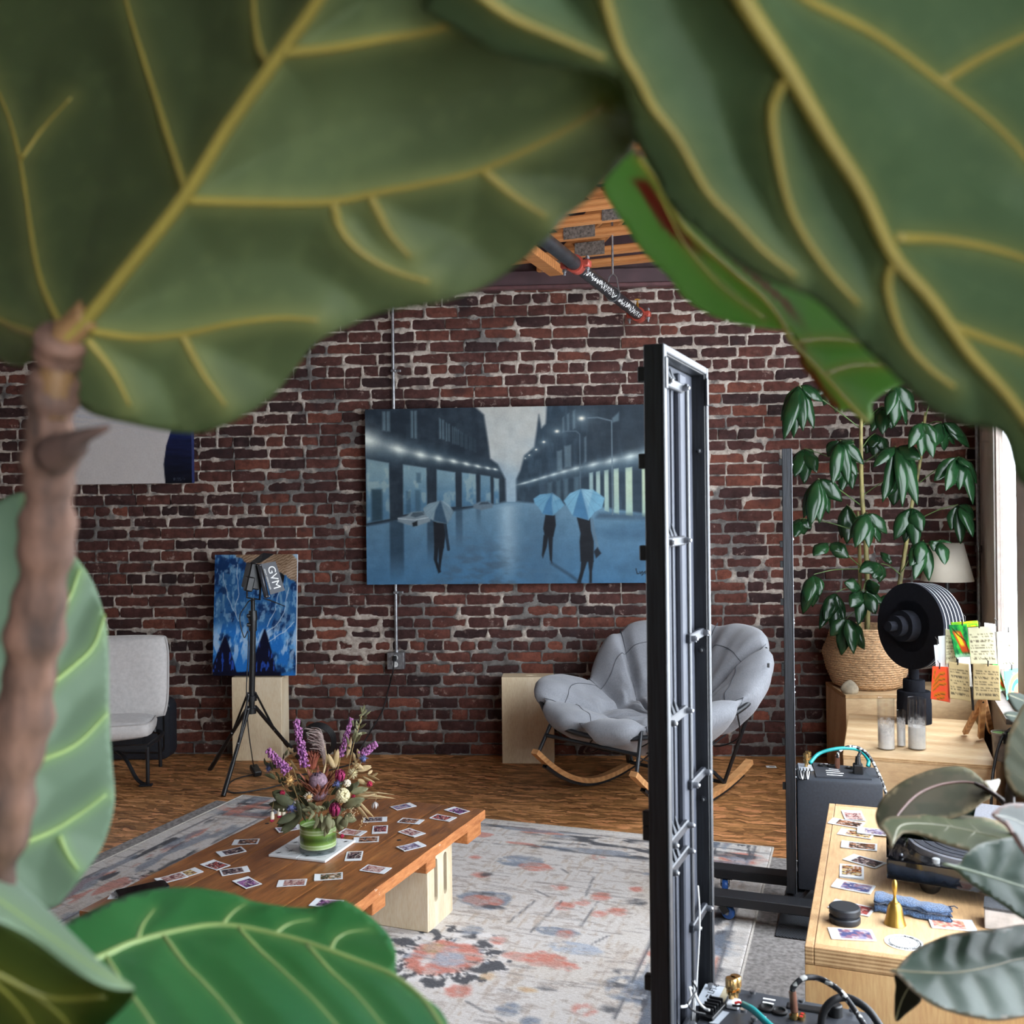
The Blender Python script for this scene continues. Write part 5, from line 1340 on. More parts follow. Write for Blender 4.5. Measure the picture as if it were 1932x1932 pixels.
# gold binding posts on a clear block
q = fl(G(1384, 1899, ZC)); mb = MB(); mb.box((q.x, q.y, ZC + .005), (.026, .022, .010), .002); mb.build('terminal_block', M_CLEAR, front)
for (x, y, z) in ((1380, 1894, .008), (1388, 1890, .008)):
    q = fl(G(x, y, ZC)); mb = MB(); mb.lathe([(.005, 0), (.005, .010), (.009, .011), (.009, .016), (.006, .017), (.006, .020), (.0105, .021), (.0105, .036), (.009, .038), (0, .038)], 16, Matrix.Translation((q.x, q.y, ZC + z))); mb.build('binding_post', M_GOLD, front, 40)
def wtube(nm, pts, r, m_, par, seg=8, n=8): mb = MB(); mb.tube(smooth_path(pts, n), r, seg); return mb.build(nm, m_, par, 180, True)
def on(x, y, z, zz=None): return G(x, y, ZC + z)
wtube('speaker_cable', [on(1402, 1895, .02), on(1420, 1905, .03), on(1445, 1928, .035), on(1475, 1955, .03), on(1510, 1985, .0)], .0055, M_TEAL, front)
wtube('red_lead', [on(1386, 1893, .022), on(1395, 1891, .024), on(1402, 1896, .021)], .0022, M_REDW, front); wtube('black_lead', [on(1382, 1897, .016), on(1394, 1898, .018), on(1402, 1897, .02)], .0022, M_CABLE, front)
# RCA plugs and braided lead
q = on(1499, 1922, .006); mb = MB(); mb.cyl(q, q + Vector((0, 0, .012)), .006, seg=12); mb.build('phono_socket', M_GOLD, front, 50, True); mb = MB(); mb.cyl(q + Vector((0, 0, .012)), q + Vector((-.002, .004, .045)), .0065, .006, seg=14); mb.build('phono_plug', M_COPPER, front, 50, True)
for (x, y) in ((1495, 1921), (1512, 1924), (1514, 1919)):
    qq = on(x, y, .005); mb = MB(); mb.cyl(qq, qq + Vector((0, 0, .006)), .0055, seg=12); so = mb.build('phono_socket', M_GOLD, front, 50, True); mb = MB(); mb.cyl(qq + Vector((0, 0, .006)), qq + Vector((0, 0, .0066)), .003, seg=10); mb.build('socket_ring', M_REDW, so, None, True)
tip = q + Vector((-.002, .004, .045)); tp = to_px(tip); dd = tip.y
wtube('braided_lead', [tip, P(1497, 1862, dd), P(1515, 1846, dd), P(1545, 1846, dd), P(1580, 1866, dd - .03), P(1605, 1895, dd - .06), P(1625, 1925, dd - .09), P(1645, 1960, dd - .12), P(1660, 2040, dd - .14)], .0048, M_BRAID, front, 10)
e = on(1553, 1931, .006); de = e.y
wtube('mains_cable', [P(1548, 1950, de), P(1553, 1912, de), P(1570, 1889, de), P(1595, 1882, de), P(1625, 1895, de - .02), P(1650, 1920, de - .04), P(1672, 1965, de - .06), P(1685, 2060, de - .08)], .0065, M_CABLE, front, 10)
# screw terminal strip and wires up the panel
def lp(x, y, z): return Mf @ Vector((x, y, z))
ts = fl(G(1345, 1912, ZC)); 
for k in range(5):
    mb = MB(); q = fl(G(1333 + k * 4.6, 1921 - k * 5.2, ZC)); mb.box((q.x, q.y, ZC + .009), (.003, .024, .018), .0008); mb.build('terminal_fin', M_BLACKPL, front)
q0, q1 = fl(G(1331, 1926, ZC)), fl(G(1357, 1898, ZC)); mb = MB(); mb.bar((q0.x, q0.y, ZC + .004), (q1.x, q1.y, ZC + .004), .026, .008, .001); mb.build('terminal_strip', M_BLACKPL, front)
zz = lambda fz: 1.722 - fz * (1.722 - .19)
xw = FW * .55
wtube('white_wire', [lp(xw, .004, zz(.805)), lp(xw - .01, -.002, zz(.70)), lp(xw - .015, .002, zz(.742))], .0016, M_WIREW, front)
wtube('white_wire', [lp(xw + .025, -.001, zz(.60)), lp(xw + .022, -.004, zz(.64)), lp(xw + .005, -.002, zz(.70)), lp(xw - .004, 0, zz(.73))], .0016, M_WIREW, front)
wtube('white_wire', [lp(xw, .002, zz(.75)), lp(xw + .012, -.004, zz(.80)), lp(xw + .028, -.006, zz(.855)), lp(xw + .012, -.002, zz(.90)), lp(xw - .005, 0, zz(.925))], .0016, M_WIREW, front)
wtube('grey_wire', [lp(xw + .003, .004, zz(.75)), lp(xw + .022, -.001, zz(.80)), lp(xw + .04, -.003, zz(.86)), lp(xw + .018, 0, zz(.905)), lp(xw, 0, zz(.927))], .0016, M_CABLE, front)
wtube('white_wire', [P(1284, 1900, 1.60), P(1296, 1897, 1.62), P(1304, 1880, 1.66), P(1301, 1864, 1.68), P(1308, 1868, 1.69), P(1318, 1890, 1.68), P(1330, 1903, 1.68), P(1338, 1906, 1.67)], .0022, M_WIREW, front)
wtube('grey_wire', [P(1306, 1851, 1.66), P(1314, 1866, 1.68), P(1308, 1878, 1.66), P(1298, 1895, 1.62), P(1310, 1908, 1.64), P(1330, 1913, 1.66)], .0016, M_CABLE, front)
# wheeled dolly under the front loudspeaker (below the frame)
M_DOLLY = plain('dolly_black', (28, 29, 33), .5, var=.1)
M_BLUEW = plain('blue_rubber', (46, 92, 166), .35, var=.06)
def under_z(p):
    q = Vector((p.x, p.y, 0)) - rug_c; u, v = q.dot(RX) + RUGW, -q.dot(RY)
    if -.06 < u < RUGW + .06 and -.06 < v < RUGL + .1: return .0155
    if -.1 < u < RUGW + .32: return .0045
    return .0
def caster(par, x, y, ztop, ang):
    zf = under_z(lmat(par) @ Vector((x, y, 0))); rs = min(1, (ztop - .004 - zf) / .074)
    d_ = Vector((math.cos(ang), math.sin(ang), 0)); n_ = Vector((-d_.y, d_.x, 0)); c = Vector((x, y, zf + .0362 * rs)) + d_ * .018
    mb = MB(); mb.lathe([(.0, -.011), (.030 * rs, -.011), (.036 * rs, -.006), (.036 * rs, .006), (.030 * rs, .011), (.0, .011)], 24, Matrix.Translation(c) @ frame(n_)); w = mb.build('caster_wheel', M_BLUEW, par, 40)
    mb = MB(); mb.cyl(c - n_ * .014, c + n_ * .014, .008, seg=10); mb.build('axle', M_STEEL, w, 40)
    mb = MB(); mb.box((x, y, ztop - .003), (.06, .05, .006), .001)
    for s in (-1, 1):
        p0 = Vector((x, y, ztop - .006)) + n_ * s * .015; mb.bar(p0, c + n_ * s * .015, .028, .003, up=tuple(n_))
    mb.build('caster_fork', M_BLACKPL, par, 40)
dl = thing('speaker_dolly', 'low black wheeled dolly under the front loudspeaker', 'dolly', tuple(front.location), front.rotation_euler.z)
for x in (-.12, .24):
    mb = MB(); mb.box((x, -.13, .150), (.07, .52, .076), .004); mb.build('beam', M_DOLLY, dl)
    for y in (-.35, .09): caster(dl, x, y, .111, .7)
# ------------------------------------------------------------------ rear loudspeaker
RZ0 = .106
ra = P(1492, 846, 3.46); RZ1 = ra.z; wdv = Vector((.262, .965, 0)); rb_ = ra + wdv * .315
rear, RW = speaker_panel('panel_loudspeaker', 'far black panel loudspeaker standing edge-on beside the plywood bench', ra, rb_, RZ0, RZ1,
    {'wide': (.035, .205, .395, .523, .552, .745, .935), 'small': (.318, .485, .648, .805), 'tabs': (.03, .10, .215, .26, .345, .49, .505, .66, .76)})
Mr = lmat(rear); Mri = Mr.inverted()
ZR = .50
fr_ = Mri @ G(1666, 1479, ZR); br_ = Mri @ G(1646.5, 1447, ZR)
x0, x1 = fr_.x, br_.x; y1 = -.008; y0 = fr_.y
mb = MB(); mb.box(((x0 + x1) / 2, (y0 + y1) / 2, (RZ0 + ZR) / 2), (x1 - x0, y1 - y0, ZR - RZ0), .010, seg=2); mb.build('bass_cabinet', plain('cabinet_black_far', (44, 48, 56), .55, var=.10, scale=120), rear, 40)
def rp(x, y, z=0): q = Mri @ G(x, y, ZR); return Vector((q.x, q.y, ZR + z))
def rflat(nm, cs, m_, th, z=.0005):
    mb = MB(); pts = [rp(*c) for c in cs]; mb.prism([(p.x, p.y) for p in pts], ZR + z, ZR + z + th); return mb.build(nm, m_, rear)
rflat('terminal_plate', [(1532, 1440), (1627, 1450), (1645, 1472), (1540, 1467)], M_CABT, .004); rflat('rating_label', [(1505, 1440), (1530, 1442), (1536, 1455), (1508, 1454)], M_LABEL, .001)
for k, (a, b) in enumerate((((1558, 1456), (1585, 1458)), ((1559, 1460), (1592, 1462)), ((1560, 1464), (1590, 1466)), ((1564, 1453), (1582, 1455)), ((1548, 1443), (1562, 1444)))):
    p0, p1 = rp(*a, .0050), rp(*b, .0050); mb = MB(); mb.bar(p0, p1, .007, .0006); mb.build('printed_line', M_WHITE, rear)
for (x, y) in ((1552, 1447), (1568, 1448), (1605, 1452)):
    q = rp(x, y); mb = MB(); mb.lathe([(.017, 0), (.017, .005), (.011, .006), (.010, .003), (0, .003)], 16, Matrix.Translation((q.x, q.y, ZR + .004))); mb.build('dial', M_BLACKPL, rear, 40)
for (x, y) in ((1521, 1447), (1525, 1443)):
    q = rp(x, y); mb = MB(); mb.lathe([(.006, 0), (.006, .014), (.011, .015), (.011, .03), (.007, .031), (.007, .034), (.011, .035), (.011, .05), (0, .05)], 14, Matrix.Translation((q.x, q.y, ZR))); mb.build('binding_post', M_GOLD, rear, 40)
for k in range(5):
    q = rp(1504 + k * 6, 1459 + k * .3); mb = MB(); mb.box((q.x, q.y, ZR + .009), (.024, .004, .018), .001); mb.build('terminal_fin', M_BLACKPL, rear)
    if k < 4:
        q2 = rp(1509 + k * 5, 1470); mb = MB(); mb.tube(smooth_path([rp(1505 + k * 6, 1460, .012), rp(1506 + k * 5.5, 1467, .010), Vector((q2.x - .02, q2.y, ZR + .006)), rp(1512 + k * 5, 1462, .012)], 6), .0022, 5); mb.build('jumper_wire', M_WIREW if k % 2 else M_CABLE, rear, 180)
q = rp(1580, 1451); mb = MB(); mb.cyl((q.x, q.y, ZR + .004), (q.x, q.y, ZR + .05), .009, seg=12); mb.build('phono_plug', M_COPPER, rear, 50); mb = MB(); mb.cyl((q.x, q.y, ZR), (q.x, q.y, ZR + .01), .008, seg=12); mb.build('phono_socket', M_GOLD, rear, 50)
q = rp(1619, 1461); mb = MB(); mb.box((q.x, q.y, ZR + .02), (.04, .034, .036), .004); mb.cyl((q.x, q.y, ZR + .036), (q.x, q.y, ZR + .065), .012, .008, seg=10); mb.build('mains_plug', M_BLACKPL, rear)
D = 3.57
wtube('speaker_cable', [P(1528, 1440, D - .03), P(1545, 1422, D), P(1575, 1413, D), P(1608, 1412, D), P(1625, 1418, D + .02), P(1638, 1434, D + .04), P(1637, 1446, D + .03)], .0065, M_TEAL, rear, 8)
wtube('braided_lead', [P(1580, 1430, D), P(1583, 1418, D), P(1600, 1409, D), P(1622, 1412, D), P(1642, 1430, D - .02), P(1660, 1465, D - .06), P(1672, 1498, D - .1), P(1676, 1520, D - .12)], .0055, M_BRAID, rear, 8)
wtube('mains_cable', [Mr @ Vector((q.x, q.y, ZR + .06)), P(1621, 1424, D), P(1626, 1416, D + .03), P(1636, 1424, D + .06), P(1640, 1446, D + .08)], .006, M_CABLE, rear, 8)
# dolly with blue casters under the rear loudspeaker
b0 = G(1345, 1690, .15)
dl = thing('speaker_dolly', 'low black dolly with blue casters under the far loudspeaker', 'dolly', (rear.location.x, rear.location.y, 0), -BANG)
Mdi = lmat(dl).inverted()
n0 = Mdi @ G(1348, 1687, .105); n1 = Mdi @ G(1348, 1637, .105)
for k, nn in enumerate((n0, n1)):
    mb = MB(); wx = .075; xs, xe = nn.x - .10, .36
    yb = nn.y; mb.box(((xs + xe) / 2, yb + wx / 2 - .01, .0875), (xe - xs, wx, .035), .003); mb.build('beam', M_DOLLY, dl)
    cpx = (Mdi @ G(1383, 1722 if k == 0 else 1676, 0.0))
    caster(dl, cpx.x - .02, yb + wx / 2 - .01, .0695, -.3 if k == 0 else -1.45); caster(dl, .28, yb + wx / 2 - .01, .0695, -.6)
mb = MB(); mb.bar((-.02, n0.y + .07, .085), (.02, n1.y - .01, .085), .05, .02); mb.build('spacer', M_DOLLY, dl)
# ------------------------------------------------------------------ plywood benches along the windows
def ply_top(name, c1, c2, c3, grain, scale): return plywood(name, c1, c2, c3, grain=grain, scale=scale)
M_PLYA = ply_top('bench_ply', (180, 142, 100), (198, 160, 118), (210, 178, 138), (5.5, .7, 3), 1.6)
M_PLYB = ply_top('bench_ply_far', (184, 148, 108), (202, 170, 130), (216, 190, 152), (.8, 4.5, 2), 1.5)
def ply_edge():
    t = NT('ply_edge'); t.setp(Roughness=.7)
    n = t.noise(t.coords((6, 6, 6)), 5, 3)
    w = t.n('ShaderNodeTexWave', wave_type='BANDS', bands_direction='Z'); t.l(t.coords(), w.inputs[0]); w.inputs['Scale'].default_value = 42; w.inputs['Distortion'].default_value = 1.2; w.inputs['Detail Scale'].default_value = 14
    c = t.ramp(w.outputs['Fac'], [(.2, (146, 106, 66)), (.5, (196, 156, 108)), (.8, (214, 178, 130))]); c = t.mix(.3, c, t.ramp(n, [(.3, (120, 84, 50)), (.7, (220, 186, 140))])); t.col(c); return t.m
M_PLYE = ply_edge()
ZB = .60
fl_ = G(1518, 1785, ZB)
wall_d = ((0.581 + TB * fl_.y) - fl_.x) / (BX.x + TB * BX.y * -1)       # along BX to the window wall
BLEN = 1.0
bench = thing('plywood_bench', 'near plywood bench under the window, strewn with instant photos', 'bench', (fl_.x, fl_.y, 0), -BANG)
BWD = .60
mb = MB(); mb.box((BWD / 2, BLEN / 2, ZB - .009), (BWD - .036, BLEN - .036, .018), .001); mb.build('top_panel', M_PLYA, bench)
mb = MB(); mb.box((.0085, BLEN / 2, ZB - .0175), (.017, BLEN, .035), .0015); mb.build('edge_strip', M_PLYE, bench)
mb = MB(); mb.box((BWD / 2, .0085, ZB - .0175), (BWD - .035, .017, .035), .0015); mb.build('edge_strip', M_PLYE, bench)
mb = MB(); mb.box((BWD / 2, BLEN - .0085, ZB - .0175), (BWD - .035, .017, .035), .0015); mb.build('edge_strip', M_PLYE, bench)
mb = MB(); mb.box((BWD / 2, .010, (ZB - .036) / 2), (BWD, .018, ZB - .037), .001); mb.build('end_panel', plywood('bench_ply_end', (186, 138, 88), (204, 158, 106), (218, 178, 128), grain=(6, 3, .8), scale=1.6), bench)
mb = MB(); mb.box((BWD / 2, BLEN - .010, (ZB - .036) / 2), (BWD, .018, ZB - .037), .001); mb.build('end_panel', M_PLYA, bench)
mb = MB(); mb.box((.010, BLEN / 2, (ZB - .036) / 2), (.018, BLEN - .04, ZB - .037), .001); mb.build('side_panel', M_PLYA, bench)
mb = MB(); mb.box((BWD - .010, BLEN / 2, (ZB - .036) / 2), (.018, BLEN - .04, ZB - .037), .001); mb.build('side_panel', M_PLYA, bench)
# far bench: low box along the window and a higher one in the corner
ZL, ZU = .387, .459
c_ = G(1591, 1424, ZL)
fb = thing('plywood_bench', 'far low plywood bench holding the glass cylinders and card stand', 'bench', (c_.x, c_.y, 0), -BANG)
LW, LL = .60, .92
def plybox(t, x0, x1, y0, y1, z1, m_, em, lab=None):
    mb = MB(); mb.box(((x0 + x1) / 2, (y0 + y1) / 2, z1 - .009), (x1 - x0, y1 - y0, .018), .001); mb.build('top_panel', m_, t)
    mb = MB(); mb.box(((x0 + x1) / 2, y0 + .009, (z1 - .019) / 2), (x1 - x0, .018, z1 - .019), .001); mb.build('front_panel', m_, t)
    mb = MB(); mb.box((x0 + .009, (y0 + y1) / 2, (z1 - .019) / 2), (.018, y1 - y0 - .037, z1 - .019), .001); mb.build('side_panel', m_, t)
    mb = MB(); mb.box((x1 - .009, (y0 + y1) / 2, (z1 - .019) / 2), (.018, y1 - y0 - .037, z1 - .019), .001); mb.build('side_panel', m_, t)
    mb = MB(); mb.box(((x0 + x1) / 2, y1 - .009, (z1 - .019) / 2), (x1 - x0, .018, z1 - .019), .001); mb.build('back_panel', m_, t)
    mb = MB(); mb.box(((x0 + x1) / 2, y0 - .0008, z1 - .009), (x1 - x0, .0016, .017)); mb.build('edge_band', em, t)
    mb = MB(); mb.box((x0 - .0008, (y0 + y1) / 2, z1 - .009), (.0016, y1 - y0, .017)); mb.build('edge_band', em, t)
plybox(fb, 0, LW, 0, LL, ZL, M_PLYB, M_PLYE)
u0 = G(1595.8, 1311.6, ZU)
ub = thing('plywood_box', 'high plywood box in the corner carrying the woven basket', 'box', (u0.x, u0.y, 0), math.atan2(WS.y, WS.x))
plybox(ub, 0, .72, 0, .42, ZU, M_PLYB, M_PLYE)

# ------------------------------------------------------------------ instant photos
M_PHOTO = paint_mat('instant_photo', .25, coat=.3)
M_PHB = plain('photo_back', (226, 228, 230), .4, var=.02)
def photo_img(nx, ny, pal, seed):
    U, V = np.meshgrid(np.linspace(0, 1, nx + 1), np.linspace(0, 1, ny + 1))
    img = np.ones(U.shape + (3,)) * np.array([224, 227, 231.])
    m = (U > .06) * (U < .80) * (V > .09) * (V < .91) * 1.0
    n = fbm(U * 5 + seed, V * 5, seed, 3); n2 = fbm(U * 9, V * 7 + seed, seed + 3, 3)
    pic = np.ones_like(img) * np.array(pal[0], float); pic = over(pic, sstep(.45, .55, n), pal[1]); pic = over(pic, sstep(.54, .62, n2) * .9, pal[2])
    pic = pic * .85 + 18; pic = over(pic, sstep(.66, .70, fbm(U * 12, V * 12, seed + 8, 2)) * .8, (214, 196, 186))
    return img * (1 - m[..., None]) + pic * m[..., None]
PAL = {'red': ((120, 40, 40), (170, 72, 66), (60, 30, 34)), 'dark': ((34, 28, 34), (74, 54, 60), (120, 90, 84)), 'brown': ((92, 58, 42), (150, 92, 60), (40, 30, 28)), 'purple': ((96, 52, 104), (150, 92, 150), (52, 36, 60)), 'pink': ((168, 110, 104), (110, 60, 62), (206, 170, 160)), 'mauve': ((112, 96, 128), (170, 160, 186), (80, 58, 66)), 'gold': ((150, 84, 40), (206, 176, 116), (70, 38, 30)), 'peach': ((204, 150, 120), (224, 190, 168), (170, 90, 80)), 'blue': ((70, 74, 120), (140, 132, 164), (150, 96, 110))}
def photo(label, cx, cy, ang, pal, plane, group, seed, lift=0.0, w=.086, h=.054):
    p = G(cx, cy, plane)
    o = thing('instant_photo', label, 'photo', (p.x, p.y, plane + .0006 + lift), ang, group)
    nx, ny = 26, 17; U, V = np.meshgrid(np.linspace(-.5, .5, nx + 1), np.linspace(.5, -.5, ny + 1))
    pos = np.zeros(U.shape + (3,)); pos[..., 0] = U * w; pos[..., 1] = V * h; curl = .0022 * (np.abs(U) * 2) ** 3 * ((seed * 37 % 10) / 10.)
    pos[..., 2] = .0013 + curl
    mesh_obj('print', grid_mesh('print', nx, ny, pos, nlin(photo_img(nx, ny, PAL[pal], seed))), M_PHOTO, o)
    mb = MB(); mb.box((0, 0, .0006), (w * .998, h * .998, .0008)); mb.build('backing', M_PHB, o)
def ang_of(x0, y0, x1, y1, plane):
    a, b = G(x0, y0, plane), G(x1, y1, plane); return math.atan2(b.y - a.y, b.x - a.x)
TP = TZ + .001
gT = 'instant photos on the plank table'
# label, centre, a point towards the photo's wide white border end -> angle
tp = [('instant photo nearest the left table edge, wide border to the left', 464, 1589, (440, 1590), 'brown'), ('dark instant photo just below the leftmost one near the table edge', 436, 1608, (412, 1613), 'dark'),
      ('red instant photo with its long side turned to the camera, left half of table', 406, 1633, (382, 1625), 'red'), ('dark instant photo touching the red one on its right', 443, 1644, (468, 1640), 'dark'),
      ('pinkish instant photo lapped under another at the left of the table', 323, 1659, (296, 1666), 'pink'), ('orange instant photo tucked behind the pinkish one at left', 352, 1649, (372, 1643), 'gold'),
      ('purple instant photo in the left middle of the table', 466, 1666, (448, 1656), 'purple'), ('rose instant photo in the near middle of the table', 551, 1666.5, (522, 1668), 'pink'),
      ('instant photo of a dark arch, right of the rose one', 620, 1655, (592, 1657), 'brown'), ('pale instant photo near the right plank, beside its dark stain', 709, 1641, (738, 1645), 'pink'),
      ('dark blue instant photo right of the tile coasters', 668, 1616, (665, 1628), 'dark'), ('instant photo near the right table edge above the hand slots', 776, 1598, (800, 1592), 'mauve'),
      ('instant photo at the right corner of the tile coasters', 691, 1585, (668, 1586), 'brown'), ('dark instant photo with a red picture right of the flowers', 717, 1566, (716, 1575), 'red'),
      ('instant photo half under the drooping leaf right of the vase', 665.6, 1571.5, (688, 1574), 'pink'), ('instant photo of a crowd in the middle of the right plank', 777, 1572, (796, 1578), 'pink'),
      ('brown instant photo above the crowd one on the right plank', 775, 1550, (798, 1552), 'brown'), ('instant photo with a berry twig over its left end', 708, 1547, (730, 1546), 'dark'),
      ('instant photo second from the far right corner of the table', 836, 1544, (860, 1548), 'red'), ('instant photo at the far end of the table behind the flowers', 761, 1522.4, (782, 1518), 'blue'),
      ('instant photo at the far right corner of the table', 862, 1530, (842, 1524), 'purple'), ('instant photo partly behind the glass vase at its left', 545, 1564, (570, 1560), 'mauve'),
      ('violet instant photo half covered by the bright green leaf', 616, 1705, (590, 1703), 'purple'), ('instant photo partly under the black phone on the table', 236, 1689, (220, 1690), 'mauve')]
for k, (lb, x, y, d_, pal) in enumerate(tp):
    a = ang_of(x, y, d_[0], d_[1], TP)
    photo(lb, x, y, a, pal, TP, gT, k + 3, lift=.0022 if k == 4 else 0)
p = G(268, 1683, TP); t = thing('mobile_phone', 'black phone lying at the left end of the plank table', 'phone', (p.x, p.y, TP + .003), math.radians(35))
mb = MB(); mb.prism(rrect(.145, .07, .01), 0, .008, None, .002); mb.build('body', M_BLACKPL, t, 40); mb = MB(); mb.prism(rrect(.138, .064, .008), .0078, .0086); mb.build('screen', plain('phone_glass', (10, 11, 13), .08), t, 40)
gB = 'instant photos on the near bench'
BP = ZB + .0003
bp_ = [('instant photo nearest the far corner of the near bench', 1610, 1540, (1607, 1533), 'pink'), ('instant photo hanging near the bench edge, second from the far end', 1597, 1554, (1572, 1550), 'brown'), ('instant photo half covered by another, third along the bench', 1615, 1574, (1588, 1570), 'gold'),
      ('instant photo with a grey cloud lapping over its neighbour', 1650, 1572, (1630, 1570), 'mauve'), ('brown instant photo lying straight beside the turntable shadow', 1621, 1597, (1592, 1594), 'brown'), ('instant photo pointing under the turntable corner', 1631, 1626, (1602, 1618), 'dark'),
      ('squarely laid instant photo with a yellow picture', 1607, 1646.5, (1607, 1650), 'gold'), ('pale grey instant photo left of the bell', 1610, 1674, (1578, 1668), 'blue'), ('dark instant photo half under the black weight', 1607, 1714, (1580, 1708), 'red'),
      ('instant photo of a pink building in front of the black weight', 1607, 1764, (1572, 1762), 'blue'), ('instant photo with a peach picture under the blue cloth', 1796, 1745, (1832, 1748), 'peach')]
for k, (lb, x, y, d_, pal) in enumerate(bp_):
    photo(lb, x, y, ang_of(x, y, d_[0], d_[1], BP), pal, BP, gB, k + 41, lift=.0022 if k == 3 else 0)
# ------------------------------------------------------------------ things on the near bench
def at(x, y, z=ZB): return G(x, y, z)
q = at(1597, 1743); t = thing('record_weight', 'stack of two black discs standing beside the brass bell', 'weight', (q.x, q.y + .01, ZB))
PKR = .0315
prof = [(0, 0), (PKR - .002, 0), (PKR, .003), (PKR, .0115), (PKR - .002, .014), (PKR - .005, .0145), (PKR - .005, .0175), (PKR - .002, .018), (PKR, .020), (PKR, .030), (PKR - .0025, .033), (0, .0332)]
mb = MB(); mb.lathe(prof, 40); mb.build('body', plain('anodised_black', (42, 44, 48), .45, .3, var=.06), t, 35)
q = at(1693, 1748); t = thing('hand_bell', 'small brass hand bell standing in front of the blue cloth', 'bell', (q.x, q.y + .012, ZB))
mb = MB(); mb.lathe([(.0, .0005), (.0205, .0), (.0215, .001), (.0195, .006), (.0165, .018), (.0145, .030), (.0125, .038), (.0095, .043), (.0065, .0455)], 36, cap0=False, cap1=False); mb.build('bell', plain('aged_brass', (186, 148, 70), .32, .9, var=.08), t, 50, thick=.0012)
mb = MB(); mb.lathe([(.0068, .0455), (.004, .050), (.0028, .056), (.0032, .062), (.0048, .070), (.0056, .078), (.005, .086), (.003, .091), (.0, .0925)], 24); mb.build('handle', plain('aged_brass', (186, 148, 70)), t, 50)
q = at(1705, 1779); t = thing('round_sticker', 'round white sticker with a black printed ring, lying by the bench edge', 'sticker', (q.x, q.y, ZB), -.25)
mb = MB(); mb.lathe([(0, .0004), (.036, .0004), (.036, .0014), (0, .0015)], 40); mb.build('disc', M_WHITE, t)
mb = MB(); ring = [(Vector((math.cos(a), math.sin(a), 0)) * .027) + Vector((0, 0, .0017)) for a in np.linspace(0, 2 * math.pi, 40, endpoint=False)]; mb.tube(ring, .0007, 5, closed=True); mb.build('ring', M_PRINT, t)
for k in range(26):
    a = math.radians(200 + k * 9.5); mb = MB(); mb.box((math.cos(a) * .031, math.sin(a) * .031, .0016), (.0035, .0045 if k % 3 else .002, .0005), 0, Matrix.Rotation(a, 3, 'Z')); mb.build('print_mark', M_PRINT, t)
for pts in ([(-.012, -.008), (-.015, .004), (-.006, .014), (.006, .013), (.012, .004), (.010, -.008)], [(-.006, .002), (-.002, .004), (.0, .001)], [(.003, .003), (.006, .002)], [(-.004, -.007), (.001, -.009), (.005, -.006)], [(-.016, -.016), (-.004, -.013), (.012, -.016)], [(-.018, .008), (-.008, .019), (.004, .018)]):
    mb = MB(); mb.tube([(x, y, .0017) for x, y in pts], .0006, 4); mb.build('print_line', M_PRINT, t)
# blue microfibre cloth folded in a roll
def cloth_mat():
    t = NT('blue_microfibre'); t.setp(Roughness=1.0); t.b.inputs['Sheen Weight'].default_value = .4
    v = t.n('ShaderNodeTexVoronoi'); t.l(t.coords((420, 420, 420)), v.inputs['Vector']); v.inputs['Scale'].default_value = .8
    t.col(t.ramp(v.outputs['Distance'], [(.1, (82, 112, 150)), (.7, (40, 62, 94))])); t.bump(v.outputs['Distance'], .6, .003); return t.m
M_CLOTH = cloth_mat()
q0 = at(1650, 1712); q1 = at(1793, 1732); ax = (q1 - q0); L = ax.length; ax.normalize(); sd = Vector((-ax.y, ax.x, 0))
t = thing('cleaning_cloth', 'folded blue microfibre cloth behind the brass bell', 'cloth', tuple((q0 + q1) / 2))
rows = []
prof2 = [(-.030, .001), (-.030, .006), (-.024, .012), (.018, .013), (.026, .016), (.024, .024), (.0, .027), (-.022, .025), (-.029, .021), (-.026, .016), (-.02, .0145), (.016, .016)]
for i in range(25):
    f = i / 24; row = []
    for j, (a, z) in enumerate(prof2):
        wv2 = .002 * math.sin(f * 17 + j * 1.3) + .0015 * math.sin(f * 31 + j)
        sh = .004 * math.sin(f * 6); zz = z * (1.15 - .35 * f) + wv2 * .6
        row.append(q0 + ax * (L * f + .004 * math.sin(j * 2.1) * (f > .9)) + sd * (a * (1.0 - .12 * f) + sh + wv2) + Vector((0, 0, max(.0015, zz))))
    rows.append(row)
mb = MB(); mb.sheet(rows); mb.build('cloth', M_CLOTH, t, 180, True, thick=.003, subsurf=1)
for j in (0, 8):
    mb = MB(); mb.tube([r[j] + Vector((0, 0, .0012)) for r in rows], .0016, 5); mb.build('hem', plain('hem_navy', (44, 58, 80), .9), t, 180, True)
mb = MB(); mb.tube([rows[-1][j] for j in range(len(prof2))], .0017, 5); mb.build('hem', plain('hem_navy', (44, 58, 80), .9), t, 180, True)
mb = MB(); mb.tube([rows[-1][5], rows[-1][5] + ax * .012 + Vector((0, 0, .003)), rows[-1][5] + ax * .018 + Vector((0, 0, -.001))], .0012, 5); mb.build('hem_loop', plain('hem_navy', (44, 58, 80), .9), t, 180, True)
# grey box at the right edge
q = at(1857, 1752); t = thing('grey_gift_box', 'dark-lidded pale box half hidden behind rubber plant leaves', 'box', (q.x, q.y, ZB), -BANG - .12)
mb = MB(); mb.box((.09, .03, .02), (.18, .06, .04), .002); mb.build('tray', plain('pale_card', (176, 172, 170), .6), t); mb = MB(); mb.prism(rrect(.182, .062, .004, cx=.09, cy=.03), .0405, .0455, None, .001); mb.build('lid', plain('speckled_black', (54, 56, 60), .6, var=.35, scale=300), t, 40)
# turntable with clear dust cover
tt = at(1672, 1665, ZB); fx, fy = 1672, 1640
tq = P(1673, 1662, 1.0)
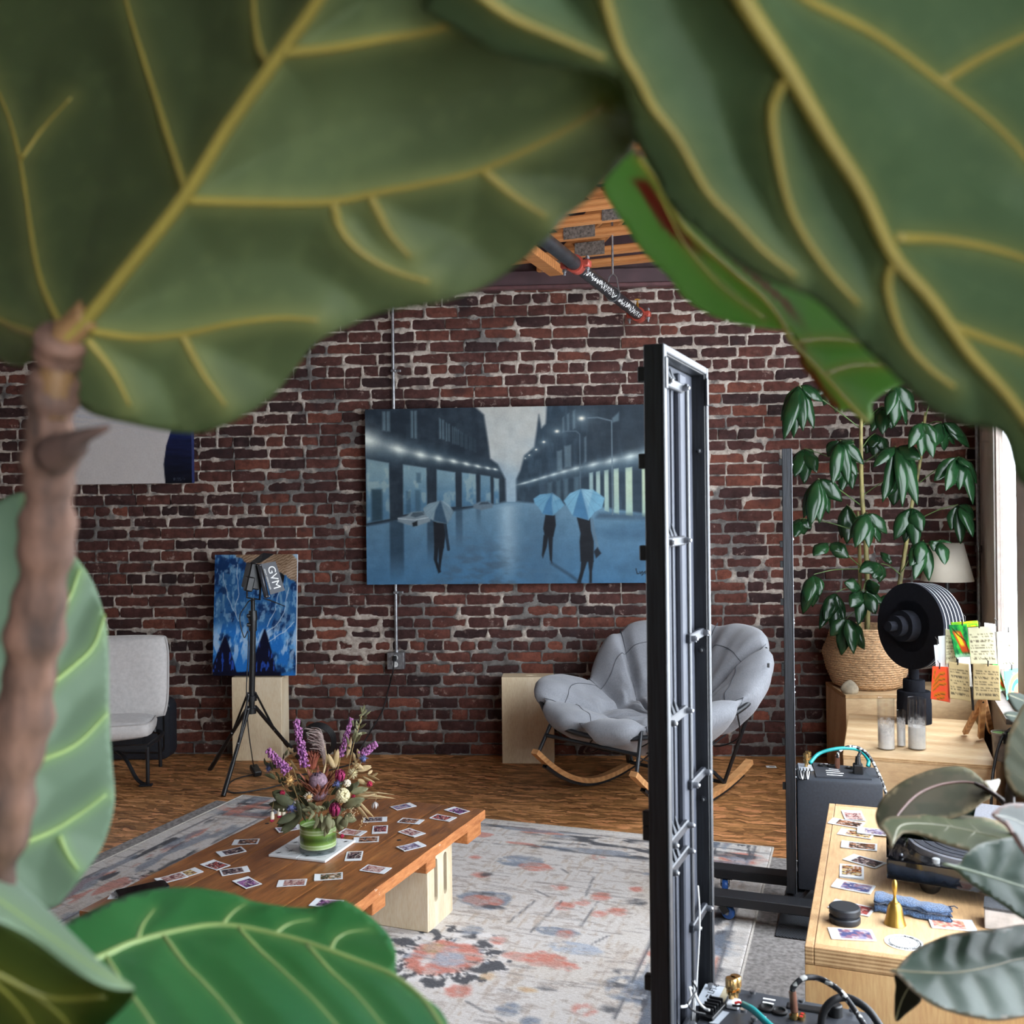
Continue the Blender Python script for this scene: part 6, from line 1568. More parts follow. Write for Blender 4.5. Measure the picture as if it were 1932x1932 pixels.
# front left lower corner of the plinth hangs 22 mm above the bench on feet
zpl = ZB + .032
pl0 = G(1673, 1658, zpl); pl1 = G(1850, 1686, zpl); tax = (pl1 - pl0); tax.z = 0; tang = math.atan2(tax.y, tax.x)
t = thing('turntable', 'black turntable under a clear dust cover on the near bench', 'turntable', (pl0.x, pl0.y, ZB), tang)
PW, PD = .40, .33
M_GLOSSB = plain('gloss_black', (14, 15, 18), .06, var=.03, coat=.5)
mb = MB(); mb.box((PW / 2, PD / 2, .032 + .022), (PW, PD, .044), .0015); mb.build('plinth', M_GLOSSB, t)
for (x, y) in ((.085, .05), (PW - .06, .05), (.07, PD - .05), (PW - .06, PD - .05)):
    mb = MB(); mb.lathe([(0, .0), (.012, 0), (.019, .006), (.024, .018), (.024, .0318), (0, .0318)], 20, Matrix.Translation((x, y, 0))); mb.build('foot', M_BLACKPL, t, 40)
mb = MB(); mb.lathe([(0, 0), (.150, 0), (.150, .014), (.147, .016), (0, .016)], 56, Matrix.Translation((PW * .44, PD * .5, .0765))); mb.build('platter', plain('platter_grey', (150, 152, 158), .35, .2), t, 40)
mb = MB()
for k in range(5): mb.lathe([(.143 - k * .021, .0), (.143 - k * .021, .002), (.127 - k * .021, .002), (.127 - k * .021, .0)], 56, Matrix.Translation((PW * .44, PD * .5, .0925)), False, False)
mb.build('record', plain('platter_band_grey', (84, 86, 92), .25, var=.05), t, 40)  # grey bands of the bare platter; no record lies on it
mb = MB(); mb.lathe([(0, 0), (.05, 0), (.05, .0018), (0, .0018)], 32, Matrix.Translation((PW * .44, PD * .5, .0943))); mb.build('platter_centre', plain('platter_centre_grey', (176, 176, 178), .5), t, 40)
mb = MB(); mb.lathe([(0, 0), (.008, 0), (.0085, .009), (.007, .010), (0, .0102)], 20, Matrix.Translation((.100, .022, .0765))); mb.build('speed_knob', M_OUTLETW, t, 40)
mb = MB(); mb.ball((.028, .03, .080), .004, 2); mb.build('indicator', M_STEEL, t, 60)
mb = MB(); mb.tube([(PW - .05, PD - .06, .115), (PW - .06, .10, .115), (PW - .12, .06, .108)], .004, 8); mb.cyl((PW - .05, PD - .06, .0765), (PW - .05, PD - .06, .118), .014, seg=14); mb.build('tonearm', M_STEEL, t, 50)
def acrylic():
    t = NT('clear_acrylic'); tr = t.n('ShaderNodeBsdfTransparent'); tr.inputs[0].default_value = (.95, .955, .965, 1); gl = t.n('ShaderNodeBsdfGlossy'); gl.inputs['Roughness'].default_value = .04
    fr = t.n('ShaderNodeFresnel'); fr.inputs[0].default_value = 1.22; mx = t.n('ShaderNodeMixShader'); t.l(fr.outputs[0], mx.inputs[0]); t.l(tr.outputs[0], mx.inputs[1]); t.l(gl.outputs[0], mx.inputs[2]); t.l(mx.outputs[0], t.out.inputs[0]); return t.m
M_ACRYL = acrylic()
ck = .003; ch_ = .052; zc0 = .0785
cov = MB(); cov.box((PW / 2, PD / 2, zc0 + ch_), (PW, PD, ck), .001); cov.box((PW / 2, ck / 2, zc0 + ch_ / 2), (PW, ck, ch_ - ck), 0); cov.box((PW / 2, PD - ck / 2, zc0 + ch_ / 2), (PW, ck, ch_ - ck), 0); cov.box((ck / 2, PD / 2, zc0 + ch_ / 2), (ck, PD - 2 * ck, ch_ - ck), 0); cov.box((PW - ck / 2, PD / 2, zc0 + ch_ / 2), (ck, PD - 2 * ck, ch_ - ck), 0)
cov.build('dust_cover', M_ACRYL, t)
# grey and white record sleeve lying on the cover
M_SLEEVE = plain('grey_sleeve', (104, 104, 112), .6, var=.12, scale=200)
q = lmat(t) @ Vector((.26, .235, zc0 + ch_ + .003)); s2 = thing('record_sleeve', 'grey record sleeve with a white edge lying on the turntable cover', 'record sleeve', tuple(q), tang)
mb = MB(); mb.box((0, 0, .0025), (.19, .17, .005), .001); mb.build('sleeve', M_SLEEVE, s2); mb = MB(); mb.box((.125, 0, .0025), (.055, .17, .0052), .001); mb.build('paper', M_WHITE, s2)

# ------------------------------------------------------------------ things on the far bench
def glass_mat(name, tint=(.97, .975, .98)):
    t = NT(name); tr = t.n('ShaderNodeBsdfTransparent'); tr.inputs[0].default_value = tint + (1,); gl = t.n('ShaderNodeBsdfGlossy'); gl.inputs['Roughness'].default_value = .05
    lw = t.n('ShaderNodeLayerWeight'); lw.inputs[0].default_value = .25; mx = t.n('ShaderNodeMixShader'); t.l(t.math('MULTIPLY_ADD', lw.outputs['Facing'], .22, .03), mx.inputs[0]); t.l(tr.outputs[0], mx.inputs[1]); t.l(gl.outputs[0], mx.inputs[2]); t.l(mx.outputs[0], t.out.inputs[0]); return t.m
M_GLASS = glass_mat('clear_glass')
def frost_mat():
    t = NT('frosted_wax'); co = t.coords((1, 1, 1)); sep = t.n('ShaderNodeSeparateXYZ'); t.l(co, sep.inputs[0]); n = t.noise(co, 55, 4)
    tr = t.n('ShaderNodeBsdfTransparent'); f = t.math('ADD', t.math('MULTIPLY', sep.outputs['Z'], -13), t.math('MULTIPLY', n, 1.4)); f2 = t.math('ADD', f, 1.15, clamp=True)
    t.col((206, 200, 194)); t.setp(Roughness=.6); mx = t.n('ShaderNodeMixShader'); t.l(f2, mx.inputs[0]); t.l(tr.outputs[0], mx.inputs[1]); t.l(t.b.outputs[0], mx.inputs[2]); t.l(mx.outputs[0], t.out.inputs[0]); return t.m
M_FROST = frost_mat(); M_WAX = plain('white_wax', (206, 202, 196), .6, var=.04, scale=40)
for (x, y, rr, hh, wz, lb) in ((1676.5, 1416, .0375, .225, .045, 'tall glass cylinder with soot and white wax, nearest the basket'), (1703, 1410, .021, .162, .06, 'small glass cylinder of white wax between two tall ones'), (1735, 1416, .039, .226, .10, 'tall glass cylinder half full of cloudy wax, nearest the card stand')):
    q = G(x, y, ZL); t = thing('glass_cylinder', lb, 'vase', (q.x, q.y + rr * .7, ZL), 0, 'glass cylinders on the far bench')
    mb = MB(); mb.lathe([(0, .002), (rr, .002), (rr, hh), (rr - .002, hh + .001), (rr - .003, hh), (rr - .003, .006), (0, .006)], 32); mb.build('glass', M_GLASS, t, 40)
    mb = MB(); mb.lathe([(0, .0065), (rr - .0035, .0065), (rr - .0035, wz), (rr * .5, wz + .004), (0, wz + .001)], 28); mb.build('wax', M_WAX, t, 40)
    mb = MB(); mb.lathe([(rr - .0034, wz), (rr - .0034, min(hh * .8, wz + .09))], 28, cap0=False, cap1=False); mb.build('wax_film', M_FROST, t, 60)
# stepped black disc sculpture
M_SCULPT = plain('charcoal_paint', (30, 31, 36), .95, var=.08, scale=60, spec=.03); M_SILV = plain('silver_rim', (168, 170, 174), .45, .5, var=.04)
q = G(1725, 1362, ZL); q = Vector((q.x, 4.92, ZL)); q.x = P(1725, 1362, 4.92).x
t = thing('disc_sculpture', 'black sculpture of stacked discs with silver rims on a stepped round base', 'sculpture', tuple(q))
s4 = 4.92 / F
def zz_(y): return P(1725, y, 4.92).z - ZL
mb = MB(); mb.lathe([(0, 0), (.082, 0), (.082, zz_(1325)), (.0805, zz_(1324)), (.0805, zz_(1305)), (.077, zz_(1303)), (0, zz_(1303))], 40); mb.build('base', M_SCULPT, t, 35)
mb = MB(); mb.lathe([(0, zz_(1303)), (.052, zz_(1303)), (.052, zz_(1283)), (.05, zz_(1281.5)), (0, zz_(1281))], 36); mb.build('step', M_SCULPT, t, 35)
mb = MB(); mb.cyl((0, 0, zz_(1281)), (0, 0, zz_(1250)), .025, seg=28); mb.build('neck', M_SCULPT, t, 35)
dc = P(1712, 1181, 4.92) - t.location; axd = Vector((-.92, -.40, .04)).normalized()
Rd = .215
def disc(a, b, r, m_, nm, rim=None):
    mb = MB(); mb.lathe([(0, a), (r, a), (r, b), (0, b)], 64, Matrix.Translation(dc) @ frame(axd)); o = mb.build(nm, m_, t, 35)
    return o
for k in range(6):
    z0_ = -.012 - k * .024; disc(z0_ - .018, z0_, Rd * (1 - .004 * k), M_SCULPT, 'disc')
    mb = MB(); ring = [dc + frame(axd).to_3x3() @ Vector((math.cos(a) * Rd * (1 - .004 * k), math.sin(a) * Rd * (1 - .004 * k), z0_ - .019)) for a in np.linspace(0, 2 * math.pi, 64, endpoint=False)]; mb.tube(ring, .0019, 6, closed=True); mb.build('silver_rim', M_SILV, t, 60)
disc(-.16, -.012, Rd * .6, M_SCULPT, 'core')
disc(-.012, .045, .078, M_SCULPT, 'hub'); disc(.045, .085, .052, M_SCULPT, 'hub'); disc(.085, .128, .025, M_SCULPT, 'hub')
# woven basket and stone
def weave():
    t = NT('seagrass_weave'); t.setp(Roughness=.85)
    uvm = t.n('ShaderNodeTexCoord').outputs['UV']
    b = t.n('ShaderNodeTexBrick'); t.l(uvm, b.inputs['Vector']); b.inputs['Scale'].default_value = 1; b.inputs['Color1'].default_value = lin4((190, 150, 104)); b.inputs['Color2'].default_value = lin4((168, 126, 82)); b.inputs['Mortar'].default_value = lin4((104, 74, 46)); b.inputs['Mortar Size'].default_value = .035; b.inputs['Brick Width'].default_value = .5; b.inputs['Row Height'].default_value = .25
    t.col(b.outputs['Color']); t.bump(b.outputs['Fac'], -.5, .006); return t.m
M_WEAVE = plain('seagrass', (180, 146, 110), .85, var=.28, scale=90, stretch=(1, 1, 2.5), bump=.4)
bq = Vector((P(1636, 1300, 5.53).x, 5.53, ZU)); t = thing('woven_basket', 'belly-shaped seagrass basket on the corner box holding the umbrella plant', 'basket', tuple(bq))
def bz(y): return P(1636, y, 5.5).z - ZU
bprof = [(.155, .008), (.185, .024), (.215, bz(1262)), (.236, bz(1232)), (.232, bz(1226)), (.205, bz(1205)), (.185, bz(1182)), (.188, bz(1180)), (.178, bz(1181)), (.196, bz(1205)), (.218, bz(1228)), (.17, .03)]
# coiled strands: each course of the weave is its own rope with a twist
mb = MB(); mb.lathe([(0, .0075)] + [(r * .985, z) for r, z in bprof[:7]], 48, cap0=False, cap1=False); mb.build('wall', M_WEAVE, t, 60, thick=.006)
import itertools
zs = np.linspace(.0085, bz(1184), 26); pr_ = bprof[:7]
for k, z in enumerate(zs):
    r = np.interp(z, [p[1] for p in pr_], [p[0] for p in pr_]); n = 88
    ring = [Vector((math.cos(a) * (r + .0022 * math.sin(i * math.pi / 2 + k * math.pi / 2)), math.sin(a) * (r + .0022 * math.sin(i * math.pi / 2 + k * math.pi / 2)), z + .0012 * math.cos(i * math.pi / 2 + k))) for i, a in enumerate(np.linspace(0, 2 * math.pi, n, endpoint=False))]
    mb = MB(); mb.tube(ring, .0062, 5, closed=True); mb.build('weave_row', M_WEAVE, t, 180)
q = G(1612, 1306, ZU); t = thing('smooth_stone', 'smooth grey stone in front of the woven basket', 'stone', (q.x - .035, q.y - .035, ZU))
mb = MB(); mb.ball((0, 0, .028), .05, 3)
for v in mb.bm.verts:
    n_ = .82 + .3 * float(vnoise(np.array([v.co.x * 22 + 5.]), np.array([v.co.z * 22 + v.co.y * 17]), 3)[0]); v.co.x *= n_ * (1.0 - .35 * max(0, v.co.z - .03) / .05); v.co.y *= .7 * n_; v.co.z = max(0.0, v.co.z * .95)
mb.build('stone', plain('grey_stone', (156, 144, 124), .8, var=.18, scale=25), t, 180)
# table lamp in the corner
lp_ = Vector((P(1787, 1096, 5.52).x, 5.52, ZU)); t = thing('table_lamp', 'table lamp with a cream tapered shade behind the disc sculpture', 'lamp', tuple(lp_))
def lz(y): return P(1787, y, 5.52).z - ZU
mb = MB(); mb.lathe([(.139, lz(1096)), (.086, lz(1025))], 40, cap0=False, cap1=False); mb.build('shade', leaf_mat('cream_shade', (206, 196, 180), (216, 208, 194), .9, .35, 6), t, 60, thick=.002)
mb = MB(); mb.lathe([(0, .0), (.07, .0), (.072, .02), (.03, .06), (.05, .16), (.06, .26), (.04, .38), (.012, .45), (.010, lz(1080)), (0, lz(1080))], 28); mb.build('base', plain('dark_ceramic', (46, 44, 46), .4), t, 50)
mb = MB(); mb.tube([(math.cos(a) * .02, 0, lz(1080) + .02 + .09 * math.sin(a)) for a in np.linspace(0, math.pi, 8)], .002, 5); mb.cyl((0, 0, lz(1080)), (0, 0, lz(1060)), .014, seg=12); mb.build('fitting', M_BRASS, t, 50)
# ------------------------------------------------------------------ card stand
D5 = 4.36
cs0 = P(1855, 1325, D5)
t = thing('card_stand', 'rough wooden tripod stand with wire arms for clipped cards', 'stand', (cs0.x, cs0.y, ZL))
M_STICK = plywood('rough_stick', (140, 92, 54), (176, 126, 80), (202, 158, 108), grain=(9, 9, 1.5), scale=3)
top = cs0
for (x, y, dd) in ((1819, 1386, .03), (1850, 1396, -.14), (1871, 1384, .08)):
    f = G(x, y, ZL); f = Vector((f.x, f.y, ZL + .0)); d_ = (f - top).normalized(); f2 = f - d_ * .022
    mb = MB(); mb.bar(top + Vector((0, 0, .02)) - d_ * .0, f2, .024, .020, .002, up=(0, 1, .2)); mb.build('leg', M_STICK, t, None, True)
M_WIRE = plain('dark_wire', (50, 44, 40), .5, .5)
armtop = P(1852, 1185, D5)
armtop = P(1852, 1185, D5 + .08); mb = MB(); mb.tube([top, P(1852, 1312, D5 + .05), P(1852, 1295, D5 + .08), armtop], .005, 8); mb.build('post', M_WIRE, t, 60, True)
mb = MB(); mb.bar(P(1833, 1296, D5 + .03), P(1836, 1340, D5 + .03), .012, .006); mb.build('black_brace', M_BLACKPL, t, None, True)
M_MUSIC = paint_mat('sheet_music', .85); M_ARTC = paint_mat('painted_card', .5)
def card_img(kind, nx, ny, seed):
    U, V = np.meshgrid(np.linspace(0, 1, nx + 1), np.linspace(0, 1, ny + 1)); n = fbm(U * 40, V * 60, seed, 2); n2 = fbm(U * 6, V * 6, seed + 2, 3)
    if kind.startswith('music'):
        paper = {'music': (196, 174, 128), 'musicg': (186, 180, 150), 'musicl': (212, 214, 190)}[kind]
        img = np.ones(U.shape + (3,)) * np.array(paper, float) * (.95 + .1 * n2[..., None])
        for k in range(5):
            c0 = .20 + k * .155
            for j in range(2):
                m = sstep(.022, .012, np.abs(V - c0 - j * .055)) * (U > .06) * (U < .94) * sstep(.38, .55, n); img = over(img, m * .75, (70, 62, 50))
        img = over(img, sstep(.012, .006, np.abs(V - .08)) * (U > .3) * (U < .7) * .6, (80, 70, 56)); return img
    if kind == 'white': return np.ones(U.shape + (3,)) * np.array([226, 230, 234.])
    if kind == 'green':
        img = np.ones(U.shape + (3,)) * np.array([20, 130, 60.]); img = over(img, sstep(.5, .65, n2), (60, 190, 60)); img = over(img, sstep(.42, .3, n2), (10, 80, 50))
        d1 = (U - .55) - (V - .5) * .62; img = over(img, sstep(.26, .22, np.abs(d1)) * sstep(.15, .25, V) * sstep(.95, .8, V), (200, 72, 24)); img = over(img, sstep(.14, .10, np.abs(d1 + .02)) * sstep(.2, .3, V) * sstep(.72, .6, V), (224, 206, 40)); img = over(img, linemask(U, V, [(.15, .1), (.4, .3), (.8, .5), (.95, .95)], .02, .02), (40, 20, 16)); img = over(img, sstep(.88, .95, V + (n - .5) * .1) * .8, (190, 220, 190)); return img
    if kind == 'red':
        img = np.ones(U.shape + (3,)) * np.array([232, 84, 50.]); img = over(img, sstep(.9, .94, U), (222, 104, 92))
        for k, (x0, y0, x1, y1) in enumerate(((.2, .42, .75, .18), (.1, .58, .75, .34), (.1, .72, .8, .48), (.2, .86, .75, .76), (.35, .94, .7, .88), (.12, .35, .2, .12))):
            img = over(img, linemask(U, V, [(x0, y0), ((x0 + x1) / 2, min(y0, y1) + .03), (x1, y1)], .05, .03), (214, 110, 30)); img = over(img, linemask(U, V, [(x0, y0 + .03), ((x0 + x1) / 2, min(y0, y1) + .06), (x1, y1 + .03)], .014, .012), (90, 84, 24))
        return img
    if kind == 'yellow':
        img = np.ones(U.shape + (3,)) * np.array([226, 214, 40.]); img = over(img, sstep(.45, .6, n2), (120, 200, 50)); return img
    img = np.ones(U.shape + (3,)) * np.array([90, 176, 150.]); rr = np.hypot(U - .9, (V - .9)); img = over(img, sstep(.75, .7, rr), (226, 110, 84)); img = over(img, sstep(.55, .5, rr), (60, 160, 140)); img = over(img, sstep(.35, .3, rr), (230, 130, 96)); img = over(img, sstep(.6, .7, n2) * .6, (220, 206, 110)); return img
gC = 'clipped cards on the wooden stand'
def card(label, corners, dd, kind, seed, clip=None):
    """corners: TL, TR, BR, BL in pixels with a depth each -> gently bent card"""
    nx, ny = 24, 30
    tl_, tr_, br_, bl_ = [P(c[0], c[1], D5 + dd + (c[2] if len(c) > 2 else 0)) for c in corners]
    c = (tl_ + tr_ + br_ + bl_) / 4; t2 = thing('clipped_card', label, 'card', tuple(c), 0, gC)
    pos = np.zeros((ny + 1, nx + 1, 3)); nrm = (tr_ - tl_).cross(bl_ - tl_).normalized()
    for j in range(ny + 1):
        for i in range(nx + 1):
            u, v = i / nx, j / ny; p = tl_.lerp(tr_, u).lerp(bl_.lerp(br_, u), v) + nrm * .006 * math.sin(math.pi * u) * (v) - c; pos[j, i] = p
    o = mesh_obj('card', grid_mesh('card', nx, ny, pos, nlin(np.clip(card_img(kind, nx, ny, seed), 0, 255))), M_MUSIC if kind.startswith('music') else M_ARTC, t2, 180, thick=.0006)
    if clip:
        q = P(clip[0], clip[1], D5 + dd - .008) - c
        mb = MB(); mb.bar(q + Vector((0, 0, -.012)), q + Vector((.001, 0, .014)), .006, .004, .001); mb.build('clip', M_WIRE, t2)
        mb = MB(); mb.cyl(q + Vector((0, .004, .012)), q + Vector((.0, .02, .022)), .0012, seg=5); mb.build('wire', M_WIRE, t2)
def cc(x, y): return (1700 + x / 7.43, 1160 + y / 7.43)
def C4(*p): return [cc(*q) for q in p]
card('green and orange painted card at the top of the card stand', C4((665, 140), (920, 135), (975, 585), (765, 600)), -.03, 'green', 3, cc(858, 110))
card('grey sheet-music card right of the green painted one', C4((930, 180), (1305, 155), (1350, 690), (975, 690)), .0, 'musicg', 8, cc(1095, 150))
card('sheet-music card lower left, next to the red painted one', C4((665, 655), (950, 690), (978, 1215), (685, 1170)), -.04, 'music', 13, cc(795, 665))
card('sheet-music card lower right, in front of the tripod top', C4((1005, 680), (1385, 710), (1395, 1205), (1015, 1190)), -.05, 'music', 17, cc(1218, 685))
card('bright red painted card at the lower left of the stand', C4((440, 720), (665, 730), (690, 1230), (415, 1180)), -.02, 'red', 21, cc(540, 720))
card('yellow painted card peeping over the green one', C4((700, 105), (1075, 80), (1085, 160), (705, 200)), .03, 'yellow', 25, cc(893, 60))
card('light sheet-music card at right, lit by the window', C4((1340, 240), (1625, 215), (1640, 760), (1360, 760)), .05, 'musicl', 29, cc(1505, 210))
card('pale sheet-music card behind the green one, left side', C4((622, 195), (735, 215), (775, 660), (630, 690)), .03, 'musicg', 33)
card('white card hanging beside the black discs', C4((460, 425), (550, 405), (560, 730), (490, 735)), .0, 'white', 37, cc(505, 385))
card('narrow white card behind the left cards', C4((522, 300), (632, 290), (660, 745), (560, 735)), .04, 'white', 41)
card('white card between the two lower sheet-music cards', C4((770, 590), (965, 590), (1000, 1005), (970, 1005)), .06, 'white', 45)
card('teal and coral painted card at the far right of the stand', C4((1440, 770), (1660, 740), (1680, 1110), (1480, 1200)), .02, 'teal', 49, cc(1550, 740))
card('painted card with green strokes behind the lower sheet music', C4((1280, 690), (1360, 690), (1470, 1060), (1395, 1075)), .05, 'green', 53)
card('blank white card in the light at the upper right', C4((1165, 110), (1320, 130), (1330, 240), (1170, 200)), .06, 'white', 57, cc(1335, 120))
# little glass pot with a sprig, and its black cable
q = G(1893, 1448, ZL); q = Vector((P(1893, 1440, 4.02).x, 4.02, 0)); 
zt = G(1890, 1400, .0); 
pz = SILL + .012
D6 = 4.16
pc = P(1892, 1440, D6); t = thing('bucket_pot', 'small grey metal pot topped with moss on the right end of the far bench', 'pot', (pc.x, pc.y, ZL))
ph_ = P(1892, 1381, D6).z - ZL
mb = MB(); mb.lathe([(0, .001), (.034, .001), (.042, ph_ - .01), (.045, ph_ - .008), (.045, ph_), (.042, ph_), (.040, ph_ - .01), (0, ph_ - .012)], 30); mb.build('pot', plain('dull_zinc', (128, 118, 108), .5, .3, var=.15), t, 40)
mb = MB(); mb.lathe([(0, ph_ - .006), (.03, ph_ - .004), (.041, ph_ - .006), (.03, ph_ - .012)], 24); mb.build('moss', plain('moss', (92, 128, 66), .95, var=.3, scale=120, bump=.8), t, 60)
mb = MB(); mb.tube(smooth_path([P(1908, 1374, D6 - .05), P(1893, 1388, D6 - .06), P(1882, 1415, D6 - .11), P(1875, 1450, D6 - .16), P(1872, 1475, D6 - .22), P(1870, 1520, D6 - .25), P(1869, 1560, D6 - .25), G(1868, 1640, .01)], 8), .006, 8)
t2 = thing('black_cable', 'black cable looping down in front of the far bench by the pot', 'cable', tuple(G(1868, 1600))); mb.build('cable', M_CABLE, t2, 180, True)
mb = MB(); mb.box(P(1896, 1393, D6 - .06), (.02, .02, .045), .004); mb.build('connector', M_BLACKPL, t2, None, True)
# ------------------------------------------------------------------ tile coasters
TTOP = TZ + .0012
a0, a1, a2 = G(506, 1612, TTOP + .008), G(614, 1624, TTOP + .008), G(671.5, 1589.5, TTOP + .008)
ex = (a1 - a0); ey = (a2 - a1); tsx = ex.length / 2; tsy = ey.length / 2; ta = math.atan2(ex.y, ex.x)
M_TILE = plain('glazed_white', (222, 224, 226), .18, var=.02); M_STAR = plain('star_black', (40, 42, 46), .3)
def star(cx, cy, r, n=8):
    return [(cx + math.cos(math.pi * k / n) * (r if k % 2 == 0 else r * .24) * (1 if k % 4 == 0 else .72), cy + math.sin(math.pi * k / n) * (r if k % 2 == 0 else r * .24) * (1 if k % 4 == 0 else .72)) for k in range(2 * n)]
names = ['white star tile coaster at the near left under the vase', 'white star tile coaster at the near right under the vase', 'white star tile coaster at the far left under the vase', 'white star tile coaster at the far right under the vase']
exn = ex.normalized(); eyn = Vector((-exn.y, exn.x, 0))
tsy = tsx
for k in range(4):
    i, j = k % 2, k // 2; c = a0 + exn * (tsx * (i + .5)) + eyn * (tsy * (j + .5)); t = thing('tile_coaster', names[k], 'tile', (c.x, c.y, TTOP), ta, 'star tiles under the vase')
    mb = MB(); mb.box((0, 0, .004), (tsx - .0012, tsy - .0012, .0076), .0012); mb.build('tile', M_TILE, t)
    for (sx, sy, r) in ((0, 0, .019), (-tsx * .48, -tsy * .48, .015), (tsx * .48, tsy * .48, .015)):
        pts = [(max(-tsx / 2 + .002, min(tsx / 2 - .002, p[0])), max(-tsy / 2 + .002, min(tsy / 2 - .002, p[1]))) for p in star(sx * .55, sy * .55, r)]
        mb = MB(); mb.prism(pts, .0078, .0081); mb.build('star', M_STAR, t)
    mb = MB(); mb.box((tsx * .22, -tsy * .25, .00795), (.03, .0012, .0003), 0, Matrix.Rotation(.6, 3, 'Z')); mb.build('line', M_STAR, t); mb = MB(); mb.box((-tsx * .25, tsy * .2, .00795), (.03, .0012, .0003), 0, Matrix.Rotation(-.7, 3, 'Z')); mb.build('line', M_STAR, t)
# ------------------------------------------------------------------ glass vase
VZ = TTOP + .0085
DV = 3.24
vc = P(600.5, 1600, DV); vc = Vector((vc.x, vc.y, VZ)); VR = .0635; VH = .108
t = thing('glass_vase', 'round clear glass vase lined with green and white striped leaves', 'vase', tuple(vc))
mb = MB(); mb.lathe([(0, .001), (VR - .004, .001), (VR, .006), (VR, VH)], 40, cap1=False); mb.build('glass', M_GLASS, t, 50)
mb = MB(); mb.lathe([(0, .0012), (VR - .005, .0012), (VR - .003, .007), (VR - .003, .016), (0, .016)], 36); mb.build('thick_base', glass_mat('thick_glass', (.80, .85, .85)), t, 50)
def liner_mat():
    t_ = NT('striped_leaf_liner'); t_.setp(Roughness=.35); co = t_.coords((1.5, 1.5, 22)); w = t_.n('ShaderNodeTexWave', bands_direction='Z'); t_.l(co, w.inputs[0]); w.inputs['Scale'].default_value = .30; w.inputs['Distortion'].default_value = 2.2; w.inputs['Detail Scale'].default_value = .6
    c = t_.ramp(w.outputs['Fac'], [(.0, (62, 92, 32)), (.45, (98, 134, 52)), (.75, (122, 154, 74)), (.88, (196, 212, 168)), (1.0, (150, 178, 110))]); t_.col(c); return t_.m
mb = MB(); mb.lathe([(VR - .005, .018), (VR - .004, VH - .016)], 36, cap0=True, cap1=False); mb.build('leaf_liner', liner_mat(), t, 60)
# ------------------------------------------------------------------ dried flowers
def FP(x, y, dd=0.0): return P(500 + x / 6.9, 1340 + y / 6.9, DV + dd)
mouth = vc + Vector((0, 0, VH - .02))
M_STEMG = plain('dry_stem', (150, 128, 84), .8, var=.15); M_PURP = plain('liatris_purple', (146, 92, 138), .8, var=.28, scale=120); M_OLIVE = leaf_mat('olive_dry_leaf', (112, 112, 82), (150, 148, 112), .7, .2, 30); M_TAN = leaf_mat('tan_dry_leaf', (188, 160, 112), (212, 190, 150), .8, .2, 30); M_DKGREEN = leaf_mat('dark_dry_leaf', (74, 78, 56), (104, 106, 76), .7, .15, 30)
M_PROT = plain('protea_rust', (124, 70, 52), .85, var=.25, scale=90); M_PROTD = plain('protea_purple', (66, 46, 62), .9, var=.3, scale=120); M_PROTM = plain('protea_mauve', (128, 104, 116), .9, var=.25, scale=150)
M_MAG = plain('magenta_petal', (134, 30, 76), .7, var=.2, scale=60); M_RED = plain('crimson_floret', (150, 24, 58), .75, var=.25, scale=150); M_BLUEF = plain('thistle_blue', (78, 84, 124), .8, var=.25, scale=120); M_STRAW = plain('strawflower', (186, 148, 92), .75, var=.2, scale=90); M_CREAMF = plain('cream_fuzz', (196, 186, 148), .9, var=.22, scale=160, bump=.6); M_WHITEF = plain('white_tuft', (216, 206, 186), .8, var=.1)
gF = 'dried flowers in the glass vase'
rf = random.Random(8)
def stem_to(mb, p, r=.0016):
    p = Vector(p); aj = rf.random() * 6.283; rj = .05 * math.sqrt(rf.random()); b = Vector((vc.x + math.cos(aj) * rj, vc.y + math.sin(aj) * rj, mouth.z)); mb.tube(smooth_path([p.lerp(b, .5), p.lerp(b, .25) + Vector((0, 0, .004)), p], 4), r, 6)
FK = 1.6
def fthing(name, label, p): 
    t = thing(name, label, 'flower', tuple(p), 0, gF); mb = MB(); stem_to(mb, p); mb.build('stem', M_STEMG, t, 60, True); return t
rf = random.Random(8)
def spike(label, top, bot, r, dd=0.0):
    r *= 1.35; a, b = FP(*top, dd), FP(*bot, dd); t = fthing('liatris_spike', label, b); mb = MB(); ax = (a - b); L = ax.length; ax.normalize(); o1 = ax.orthogonal().normalized(); o2 = ax.cross(o1)
    for k in range(190):
        f = rf.random() ** .9; rr = r * (1.05 - .45 * f) * (.55 + .5 * rf.random()); an = rf.random() * 6.283
        mb.ball(b + ax * L * f + (o1 * math.cos(an) + o2 * math.sin(an)) * rr, rf.uniform(.0026, .0044), 1, (1, 1, 1.3))
    o = mb.build('florets', M_PURP, t, 180, True); o['kind'] = 'stuff'; mb = MB(); mb.cyl(b, b + ax * L * .97, r * .55, r * .3, seg=8); mb.build('core', plain('liatris_core', (110, 58, 112), .9), t, 60, True)
spike('upright purple liatris spike left of the protea', (405, 130), (520, 740), .0115)
spike('purple liatris spike leaning out to the far left', (30, 520), (300, 800), .0115, -.02)
spike('tall thin purple liatris spike right of the feathery grass', (1125, 110), (985, 600), .0075, .04)
spike('short purple liatris spike leaning out to the right', (1450, 440), (1250, 580), .0095, .03)
